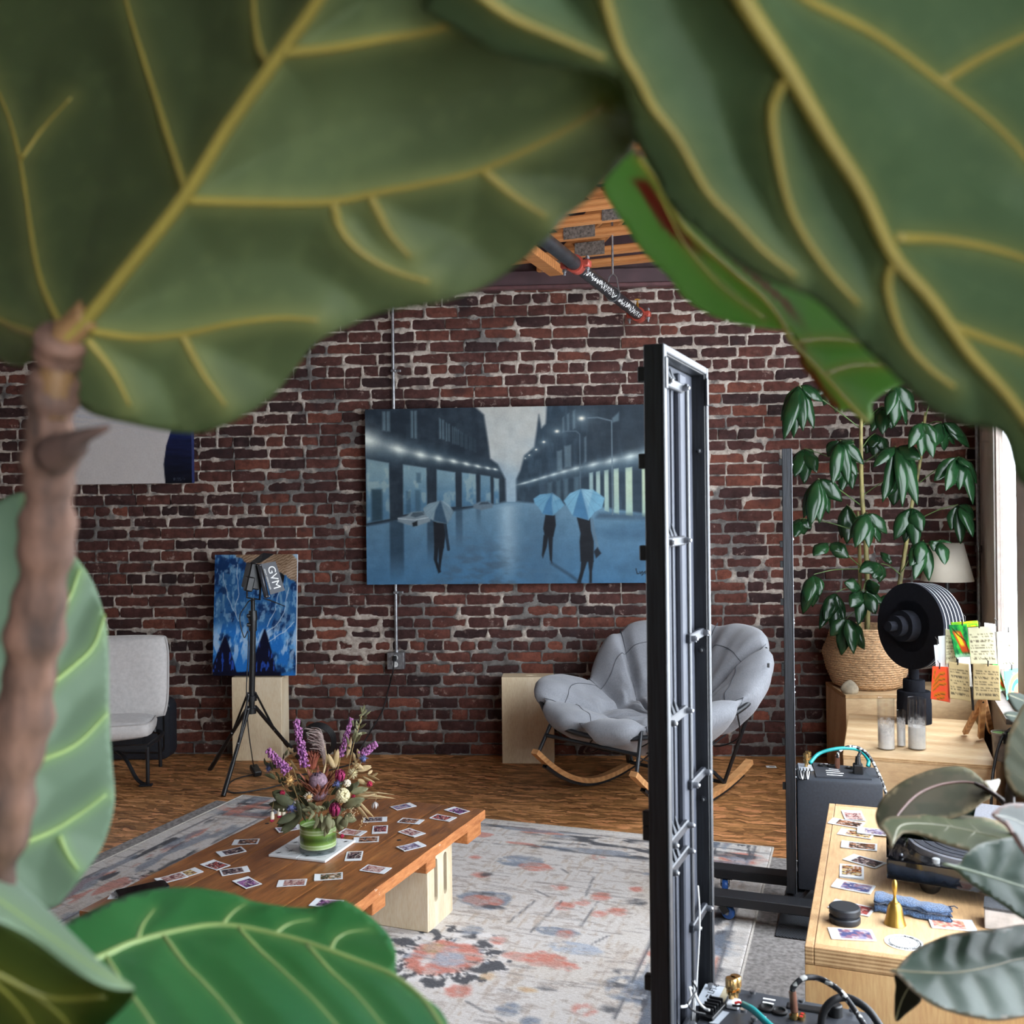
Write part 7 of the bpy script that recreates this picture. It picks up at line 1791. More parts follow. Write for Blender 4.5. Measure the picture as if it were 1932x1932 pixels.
def petal(mb, base, tip, w, curve=0.0, nrm=(0, -1, 0), n=6, fold=.25):
    base, tip = Vector(base), Vector(tip); ax = tip - base; L = ax.length; ax = ax.normalized(); nv = Vector(nrm); nv = (nv - ax * nv.dot(ax)); nv = nv.normalized() if nv.length > 1e-4 else ax.orthogonal().normalized(); sd = ax.cross(nv); rows = []
    for i in range(n + 1):
        f = i / n; wd = w * (math.sin(math.pi * min(1, f * .92 + .06)) ** .8) * (1 if f < 1 else .05); c = base + ax * L * f + nv * curve * math.sin(math.pi * f) * L
        rows.append([c - sd * wd + nv * fold * wd, c, c + sd * wd + nv * fold * wd])
    mb.sheet(rows)
# protea: woolly dome in a cup of rusty bracts
pc = FP(700, 1010, -.03); t = fthing('protea', 'large protea with a purple woolly dome in the middle of the bouquet', FP(700, 1140, -.01))
mb = MB(); Mx = Matrix.Translation(FP(700, 1140, -.012)) @ frame(Vector((0.02, -.25, 1))) @ Matrix.Scale(1.65, 4); mb.lathe([(0, 0), (.014, .002), (.0185, .012), (.0195, .026), (.0185, .038), (.0150, .047), (.008, .051), (0, .052)], 28, Mx); mb.build('dome', M_PROTM, t, 60, True)
for k in range(46):
    an = rf.random() * 6.283; z = rf.uniform(.034, .050); rr = .0135 * math.sqrt(max(0, 1 - (z / .056) ** 2)) * 1.25; p0 = Mx @ Vector((math.cos(an) * rr, math.sin(an) * rr, z)); p1 = Mx @ Vector((math.cos(an) * rr * .45, math.sin(an) * rr * .45, z + .008))
    if k == 0: mb = MB()
    mb.tube([p0, p1], .0012, 4)
o = mb.build('crown_hairs', M_PROTD, t, None, True); o['kind'] = 'stuff'
mb = MB()
for k in range(120):
    an = rf.random() * 6.283; z0 = rf.uniform(.002, .022); r0 = float(np.interp(z0, [0, .012, .026], [.014, .0187, .0197])); r1 = float(np.interp(z0 + .014, [0, .012, .026, .038], [.014, .0187, .0197, .0187])); mb.tube([Mx @ Vector((math.cos(an) * r0, math.sin(an) * r0, z0)), Mx @ Vector((math.cos(an) * r1, math.sin(an) * r1, z0 + .016))], .0008, 4)
o = mb.build('wool', M_PROT, t, None, True); o['kind'] = 'stuff'
for k in range(30):
    an = 6.283 * k / 30; lv = k % 3; L = .030 + .012 * lv; p0 = Mx @ Vector((math.cos(an) * .013, math.sin(an) * .013, -.002)); p1 = Mx @ Vector((math.cos(an) * (.031 + .005 * lv), math.sin(an) * (.031 + .005 * lv), L)); mb = MB(); petal(mb, p0, p1, .007, .1, tuple((Mx.to_3x3() @ Vector((-math.cos(an), -math.sin(an), .2))))); mb.build('bract', M_PROT, t, 60, True, thick=.0006)
p2 = FP(620, 760, .03); t = fthing('protea', 'rust-red protea bracts standing behind the purple liatris', p2)
for k in range(26):
    an = 6.283 * k / 26; lv = k % 2; p0 = p2 + Vector((math.cos(an) * .011, math.sin(an) * .011, 0)); p1 = p2 + Vector((math.cos(an) * (.024 + .008 * lv), math.sin(an) * .025, .058 - .008 * lv)); mb = MB(); petal(mb, p0, p1, .0065, .08, (-math.cos(an), -math.sin(an), .2)); mb.build('bract', plain('bract_red', (140, 74, 54), .8, var=.2), t, 60, True, thick=.0006)
# roses
def rose(label, x, y, r, dd, tiltv):
    r *= FK; c = FP(x, y, dd); t = fthing('dried_rose', label, c); ax = Vector(tiltv).normalized(); Mx = Matrix.Translation(c) @ frame(ax)
    for lay in range(4):
        n = 3 + lay
        for k in range(n):
            an = 6.283 * k / n + lay * .7; ri = r * (.28 + .22 * lay); mb = MB(); rows = []
            for i in range(5):
                f = i / 4; row = []
                for j in range(5):
                    g = (j / 4 - .5) * (2.2 / n * 3.2) * .62; rr = ri * (.55 + .5 * math.sin(min(1, f * .8 + .2) * math.pi / 1.35)) + r * .05 * f * f; row.append(Mx @ Vector((math.cos(an + g) * rr, math.sin(an + g) * rr, -r * .9 + f * r * (2.3 - .16 * lay))))
                rows.append(row)
            mb.sheet(rows); mb.build('petal', M_MAG, t, 180, True, thick=.0005)
    mb = MB(); mb.lathe([(0, -r * 1.1), (r * .5, -r), (r * .62, -r * .6), (r * .3, -r * .4)], 12, Mx); mb.build('calyx', M_OLIVE, t, 60, True)
rose('magenta dried rose hanging over the vase rim', 908, 1300, .0115, -.05, (.15, -.35, 1)); rose('dark magenta dried rose right of the protea', 975, 860, .0105, -.01, (.2, -.3, 1))
def tuft(name, label, x, y, r, dd, m1, m2, n=70, spiky=.5):
    r *= FK; c = FP(x, y, dd); t = fthing(name, label, c); mb = MB(); mb.ball(c, r * .68, 2, (1, 1, .9)); mb.build('heart', m1, t, 180, True); mb = MB()
    for k in range(n):
        d_ = Vector((rf.gauss(0, 1), rf.gauss(0, 1), rf.gauss(.15, 1))).normalized(); 
        if spiky: mb.cyl(c + d_ * r * .5, c + d_ * r * rf.uniform(1.0, 1.0 + spiky), r * .09, r * .01, seg=4, cap=False)
        else: mb.ball(c + d_ * r * .75, r * .2, 1)
    o = mb.build('florets', m2, t, None if spiky else 180, True); o['kind'] = 'stuff'
tuft('strawflower', 'golden-brown strawflower below the left liatris', 315, 915, .0105, -.03, M_STRAW, M_STRAW, 60, .25); tuft('strawflower', 'pale-tufted strawflower left below the protea', 572, 1125, .0085, -.06, M_STRAW, M_WHITEF, 50, .45); tuft('strawflower', 'small brown strawflower high on the left', 335, 690, .008, .02, M_STRAW, M_STRAW, 40, .3)
tuft('sea_holly', 'blue thistle low on the left beside the seed pods', 335, 1270, .0105, -.04, M_BLUEF, M_BLUEF, 60, .7); tuft('sea_holly', 'blue thistle between the protea and the right rose', 935, 965, .008, -.03, M_BLUEF, M_BLUEF, 50, .6); tuft('sea_holly', 'blue thistle at the far left edge of the bouquet', 45, 760, .0075, .01, M_BLUEF, M_BLUEF, 40, .6); tuft('sea_holly', 'slate-blue dried bloom under the right liatris', 1280, 640, .0085, .0, M_BLUEF, M_BLUEF, 50, .5)
tuft('yarrow_head', 'fuzzy beige flower head right of the protea', 1010, 1110, .0165, -.05, M_CREAMF, M_CREAMF, 240, 0); tuft('yarrow_head', 'small white flower head above the beige fuzzy one', 1070, 950, .0085, -.02, M_WHITEF, M_WHITEF, 90, 0); tuft('yarrow_head', 'beige plumed head behind the right rose', 1140, 820, .0095, .02, M_CREAMF, M_CREAMF, 90, .4)
for (x, y, r, lb) in ((228, 1080, .0075, 'crimson floret cluster on the left of the bouquet'), (1150, 1125, .005, 'crimson floret right of the beige fuzzy head'), (1360, 960, .007, 'crimson floret at the far right of the bouquet'), (1000, 1640, .0055, 'crimson floret drooping beside the vase')):
    tuft('celosia_floret', lb, x, y, r, -.03, M_RED, M_RED, 45, 0)
# drooping cream seed pods with crimson tips
for (x, y, lb) in ((185, 1330, 'cream seed pod with crimson tip, left of its twin'), (245, 1330, 'cream seed pod with crimson tip, nearer the thistle'), (95, 1380, 'small crimson-tipped pod at the lower left edge')):
    c = FP(x, y, -.04); t = thing('seed_pod', lb, 'flower', tuple(c), 0, gF); mb = MB(); mb.tube(smooth_path([FP(x + 20, 1170, -.04), FP(x, y - 80, -.04), c], 5), .0012, 5); mb.build('stem', M_STEMG, t, 60, True)
    mb = MB(); mb.lathe([(0, .016), (.005, .013), (.007, 0), (.0066, -.009), (0, -.011)], 12, Matrix.Translation(c)); mb.build('pod', M_WHITEF, t, 60, True); mb = MB()
    for k in range(14): mb.ball(c + Vector((rf.uniform(-.005, .005), rf.uniform(-.005, .005), -.014 + rf.uniform(-.002, .003))), .0038, 1)
    o = mb.build('tip', M_RED, t, 180, True); o['kind'] = 'stuff'
# leafy sprigs: base near the rim, leaves named one by one
fol = thing('dried_foliage', 'bunch of olive and tan dried leaves spilling over the glass vase rim', 'foliage', tuple(mouth))
def sprig(label, stem_pts, leaves, m_, dd=0.0):
    pts = [FP(x, y, dd) for x, y in stem_pts]; mb = MB(); mb.tube(smooth_path(pts, 5), .0013, 6); t = mb.build('sprig', M_STEMG, fol, 60, True, label)
    for (bx, by, tx, ty, ww) in leaves:
        mb = MB(); jx, jy = rf.uniform(-60, 60), rf.uniform(-50, 40); petal(mb, FP(bx + jx, by + jy, dd + .01), FP(tx + jx * 1.4, ty + jy, dd + rf.uniform(-.02, .03)), ww / 6.9 * DV / F * .42, rf.uniform(-.12, .12), (rf.uniform(-.5, .5), -1, rf.uniform(-.2, .6)), 7); mb.build('leaf', m_, t, 60, True, thick=.0005)
        mb = MB(); petal(mb, FP(bx, by, dd - .005), FP(tx, ty, dd - .005 + rf.uniform(-.03, .02)), ww / 6.9 * DV / F * .5, rf.uniform(-.12, .12), (rf.uniform(-.4, .4), -1, rf.uniform(-.2, .6)), 7); mb.build('leaf', m_, t, 60, True, thick=.0005)
sprig('broad olive leaves drooping over the left of the vase', [(600, 1420), (470, 1330), (380, 1300)], [(440, 1370, 200, 1580, 120), (420, 1340, 150, 1480, 110), (400, 1250, 60, 1230, 140), (380, 1230, 110, 1110, 130), (410, 1170, 475, 1425, 60), (470, 1210, 530, 1370, 60), (520, 1240, 500, 1350, 50), (330, 1180, 90, 1060, 150)], M_DKGREEN, -.03)
sprig('grey-green narrow leaves hanging over the front of the vase', [(650, 1440), (650, 1330), (680, 1280)], [(640, 1330, 560, 1440, 40), (600, 1300, 640, 1370, 46), (700, 1250, 760, 1310, 60), (730, 1340, 740, 1470, 44), (700, 1400, 640, 1550, 46), (790, 1370, 740, 1580, 70), (810, 1380, 850, 1560, 80), (850, 1400, 810, 1620, 76), (880, 1420, 880, 1540, 60), (560, 1200, 660, 1280, 60), (480, 1290, 590, 1310, 50), (600, 1390, 520, 1330, 44), (760, 1290, 690, 1240, 50)], M_OLIVE, -.065)
sprig('large pale leaves at the right of the vase rim', [(760, 1440), (900, 1400), (980, 1370)], [(960, 1380, 1010, 1560, 100), (1020, 1400, 1060, 1530, 110), (1030, 1380, 1170, 1420, 120), (1000, 1260, 1290, 1140, 110), (1020, 1220, 1180, 1250, 100), (1120, 1080, 1300, 1000, 90)], M_OLIVE, -.03)
sprig('curling tan leaf ribbon sweeping out to the right', [(800, 1400), (1000, 1200), (1170, 1120)], [(1170, 1120, 1450, 1090, 26), (1280, 1110, 1700, 1150, 20), (1170, 1210, 1350, 1425, 44), (1180, 1100, 1530, 1110, 18)], M_TAN, -.03)
sprig('tall sprig of paired olive leaves rising at the right', [(780, 1400), (1050, 890), (1140, 500), (1210, 260), (1270, 20)], [(1150, 430, 1190, 300, 40), (1180, 420, 1250, 310, 40), (1190, 350, 1170, 230, 34), (1210, 310, 1290, 300, 40), (1220, 240, 1320, 170, 36), (1200, 250, 1190, 130, 34), (1240, 180, 1230, 70, 34), (1250, 110, 1330, 90, 34), (1250, 70, 1330, -10, 34), (1260, 40, 1240, -50, 30), (1090, 450, 1070, 360, 36), (1080, 480, 1120, 510, 30), (1270, 10, 1285, -60, 24)], M_OLIVE, .02)
sprig('dry tan leaves upright behind the bouquet', [(720, 1400), (800, 1000), (900, 780)], [(900, 760, 820, 560, 60), (910, 760, 950, 500, 70), (1060, 620, 1080, 380, 44), (1230, 640, 1200, 500, 44), (1180, 690, 1140, 540, 40), (1200, 790, 1390, 740, 60), (1340, 830, 1400, 780, 40), (1210, 900, 1310, 960, 60), (1270, 860, 1430, 940, 40), (370, 560, 300, 480, 40), (360, 600, 420, 540, 40), (420, 780, 330, 640, 50), (1280, 770, 1190, 680, 46)], M_TAN, .03)
sprig('small green-grey leaves jutting out at the left', [(650, 1430), (330, 1000), (120, 890)], [(120, 880, -10, 830, 40), (130, 890, 60, 820, 40), (200, 950, 190, 900, 40), (100, 780, 70, 660, 50), (150, 760, 90, 670, 50), (230, 640, 250, 560, 40), (300, 1010, 420, 1000, 50), (420, 1060, 340, 990, 50), (500, 1080, 400, 1090, 50), (220, 870, 240, 980, 46)], M_DKGREEN, .0)
sprig('dark filler leaves packed inside the bouquet', [(620, 1430), (560, 1200), (520, 1000)], [(560, 1250, 440, 1120, 90), (620, 1300, 640, 1180, 80), (520, 1130, 420, 960, 80), (760, 1300, 830, 1180, 80), (860, 1280, 960, 1160, 90), (440, 1130, 330, 1060, 90), (860, 1100, 960, 1000, 80), (480, 950, 430, 830, 70), (900, 1030, 1040, 900, 80), (540, 1320, 420, 1240, 90), (380, 1150, 250, 1160, 80), (1040, 1090, 1160, 950, 80), (470, 1300, 360, 1390, 80), (880, 1330, 1000, 1330, 90)], M_DKGREEN, .02)
# feathery grass plume
t = fthing('feather_grass', 'wispy pinkish feather grass arching over the protea', FP(770, 740, .02)); mb = MB()
for k in range(70):
    f = rf.random(); x0, y0 = 780 - 20 * f + rf.uniform(-15, 15), 740 - 330 * f; x1, y1 = 560 + rf.uniform(-60, 60) + 180 * (1 - f) * rf.random(), 250 + rf.uniform(-40, 180) + 100 * (1 - f); mb.tube(smooth_path([FP(x0, y0, .02), FP((x0 + x1) / 2 + 45, (y0 + y1) / 2 - 70, .02 + rf.uniform(-.02, .02)), FP(x1, y1, .02 + rf.uniform(-.03, .03))], 4), .00045, 3, cap=False)
o = mb.build('plume', plain('plume', (178, 160, 154), .9, var=.15), t, None, True); o['kind'] = 'stuff'; mb = MB(); mb.tube(smooth_path([FP(760, 820, .01), FP(790, 680, .02), FP(790, 520, .02), FP(760, 420, .02)], 5), [.004, .0035, .0025, .001], 6); mb.build('plume_stem', M_TAN, t, 60, True)
# pendent dried pod on a thread
c = FP(1430, 1230, -.02); t = thing('hanging_pod', 'dried silvery pod dangling right of the bouquet above the table', 'flower', tuple(c), 0, gF); mb = MB(); mb.tube(smooth_path([FP(1250, 1150, -.02), FP(1400, 1090, -.02), FP(1460, 1110, -.02), c + Vector((.002, 0, .012))], 5), .0009, 5); mb.build('thread', M_TAN, t, 60, True)
for k in range(6):
    an = k * 1.05; mb = MB(); petal(mb, c + Vector((0, 0, .010)), c + Vector((math.cos(an) * .008, math.sin(an) * .008, -.013)), .0038, .25, (math.cos(an), math.sin(an), .3)); mb.build('husk', plain('silver_husk', (156, 148, 144), .6, var=.2), t, 60, True, thick=.0004)
# berry twig lying over a photo
t = thing('berry_twig', 'thin twig with tiny cream berries bending down right of the vase', 'foliage', tuple(FP(1250, 1430, -.02)), 0, gF); mb = MB(); mb.tube(smooth_path([FP(1120, 1290, -.03), FP(1170, 1290, -.03), FP(1260, 1350, -.02), FP(1260, 1480, -.02), FP(1160, 1640, -.04)], 5), .0007, 5); mb.build('twig', M_STEMG, t, 60, True); mb = MB()
for k in range(46): mb.ball(FP(1130 + rf.gauss(0, 55), 1330 + rf.gauss(0, 42), -.04), .0017, 1)
for k in range(22): mb.ball(FP(1280 + rf.gauss(0, 28), 1440 + rf.gauss(0, 28), -.02), .0016, 1)
o = mb.build('berries', plain('cream_berry', (206, 186, 150), .5), t, 180, True); o['kind'] = 'stuff'
# ------------------------------------------------------------------ umbrella plant in the basket
M_SCHEF = leaf_mat('glossy_dark_leaf', (14, 38, 19), (26, 56, 29), .22, .1, 10)
M_SCHEFR = plain('leaf_rib', (96, 122, 70), .5)
M_TRUNK = plain('green_brown_trunk', (116, 108, 66), .7, var=.35, scale=30, stretch=(1, 1, .3)); M_STALK = plain('leaf_stalk_green', (70, 92, 44), .55, var=.15)
DS = 5.36
def SP(x, y, dd=0.0): return P(1432 + x / 3.864, 680 + y / 3.864, DS + dd)
sp = thing('umbrella_plant', 'tall dark glossy umbrella plant growing from the woven basket', 'plant', tuple(Vector((bq.x, bq.y, ZU + .02))))
mb = MB(); mb.tube(smooth_path([bq + Vector((-.02, 0, .03)), SP(790, 1900, .14), SP(782, 1400, .1), SP(752, 1000, .06), SP(745, 700, .05), SP(745, 430, .05), SP(760, 150, .06)], 6), [.016, .008], 10); mb.build('trunk', M_TRUNK, sp, 60, True)
mb = MB(); mb.tube(smooth_path([bq + Vector((.05, 0, .03)), SP(980, 1900, .14), SP(1030, 1600, .1), SP(1072, 1340, .08), SP(1112, 1070, .06), SP(1180, 700, .08), SP(1215, 380, .1)], 6), [.015, .008], 10); mb.build('trunk', M_TRUNK, sp, 60, True)
mb = MB(); mb.tube(smooth_path([bq + Vector((-.06, .03, .03)), SP(730, 1900, .16), SP(735, 1480, .16), SP(720, 1100, .15)], 6), [.014, .008], 10); mb.build('trunk', M_TRUNK, sp, 60, True)
rs = random.Random(21)
def leaflet_mesh(base, tip, wd, nrm, droop):
    mb = MB(); ax = tip - base; L = ax.length; ax = ax.normalized(); nv = (nrm - ax * nrm.dot(ax)).normalized(); sd = ax.cross(nv); rows = []; n = 9; ph = rs.random() * 6
    for i in range(n + 1):
        f = i / n; w = wd * (math.sin(math.pi * (f ** .85) * .96 + .03) ** 1.05) * (1 if f < .9 else .4); c = base + ax * L * f + nv * (droop * L * math.sin(math.pi * f))
        row = []
        for j in range(5):
            g = j / 2 - 1; wav = .10 * w * math.sin(f * 14 + ph + (2 if g > 0 else 0)) * abs(g); row.append(c + sd * w * g + nv * (w * (-.28 * abs(g) ** 1.3) + wav))
        rows.append(row)
    mb.sheet(rows); return mb, [r[2] + nv * .0012 for r in rows]
def cluster(cx, cy, dd, tips, att, wd=.040):
    c = SP(cx, cy, dd); st = MB(); a = SP(att[0], att[1], .07); st.tube(smooth_path([a, a.lerp(c, .55) + Vector((0, 0, .012)), c], 6), [.0032, .0022], 6); stalk = st.build('leaf_stalk', M_STALK, sp, 60, True)
    for (tx, ty) in tips:
        td = dd + rs.uniform(-.10, .04); T = SP(tx, ty, td); d_ = (T - c).normalized(); b = c + d_ * .014 + Vector((0, 0, .006)); nrm = Vector((rs.uniform(-.35, .35), -1.0, .35 + rs.uniform(-.3, .4)))
        mb, rib = leaflet_mesh(b, T, wd * rs.uniform(.85, 1.12), nrm, rs.uniform(.05, .14)); lf = mb.build('leaflet', M_SCHEF, stalk, 180, True, thick=.0008)
        lf.location = (0, 0, 0)
    return stalk
CL = [(590, 580, -.02, [(535, 905), (715, 850), (765, 760), (500, 700), (650, 900), (690, 610)], (748, 760)), (1000, 625, -.04, [(835, 780), (980, 870), (1045, 1070), (1150, 860), (1155, 1055), (900, 1035), (1180, 720)], (770, 740)), (430, 860, -.03, [(370, 1215), (440, 1190), (510, 1120), (605, 1030), (325, 1150)], (748, 1060)), (790, 1110, -.06, [(700, 1365), (800, 1365), (885, 1330), (935, 1265), (660, 1300)], (755, 1150)),
      (1110, 1070, -.03, [(985, 1310), (1145, 1385), (1060, 1330), (1190, 1250)], (1110, 1110)), (1460, 700, .0, [(1275, 880), (1360, 950), (1460, 945), (1560, 1050), (1590, 900), (1530, 780)], (1170, 890)), (290, 180, -.02, [(180, 580), (250, 565), (320, 515), (400, 500), (160, 440), (470, 300)], (745, 500)), (1000, 180, -.05, [(985, 490), (1075, 475), (930, 400), (1130, 380)], (760, 300)),
      (1190, 450, .05, [(1090, 640), (1185, 700), (1270, 710), (1290, 600)], (1200, 500)), (760, 1680, -.10, [(665, 1800), (725, 1930), (850, 1850), (905, 1770), (620, 1620), (880, 1640)], (785, 1600)), (400, 1560, -.02, [(345, 1770), (390, 1800), (320, 1850), (440, 1720)], (735, 1520)), (510, 1330, .0, [(395, 1425), (655, 1440), (600, 1400)], (745, 1510)), (1330, 450, .12, [(1260, 640), (1350, 660), (1430, 620), (1500, 560), (1540, 640)], (1210, 480)),
      (1450, 1050, .08, [(1400, 1240), (1470, 1340), (1560, 1290), (1570, 1150)], (1120, 1180)), (850, 530, .12, [(780, 680), (850, 720), (930, 690), (820, 640)], (750, 640)), (890, 1480, .0, [(730, 1545), (830, 1590), (950, 1420), (880, 1620)], (1030, 1560)), (1200, 1310, -.02, [(1150, 1490), (1240, 1610), (1130, 1600), (1100, 1500)], (1040, 1540)), (640, 1880, -.14, [(600, 2150), (770, 2110), (520, 2010), (690, 2140)], (790, 1800)),
      (560, 1690, .02, [(480, 1900), (540, 2000), (440, 1960), (610, 1930)], (735, 1660)), (330, 640, .14, [(260, 850), (330, 900), (420, 820), (380, 740)], (740, 820)), (640, 700, .15, [(600, 960), (680, 940), (560, 880)], (745, 850)), (1320, 1310, -.04, [(1355, 1490), (1270, 1390), (1390, 1330)], (1080, 1420)), (640, 1050, .15, [(600, 1300), (680, 1280), (640, 1340)], (740, 1200)), (1000, 850, .16, [(900, 1000), (980, 1060), (1060, 900)], (760, 980)), (560, 130, .05, [(470, 330), (560, 380), (640, 330), (430, 250)], (750, 400)), (900, 330, .12, [(820, 520), (900, 540), (970, 500), (1040, 430)], (755, 480)), (300, 1150, .14, [(260, 1290), (330, 1270), (380, 1230)], (735, 1250)), (1350, 30, .05, [(1250, 280), (1350, 320), (1450, 280), (1500, 180)], (1215, 400)), (960, 1700, .06, [(900, 1850), (1000, 1800), (1040, 1740)], (990, 1800))]
for c in CL:
    c = list(c); c[2] -= .17 if c[0] > 1150 else 0; cluster(*c)
# ------------------------------------------------------------------ big leaves in front of the lens
def attr_leaf(name, rough=.45, trans=.22, coat=0.0, tint=(1, 1, 1), spec=.4, bump=.12):
    t = NT(name); at = t.n('ShaderNodeAttribute', attribute_name='paint'); t.setp(Roughness=rough); t.b.inputs['Specular IOR Level'].default_value = spec
    t.l(at.outputs['Color'], t.b.inputs['Base Color'])
    if coat: t.b.inputs['Coat Weight'].default_value = coat; t.b.inputs['Coat Roughness'].default_value = .18
    t.bump(t.noise(t.coords(), 60, 4), bump, .002)
    tr = t.n('ShaderNodeBsdfTranslucent'); mx = t.n('ShaderNodeMixShader'); mx.inputs[0].default_value = trans
    t.l(t.mix(1.0, at.outputs['Color'], tint, 'MULTIPLY'), tr.inputs[0]); t.l(t.b.outputs[0], mx.inputs[1]); t.l(tr.outputs[0], mx.inputs[2]); t.l(mx.outputs[0], t.out.inputs[0]); return t.m
def polydist(px, py, lines):
    d = np.full(px.shape, 1e9)
    for L in lines:
        for (x0, y0), (x1, y1) in zip(L, L[1:]):
            dx, dy = x1 - x0, y1 - y0; t = np.clip(((px - x0) * dx + (py - y0) * dy) / (dx * dx + dy * dy + 1e-9), 0, 1); d = np.minimum(d, np.hypot(px - x0 - t * dx, py - y0 - t * dy))
    return d
def dfun(anchors):
    A = np.array([[a[0], a[1], 1.0] for a in anchors]); b = np.array([a[2] for a in anchors]); s = np.linalg.lstsq(A, b, rcond=None)[0]
    return lambda x, y: s[0] * x + s[1] * y + s[2]
def big_leaf(plant, outline, midrib, veins, depth, paint, mat, veinmat, step=16, quilt=.008, qw=70, r_mid=.0032, r_vein=.0016, side=-1, cup=0.0, curl=0.0, thick=.0009, label=None, backmat=None, fold=None):
    """outline, midrib, veins in frame pixels; depth(x, y) in metres gives the leaf its own place and tilt. side -1: veins stand out towards the viewer"""
    ol = [(p.x, p.y) for p in smooth_path([Vector((x, y, 0)) for x, y in outline], 6, closed=True)]
    mid_ = [(p.x, p.y) for p in smooth_path([Vector((x, y, 0)) for x, y in midrib], 6)]
    vns = [[(p.x, p.y) for p in smooth_path([Vector((x, y, 0)) for x, y in v], 6)] for v in veins]
    xs = [p[0] for p in ol]; ys = [p[1] for p in ol]
    gx, gy = np.meshgrid(np.arange(min(xs), max(xs), step), np.arange(min(ys), max(ys), step * .87)); gx = gx.copy(); gx[1::2] += step / 2
    inside = polymask(gx, gy, ol, 1e-3) > .99; ed = polydist(gx, gy, [ol + ol[:1]]); keep = inside & (ed > step * .45)
    pts = [Vector(p) for p in ol] + [Vector((a, b)) for a, b in zip(gx[keep], gy[keep])]; n0 = len(ol)
    ov, oe, of, *_ = geometry.delaunay_2d_cdt(pts, [(i, (i + 1) % n0) for i in range(n0)], [list(range(n0))], 1, 1e-5)
    X = np.array([v.x for v in ov]); Y = np.array([v.y for v in ov])
    vd = polydist(X, Y, [mid_] + vns); md = polydist(X, Y, [mid_]); ed = polydist(X, Y, [ol + ol[:1]])
    d0 = depth(X, Y)
    if fold:      # one half of the blade bends away along the midrib
        mm = sorted(mid_, key=lambda p: p[1]); xm = np.interp(Y, [p[1] for p in mm], [p[0] for p in mm]); sgn = np.where(X < xm, -1, 1)
        d0 = d0 + np.where(sgn == fold[0], fold[1] * md / 1000, fold[2] * md / 1000)
    d = d0 + (-side) * quilt * (1 - np.exp(-(vd / qw) ** 1.5)) + cup * (md / 300.0) ** 2 + curl * np.exp(-(ed / 60.0))
    me = bpy.data.meshes.new('leaf'); O = Vector(plant.location)
    co = [P(float(x), float(y), float(dd)) - O for x, y, dd in zip(X, Y, d)]
    faces = [tuple(f) for f in of]; 
    me.from_pydata([tuple(c) for c in co], [], faces); me.update()
    at = me.color_attributes.new('paint', 'FLOAT_COLOR', 'POINT'); cols = np.ones((len(X), 4), np.float32); cols[:, :3] = nlin(np.clip(paint(X, Y, vd, ed, md) * (.70 if plant.name.startswith('rubber') else 1), 0, 255)); at.data.foreach_set('color', cols.ravel())
    lf = mesh_obj('leaf', me, mat if backmat is None else [mat, backmat], plant, 180, label, thick)
    def tube_on(path, r0, r1, nm):
        def fo(x, y):
            if not fold: return 0.0
            mm = sorted(mid_, key=lambda p: p[1]); q = float(np.interp(y, [p[1] for p in mm], [p[0] for p in mm])); dm = float(polydist(np.array([x]), np.array([y]), [mid_])[0]) / 1000
            return dm * (fold[1] if (x < q) == (fold[0] < 0) else fold[2])
        pp_ = [P(x, y, fo(x, y) + float(depth(np.array([x]), np.array([y]))[0] + cup * (polydist(np.array([x]), np.array([y]), [mid_])[0] / 300.0) ** 2 + side * r0 * .25)) for x, y in path]
        n = len(pp_); mb = MB(); mb.tube([p - O for p in pp_], [r0 + (r1 - r0) * i / (n - 1) for i in range(n)], 10); return mb.build(nm, veinmat, lf, 180)
    tube_on(mid_, r_mid, r_mid * .55, 'midrib')
    for v in vns: tube_on(v, r_vein, r_vein * .45, 'vein')
    return lf
def flatpaint(c1, c2, veinc=None, margin=None, mw=10, vw=30, seed=1, sc=160.0, minor=0.0):
    c1, c2 = np.array(c1, float), np.array(c2, float)
    def f(X, Y, vd, ed, md):
        n = fbm(X / sc, Y / sc, seed, 4)[:, None]; c = c1 * (1 - n) + c2 * n
        if minor:
            g = sstep(.58, .70, fbm(X / 34 + Y / 90, Y / 34 - X / 120, seed + 4, 2))[:, None] * minor; c = c * (1 - g) + np.array([150, 160, 104.]) * g
        if veinc is not None: m = (np.exp(-(vd / vw) ** 2) * .55)[:, None]; c = c * (1 - m) + np.array(veinc, float) * m
        if margin is not None: m = sstep(mw, mw * .4, ed + (fbm(X / 24, Y / 24, seed + 7, 3) - .5) * mw * 2.2)[:, None]; c = c * (1 - m) + np.array(margin, float) * m
        return c
    return f
potp = G(-40, 1932, 0.0); PX = P(-60, 1932, .48)
fig = thing('fiddle_leaf_fig', 'fiddle-leaf fig with huge blurred leaves framing the view close to the camera', 'plant', (PX.x, PX.y, 0))
M_FIGU = attr_leaf('fig_underside', .6, .34, tint=(.9, 1.0, .45), spec=.25); M_FIGT = attr_leaf('fig_topside', .30, .25, .3); M_VEIN = plain('fig_vein', (134, 120, 52), .55, var=.06); M_VEINL = plain('fig_vein_light', (160, 186, 112), .5, var=.06)
VC = (150, 150, 90)
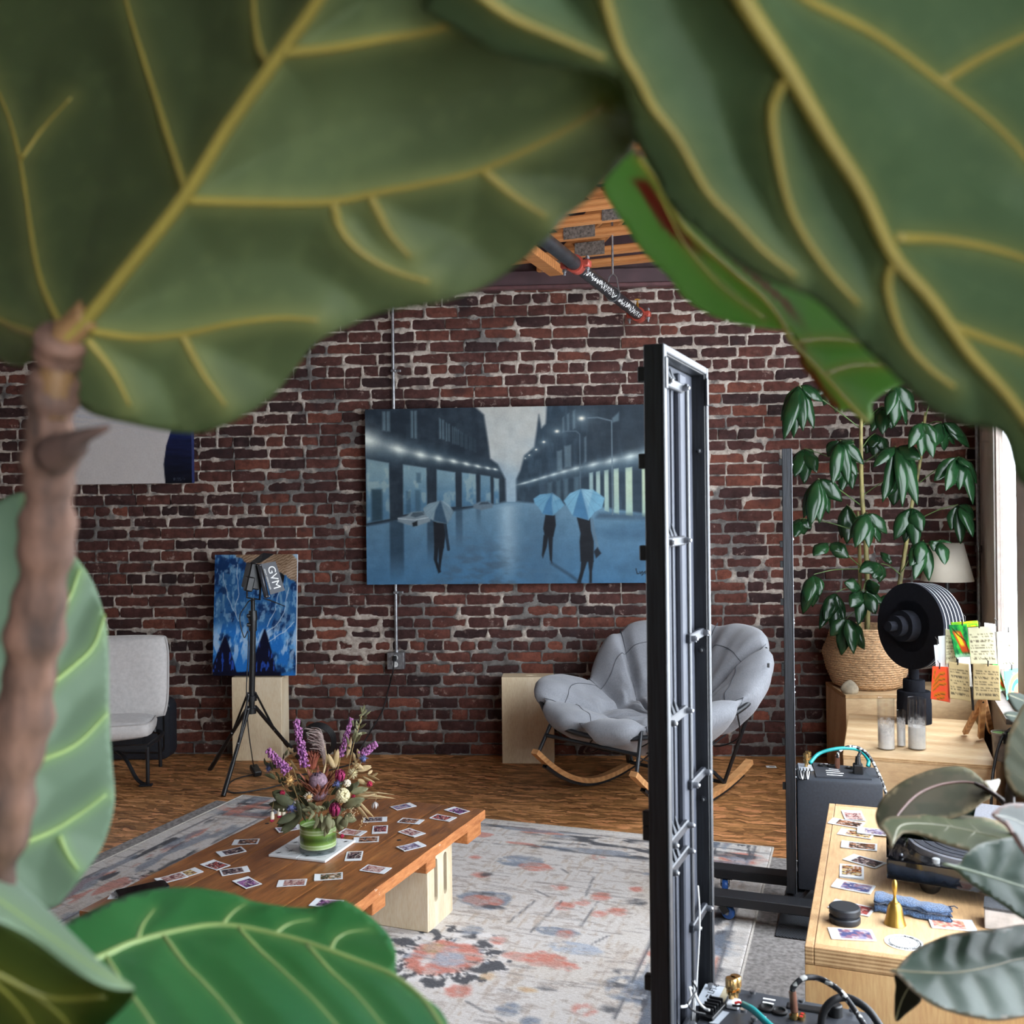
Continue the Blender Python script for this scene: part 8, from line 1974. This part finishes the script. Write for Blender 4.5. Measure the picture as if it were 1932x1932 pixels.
# A: the broad leaf across the upper left, seen from below
A_out = [(118, 640), (149, 674), (137, 709), (140, 749), (174, 780), (248, 799), (326, 814), (388, 814), (450, 789), (512, 749), (553, 702), (600, 643), (672, 608), (727, 587), (817, 572), (908, 543), (980, 496), (1035, 446), (1067, 409), (1107, 377), (1165, 311), (1198, 270), (1192, 190), (1150, 60), (1040, -120), (860, -300), (600, -430), (300, -430), (20, -330), (-200, -150), (-290, 120), (-260, 380), (-150, 560), (-50, 650), (30, 690), (70, 672), (95, 645)]
A_mid = [(112, 650), (165, 600), (230, 520), (345, 375), (430, 240), (530, 100), (600, 0), (680, -150), (740, -290)]
A_veins = [[(530, 100), (620, 92), (720, 74), (835, 52), (960, -10), (1050, -90)], [(345, 378), (480, 382), (620, 381), (720, 362), (810, 345), (910, 320), (1040, 260), (1140, 200)], [(630, 384), (642, 430), (680, 475), (740, 510), (810, 532)], [(912, 322), (970, 370), (1030, 408)], [(170, 625), (260, 637), (350, 630), (430, 612), (525, 600), (600, 604)], [(345, 634), (380, 700), (425, 765)], [(165, 640), (212, 700), (245, 765)], [(352, 362), (322, 270), (290, 170), (255, 60), (225, -40), (170, -180)], [(512, 130), (492, 95), (482, 40), (478, -30), (470, -180)], [(128, 632), (100, 585), (70, 500), (38, 300), (0, 180), (-90, 10)], [(42, 300), (85, 240), (135, 185)], [(700, 372), (735, 440), (775, 485)], [(640, -60), (760, -110), (880, -200)], [(90, 640), (-20, 590), (-140, 450)]]
dA = dfun([(120, 640, .440), (1190, 260, .385), (600, -100, .335)])
big_leaf(fig, A_out, A_mid, A_veins, dA, flatpaint((82, 94, 60), (104, 118, 78), VC, seed=3, vw=26, minor=.10), M_FIGU, M_VEIN, 15, .013, 75, .0032, .0019, -1, fold=(-1, .60, -.02))
# B: the leaf across the upper right
B_out = [(800, 0), (860, 55), (930, 95), (1000, 116), (1060, 126), (1150, 142), (1182, 190), (1198, 262), (1232, 326), (1268, 391), (1330, 446), (1406, 507), (1486, 543), (1540, 566), (1594, 616), (1630, 656), (1678, 699), (1724, 745), (1768, 778), (1833, 802), (1880, 812), (1898, 835), (1911, 882), (1934, 916), (2010, 950), (2120, 900), (2240, 720), (2300, 460), (2260, 150), (2080, -150), (1800, -330), (1450, -380), (1100, -300), (880, -140)]
B_mid = [(1290, -260), (1350, -110), (1402, 0), (1486, 130), (1558, 254), (1627, 362), (1685, 482), (1757, 565), (1826, 663), (1900, 745), (1960, 830), (2005, 920)]
B_veins = [[(1330, -150), (1450, -60), (1522, 0), (1649, 65), (1775, 156), (1884, 243), (1960, 330), (2060, 480)], [(1486, 140), (1457, 203), (1464, 283), (1493, 399), (1551, 496), (1620, 575)], [(1685, 492), (1674, 543), (1703, 634), (1750, 692), (1800, 730)], [(1690, 449), (1800, 455), (1932, 488), (2080, 560)], [(1797, 616), (1860, 640), (1932, 666), (2050, 720)], [(1128, -60), (1145, 10), (1170, 90), (1205, 150), (1232, 203), (1279, 264), (1333, 359), (1384, 413), (1440, 472), (1500, 520)], [(880, -30), (960, 30), (1060, 75), (1140, 110)], [(1300, -190), (1200, -140), (1128, -60)], [(1775, 156), (1850, 110), (1932, 70), (2040, 20)]]
dB = dfun([(1402, 0, .300), (2000, 900, .375), (1000, 110, .312)])
big_leaf(fig, B_out, B_mid, B_veins, dB, flatpaint((68, 88, 56), (86, 106, 72), (120, 120, 62), seed=9, vw=26, minor=.06), M_FIGU, M_VEIN, 16, .012, 80, .0030, .0018, -1, fold=(1, .16, .03))
# D: the young leaf hanging edge-on below B
D_out = [(1198, 283), (1165, 312), (1140, 345), (1146, 372), (1172, 412), (1215, 475), (1262, 522), (1292, 562), (1342, 594), (1400, 612), (1460, 621), (1492, 626), (1504, 655), (1512, 690), (1536, 720), (1556, 750), (1572, 768), (1588, 776), (1604, 772), (1618, 786), (1637, 799), (1645, 786), (1643, 766), (1656, 750), (1682, 733), (1712, 722), (1740, 690), (1690, 620), (1600, 560), (1520, 520), (1420, 460), (1330, 400), (1260, 330), (1215, 300)]
D_mid = [(1204, 300), (1240, 350), (1290, 430), (1370, 505), (1450, 575), (1500, 650), (1552, 706), (1600, 760), (1634, 794)]
D_veins = [[(1240, 360), (1290, 460), (1360, 540), (1440, 600)], [(1500, 645), (1560, 640), (1625, 645)], [(1555, 706), (1610, 690), (1680, 690)]]
def D_paint(X, Y, vd, ed, md):
    c = flatpaint((122, 178, 84), (150, 196, 108), (190, 184, 84), seed=5, vw=12)(X, Y, vd, ed, md)
    xm = np.interp(Y, [300, 360, 430, 505, 575, 650, 706, 760], [1204, 1246, 1290, 1370, 1450, 1500, 1552, 1600]); m = (sstep(20, 8, np.abs(X - xm + 26 - (Y - 400) * .02)) * sstep(330, 350, Y) * sstep(500, 430, Y) + sstep(15, 6, ed) * (X < 1580) * sstep(640, 660, Y) * .8 + sstep(13, 5, np.abs(X - xm - 34)) * sstep(380, 420, Y) * sstep(640, 560, Y) * .7)[:, None]
    return c * (1 - m) + np.array([150, 62, 44.]) * m
dD = dfun([(1200, 290, .52), (1640, 790, .60), (1400, 600, .545)])
big_leaf(fig, D_out, D_mid, D_veins, dD, D_paint, attr_leaf('fig_young', .6, .62, spec=.1), plain('fig_vein_yellow', (170, 164, 66), .5), 9, .006, 40, .0020, .0010, -1)
# E: the sage underside behind the stem at the left
E_out = [(40, 930), (0, 944), (-90, 990), (-150, 1120), (-170, 1330), (-140, 1540), (-60, 1660), (40, 1712), (100, 1712), (130, 1684), (165, 1640), (192, 1598), (210, 1545), (216, 1500), (211, 1440), (206, 1350), (205, 1250), (200, 1180), (180, 1110), (150, 1060), (110, 1010), (70, 950)]
E_mid = [(0, 1660), (8, 1605), (31, 1518), (75, 1357), (92, 1250), (95, 1120), (75, 1000), (55, 945)]
E_veins = [[(22, 1599), (93, 1571), (149, 1537), (199, 1500)], [(59, 1441), (140, 1407), (202, 1347)], [(85, 1300), (143, 1253), (177, 1218), (198, 1160)], [(112, 1578), (126, 1610), (146, 1640)], [(20, 1560), (-60, 1520), (-110, 1450)], [(60, 1400), (-20, 1350), (-90, 1270)], [(95, 1180), (130, 1130), (150, 1075)]]
dE = dfun([(0, 1650, .56), (205, 1300, .66), (60, 950, .66)])
big_leaf(fig, E_out, E_mid, E_veins, dE, flatpaint((112, 138, 112), (134, 156, 130), (150, 184, 112), seed=12, vw=14), M_FIGU, M_VEINL, 11, .009, 60, .0026, .0016, -1)
# F: folded leaf in the lower left corner
F_out = [(-120, 1560), (-20, 1612), (0, 1632), (50, 1680), (93, 1720), (140, 1768), (186, 1813), (225, 1845), (252, 1866), (214, 1864), (171, 1846), (124, 1815), (62, 1769), (0, 1738), (-60, 1720), (-160, 1700)]
dF = dfun([(-60, 1620, .48), (252, 1866, .42), (0, 1738, .40)])
big_leaf(fig, F_out, [(-120, 1640), (-20, 1690), (80, 1760), (180, 1830), (245, 1864)], [], dF, flatpaint((134, 158, 140), (154, 176, 158), (160, 190, 140), seed=15), M_FIGU, M_VEINL, 10, .004, 40, .0012, .0010, -1)
F2_out = [(-160, 1702), (-60, 1722), (0, 1740), (62, 1771), (124, 1817), (171, 1848), (214, 1866), (252, 1870), (240, 1895), (200, 1935), (150, 2000), (40, 2080), (-100, 2060), (-180, 1900)]  # shaded lower half of F; its shade is put into the dark olive paint
dF2 = dfun([(0, 1738, .402), (252, 1868, .422), (60, 2050, .47)])
big_leaf(fig, F2_out, [(-160, 1800), (-20, 1830), (90, 1880), (200, 1880)], [[(-60, 1820), (0, 1860), (60, 1930), (90, 2020)], [(-100, 1812), (-60, 1880), (-20, 1980)], [(40, 1856), (120, 1920), (150, 1980)]], dF2, flatpaint((46, 62, 18), (62, 78, 28), (96, 100, 30), seed=17), M_FIGU, plain('fig_vein_dark', (104, 104, 36), .5), 14, .005, 50, .002, .0012, -1)
# G: the bright upper side along the bottom
G_out = [(95, 1775), (124, 1742), (149, 1729), (217, 1698), (280, 1680), (357, 1675), (435, 1686), (481, 1702), (559, 1713), (601, 1710), (639, 1699), (663, 1706), (688, 1722), (715, 1745), (736, 1770), (747, 1801), (746, 1832), (759, 1853), (777, 1869), (794, 1880), (828, 1904), (850, 1945), (860, 2010), (800, 2120), (640, 2200), (430, 2210), (250, 2130), (140, 1990), (90, 1870)]
G_mid = [(105, 1840), (192, 1807), (248, 1782), (342, 1757), (425, 1748), (528, 1767), (600, 1788), (684, 1819), (742, 1843), (800, 1890), (840, 1950)]
G_veins = [[(310, 1768), (350, 1822), (388, 1860), (450, 1932), (520, 2040)], [(450, 1752), (490, 1795), (528, 1829), (600, 1897), (680, 1990)], [(580, 1785), (625, 1835), (676, 1882), (740, 1960)], [(419, 1746), (440, 1722), (464, 1706)], [(622, 1797), (634, 1774), (660, 1760), (701, 1755)], [(258, 1778), (270, 1745), (292, 1716)], [(200, 1806), (240, 1870), (290, 1940), (340, 2050)], [(515, 1766), (545, 1745), (590, 1735)]]
dG = dfun([(100, 1820, .58), (640, 1700, .74), (500, 2000, .47)])
big_leaf(fig, G_out, G_mid, G_veins, dG, flatpaint((48, 124, 62), (78, 154, 90), (130, 180, 104), seed=21, vw=10), M_FIGT, M_VEINL, 12, .012, 60, .0032, .0017, 1, cup=.010)
# stem and petioles
M_FIGSTEM = plain('fig_bark', (94, 69, 57), .75, var=.42, scale=70, stretch=(1, 1, .35), bump=.5)
O = Vector(fig.location)
stem_px = [(118, 632, .44), (108, 690, .45), (96, 760, .455), (94, 850, .46), (92, 940, .465), (86, 1050, .47), (68, 1180, .475), (52, 1300, .48), (28, 1430, .48), (0, 1560, .48), (-30, 1700, .48), (-60, 1932, .48)]
pts = [P(*s) for s in stem_px]; pts += [Vector((PX.x, PX.y, .9)), Vector((PX.x, PX.y, .42))]
sm = smooth_path(pts, 8); n = len(sm)
mb = MB(); rad = [.0112 * (.92 + .25 * min(1, i / 60)) * (1 + .10 * math.sin(i * .55) + .07 * math.sin(i * 1.3)) + .0035 * (i > n * .8) for i in range(n)]; mb.tube([p - O for p in sm], rad, 14); mb.build('stem', M_FIGSTEM, fig, 180)
M_PET = plain('fig_petiole', (128, 96, 62), .55, var=.15)
def petiole(pl, r): mb = MB(); mb.tube([p - O for p in smooth_path([P(*p) for p in pl], 6)], r, 10); mb.build('petiole', M_PET, fig, 180)
petiole([(98, 780, .455), (108, 700, .447), (120, 645, .443), (170, 595, .436)], [.0085, .0058]); petiole([(118, 632, .445), (150, 560, .52), (300, 200, .64), (700, -200, .56), (1100, -380, .42), (1290, -270, .29)], [.006, .0035]); petiole([(45, 1350, .48), (10, 1500, .52), (0, 1650, .56)], [.005, .003]); petiole([(-20, 1660, .48), (40, 1800, .52), (105, 1840, .58)], [.005, .0035]); petiole([(-10, 1620, .48), (-80, 1600, .48), (-130, 1640, .47)], [.005, .003]); petiole([(118, 632, .44), (500, 260, .56), (1000, 200, .62), (1204, 296, .52)], [.005, .0028]); petiole([(-25, 1690, .48), (-100, 1760, .45), (-160, 1800, .42)], [.004, .003])
mb = MB(); mb.tube([p - O for p in smooth_path([P(118, 850, .45), P(140, 835, .435), P(150, 822, .43), P(200, 806, .425), P(222, 800, .425)], 5)], [.010, .008, .0065, .003, .001], 10) if False else mb.tube([p - O for p in smooth_path([P(105, 860, .45), P(138, 840, .437), P(152, 826, .432), P(205, 806, .428)], 5)], [.0095, .0012], 10); mb.build('leaf_scar', plain('fig_scar', (78, 58, 50), .85, var=.3), fig, 180)
# its pot, standing on the floor below the frame
mb = MB(); mb.lathe([(0, .0), (.15, .0), (.19, .40), (.20, .41), (.20, .44), (.185, .44), (.18, .40), (0, .40)], 32); mb.build('pot', plain('grey_fibre_pot', (120, 118, 114), .8), fig, 40)
mb = MB(); mb.lathe([(0, .401), (.178, .401), (.1, .41), (0, .415)], 24); mb.build('soil', plain('potting_soil', (52, 40, 32), .95, var=.3, scale=80, bump=.8), fig, 60)

# ------------------------------------------------------------------ variegated rubber plant at the right
RPX = P(1990, 1700, 1.12)
rub = thing('rubber_plant', 'variegated rubber plant with cream-edged leaves at the lower right', 'plant', (RPX.x, RPX.y, 0))
M_RUB = attr_leaf('rubber_leaf', .38, .15, spec=.15); M_RUBU = attr_leaf('rubber_leaf_under', .7, .25, spec=.1)
M_RIB = plain('rubber_rib', (150, 148, 110), .5); M_RIBR = plain('rubber_rib_red', (112, 62, 52), .5)
CREAM = (206, 184, 140); RUBK = .80
R1 = [(1652, 1536), (1664, 1507), (1689, 1484), (1720, 1466), (1760, 1452), (1800, 1446), (1830, 1452), (1856, 1474), (1873, 1494), (1866, 1506), (1855, 1513), (1838, 1526), (1818, 1537), (1780, 1548), (1720, 1555), (1690, 1562), (1665, 1567), (1655, 1556)]
def R1_paint(X, Y, vd, ed, md):
    c = flatpaint((104, 98, 70), (128, 116, 88), None, CREAM, 9, seed=4, sc=60)(X, Y, vd, ed, md); m = sstep(.45, .6, fbm(X / 46, Y / 30, 8, 3))[:, None] * .55; return c * (1 - m) + np.array([76, 84, 52.]) * m
big_leaf(rub, R1, [(1893, 1512), (1860, 1486), (1820, 1476), (1770, 1482), (1730, 1500), (1700, 1530), (1680, 1560)], [], dfun([(1660, 1540, 1.10), (1875, 1500, 1.18), (1780, 1450, 1.24)]), R1_paint, M_RUBU, M_RIBR, 7, .012, 40, .0022, .001, -1, cup=.25)
R1b = [(1855, 1476), (1868, 1473), (1886, 1471), (1880, 1490), (1873, 1494)]
big_leaf(rub, R1b, [(1857, 1477), (1870, 1484)], [], dfun([(1855, 1476, 1.18), (1886, 1471, 1.24), (1873, 1494, 1.18)]), flatpaint((150, 152, 156), (168, 168, 170), None, CREAM, 4), M_RUB, M_RIB, 6, .0, 40, .0006, .0005, -1)
R2 = [(1660, 1563), (1666, 1548), (1680, 1541), (1698, 1540), (1730, 1538), (1760, 1535), (1801, 1537), (1840, 1541), (1863, 1544), (1895, 1556), (1925, 1590), (1900, 1612), (1860, 1612), (1826, 1605), (1780, 1592), (1739, 1576), (1708, 1571), (1697, 1578), (1689, 1587), (1682, 1599), (1676, 1583), (1668, 1570)]
big_leaf(rub, R2, [(1935, 1600), (1880, 1580), (1820, 1566), (1760, 1556), (1700, 1558), (1683, 1596)], [[(1850, 1573), (1832, 1556), (1822, 1542)], [(1800, 1562), (1786, 1550), (1778, 1540)], [(1765, 1557), (1752, 1548), (1748, 1540)], [(1840, 1570), (1820, 1588)], [(1790, 1560), (1772, 1578)]], dfun([(1665, 1560, 1.0), (1920, 1590, 1.08), (1780, 1592, .98)]), flatpaint((112, 126, 78), (138, 150, 102), (156, 160, 112), CREAM, 5, 8, seed=6, sc=50), M_RUBU, M_RIB, 7, .004, 16, .0014, .0006, -1, cup=.12)
R3 = [(1776, 1629), (1795, 1633), (1812, 1628), (1820, 1614), (1836, 1600), (1855, 1590), (1905, 1579), (1940, 1574), (2010, 1590), (2060, 1660), (2050, 1740), (1990, 1760), (1932, 1735), (1894, 1709), (1863, 1688), (1832, 1667), (1806, 1644), (1792, 1636)]
big_leaf(rub, R3, [(1780, 1630), (1830, 1643), (1900, 1664), (1970, 1685), (2060, 1705)], [[(1880, 1658), (1905, 1625), (1915, 1590)], [(1930, 1674), (1955, 1640), (1965, 1600)], [(1860, 1652), (1870, 1620), (1872, 1600)], [(1900, 1665), (1925, 1700)], [(1840, 1646), (1850, 1664)]], dfun([(1778, 1630, .92), (2050, 1700, 1.02), (1905, 1580, 1.0)]), flatpaint((54, 100, 76), (88, 128, 102), (140, 160, 132), (150, 160, 130), 3, 9, seed=8, sc=60), M_RUB, plain('rubber_rib_pale', (156, 172, 142), .45), 8, .005, 22, .0016, .0006, 1, cup=.05)
R4 = [(1678, 1831), (1690, 1830), (1697, 1820), (1724, 1793), (1757, 1776), (1802, 1761), (1880, 1752), (1940, 1744), (2020, 1760), (2080, 1820), (2050, 1890), (1960, 1912), (1891, 1925), (1836, 1920), (1768, 1900), (1724, 1871), (1703, 1850), (1690, 1838)]
big_leaf(rub, R4, [(1684, 1831), (1730, 1835), (1800, 1836), (1870, 1824), (1932, 1809), (2060, 1800)], [[(1760, 1836), (1755, 1806), (1765, 1785)], [(1810, 1835), (1802, 1800), (1812, 1770)], [(1860, 1826), (1850, 1795), (1862, 1762)], [(1905, 1815), (1898, 1785), (1912, 1756)], [(1770, 1836), (1785, 1870), (1800, 1900)], [(1830, 1832), (1850, 1870), (1866, 1905)], [(1890, 1820), (1915, 1860), (1930, 1900)]], dfun([(1680, 1831, .86), (2050, 1820, .98), (1850, 1920, .84)]), flatpaint((46, 98, 66), (82, 130, 98), (140, 160, 130), (212, 190, 160), 5, 9, seed=10, sc=55), M_RUB, plain('rubber_rib_tan', (164, 158, 118), .45), 7, .006, 22, .0015, .0005, 1, cup=.06)
R5 = [(1688, 1840), (1690, 1860), (1688, 1884), (1690, 1926), (1710, 1912), (1728, 1898), (1738, 1886), (1730, 1870), (1706, 1850)]
big_leaf(rub, R5, [(1690, 1924), (1700, 1890), (1715, 1862), (1730, 1850)], [], dfun([(1690, 1924, .98), (1738, 1886, .98), (1690, 1842, .97)]), flatpaint((48, 50, 36), (66, 64, 46), None, seed=12), M_RUBU, M_RIB, 7, .002, 20, .0008, .0005, -1)
R6 = [(1938, 1325), (1918, 1352), (1903, 1384), (1895, 1424), (1896, 1462), (1907, 1488), (1926, 1504), (1960, 1512), (2000, 1480), (2020, 1400), (1990, 1330)]
big_leaf(rub, R6, [(1950, 1506), (1955, 1440), (1960, 1380), (1975, 1325)], [[(1954, 1450), (1930, 1430), (1905, 1400)], [(1956, 1410), (1935, 1390), (1915, 1364)], [(1953, 1480), (1928, 1470), (1905, 1450)]], dfun([(1900, 1440, 1.06), (2010, 1400, 1.10), (1938, 1330, 1.14)]), flatpaint((148, 156, 128), (170, 176, 148), (176, 180, 150), CREAM, 8, 10, seed=14, sc=45), M_RUBU, M_RIB, 7, .003, 22, .0012, .0006, -1)
R7 = [(1871, 1538), (1882, 1526), (1900, 1517), (1932, 1516), (1990, 1530), (2010, 1580), (1980, 1640), (1945, 1622), (1925, 1600), (1900, 1562), (1885, 1550)]
big_leaf(rub, R7, [(1873, 1538), (1910, 1545), (1960, 1570), (2000, 1590)], [], dfun([(1871, 1538, .90), (2010, 1580, .98), (1932, 1516, .95)]), flatpaint((186, 200, 198), (204, 212, 206), None, (226, 170, 156), 7, seed=16, sc=40), M_RUB, plain('rubber_rib_white', (206, 208, 196), .45), 7, .004, 20, .001, .0005, 1)
for (ol, dd, c1) in (([(1901, 1310), (1915, 1306), (1932, 1312), (1950, 1330), (1930, 1345), (1912, 1334)], 1.30, (92, 104, 92)), ([(1894, 1348), (1906, 1342), (1930, 1346), (1945, 1356), (1925, 1366), (1910, 1362)], 1.30, (98, 110, 98))):
    big_leaf(rub, ol, [ol[0], ol[3]], [], dfun([(1900, 1310, dd), (1950, 1330, dd + .04), (1920, 1370, dd)]), flatpaint(c1, tuple(v + 14 for v in c1)), M_RUBU, M_RIB, 6, .002, 20, .0006, .0004, -1)
O = Vector(rub.location); M_RSTEM = plain('rubber_stem', (66, 48, 44), .55, var=.2)
def rstem(pl, r, nm='petiole'): mb = MB(); mb.tube([p - O for p in smooth_path([P(*p) for p in pl], 6)], r, 10); mb.build(nm, M_RSTEM, rub, 180)
base = Vector((RPX.x, RPX.y, .36))
mb = MB(); mb.tube([p - O for p in smooth_path([P(1908, 1470, 1.13), P(1906, 1520, 1.13), P(1925, 1600, 1.12), P(1965, 1700, 1.12), P(1985, 1850, 1.12), Vector((RPX.x, RPX.y, .6)), base], 6)], [.0045, .009], 10); mb.build('stem', M_RSTEM, rub, 180)
rstem([(1905, 1528, 1.13), (1890, 1510, 1.15), (1865, 1492, 1.17), (1840, 1478, 1.19)], [.0035, .002]); rstem([(1912, 1500, 1.13), (1925, 1498, 1.12), (1950, 1506, 1.1)], [.003, .002]); rstem([(1930, 1620, 1.12), (1940, 1610, 1.1), (1935, 1600, 1.08)], [.003, .002]); rstem([(1970, 1720, 1.12), (2040, 1740, 1.08), (2060, 1705, 1.02)], [.003, .002]); rstem([(1985, 1850, 1.12), (2060, 1850, 1.05), (2060, 1800, .98)], [.003, .002]); rstem([(1920, 1580, 1.12), (1980, 1600, 1.05), (2000, 1590, .98)], [.003, .002]); rstem([(1980, 1800, 1.12), (1800, 1840, 1.05), (1730, 1850, .97)], [.0025, .0015]); rstem([(1910, 1440, 1.14), (1930, 1380, 1.25), (1948, 1335, 1.33)], [.0025, .0015])
mb = MB(); mb.lathe([(0, .0), (.10, .0), (.13, .32), (.135, .34), (.125, .34), (.12, .31), (0, .31)], 28); mb.build('pot', plain('terracotta', (160, 98, 70), .8, var=.1), rub, 40); mb = MB(); mb.lathe([(0, .311), (.118, .311), (.05, .33), (0, .36)], 20); mb.build('soil', plain('potting_soil', (52, 40, 32)), rub, 60)
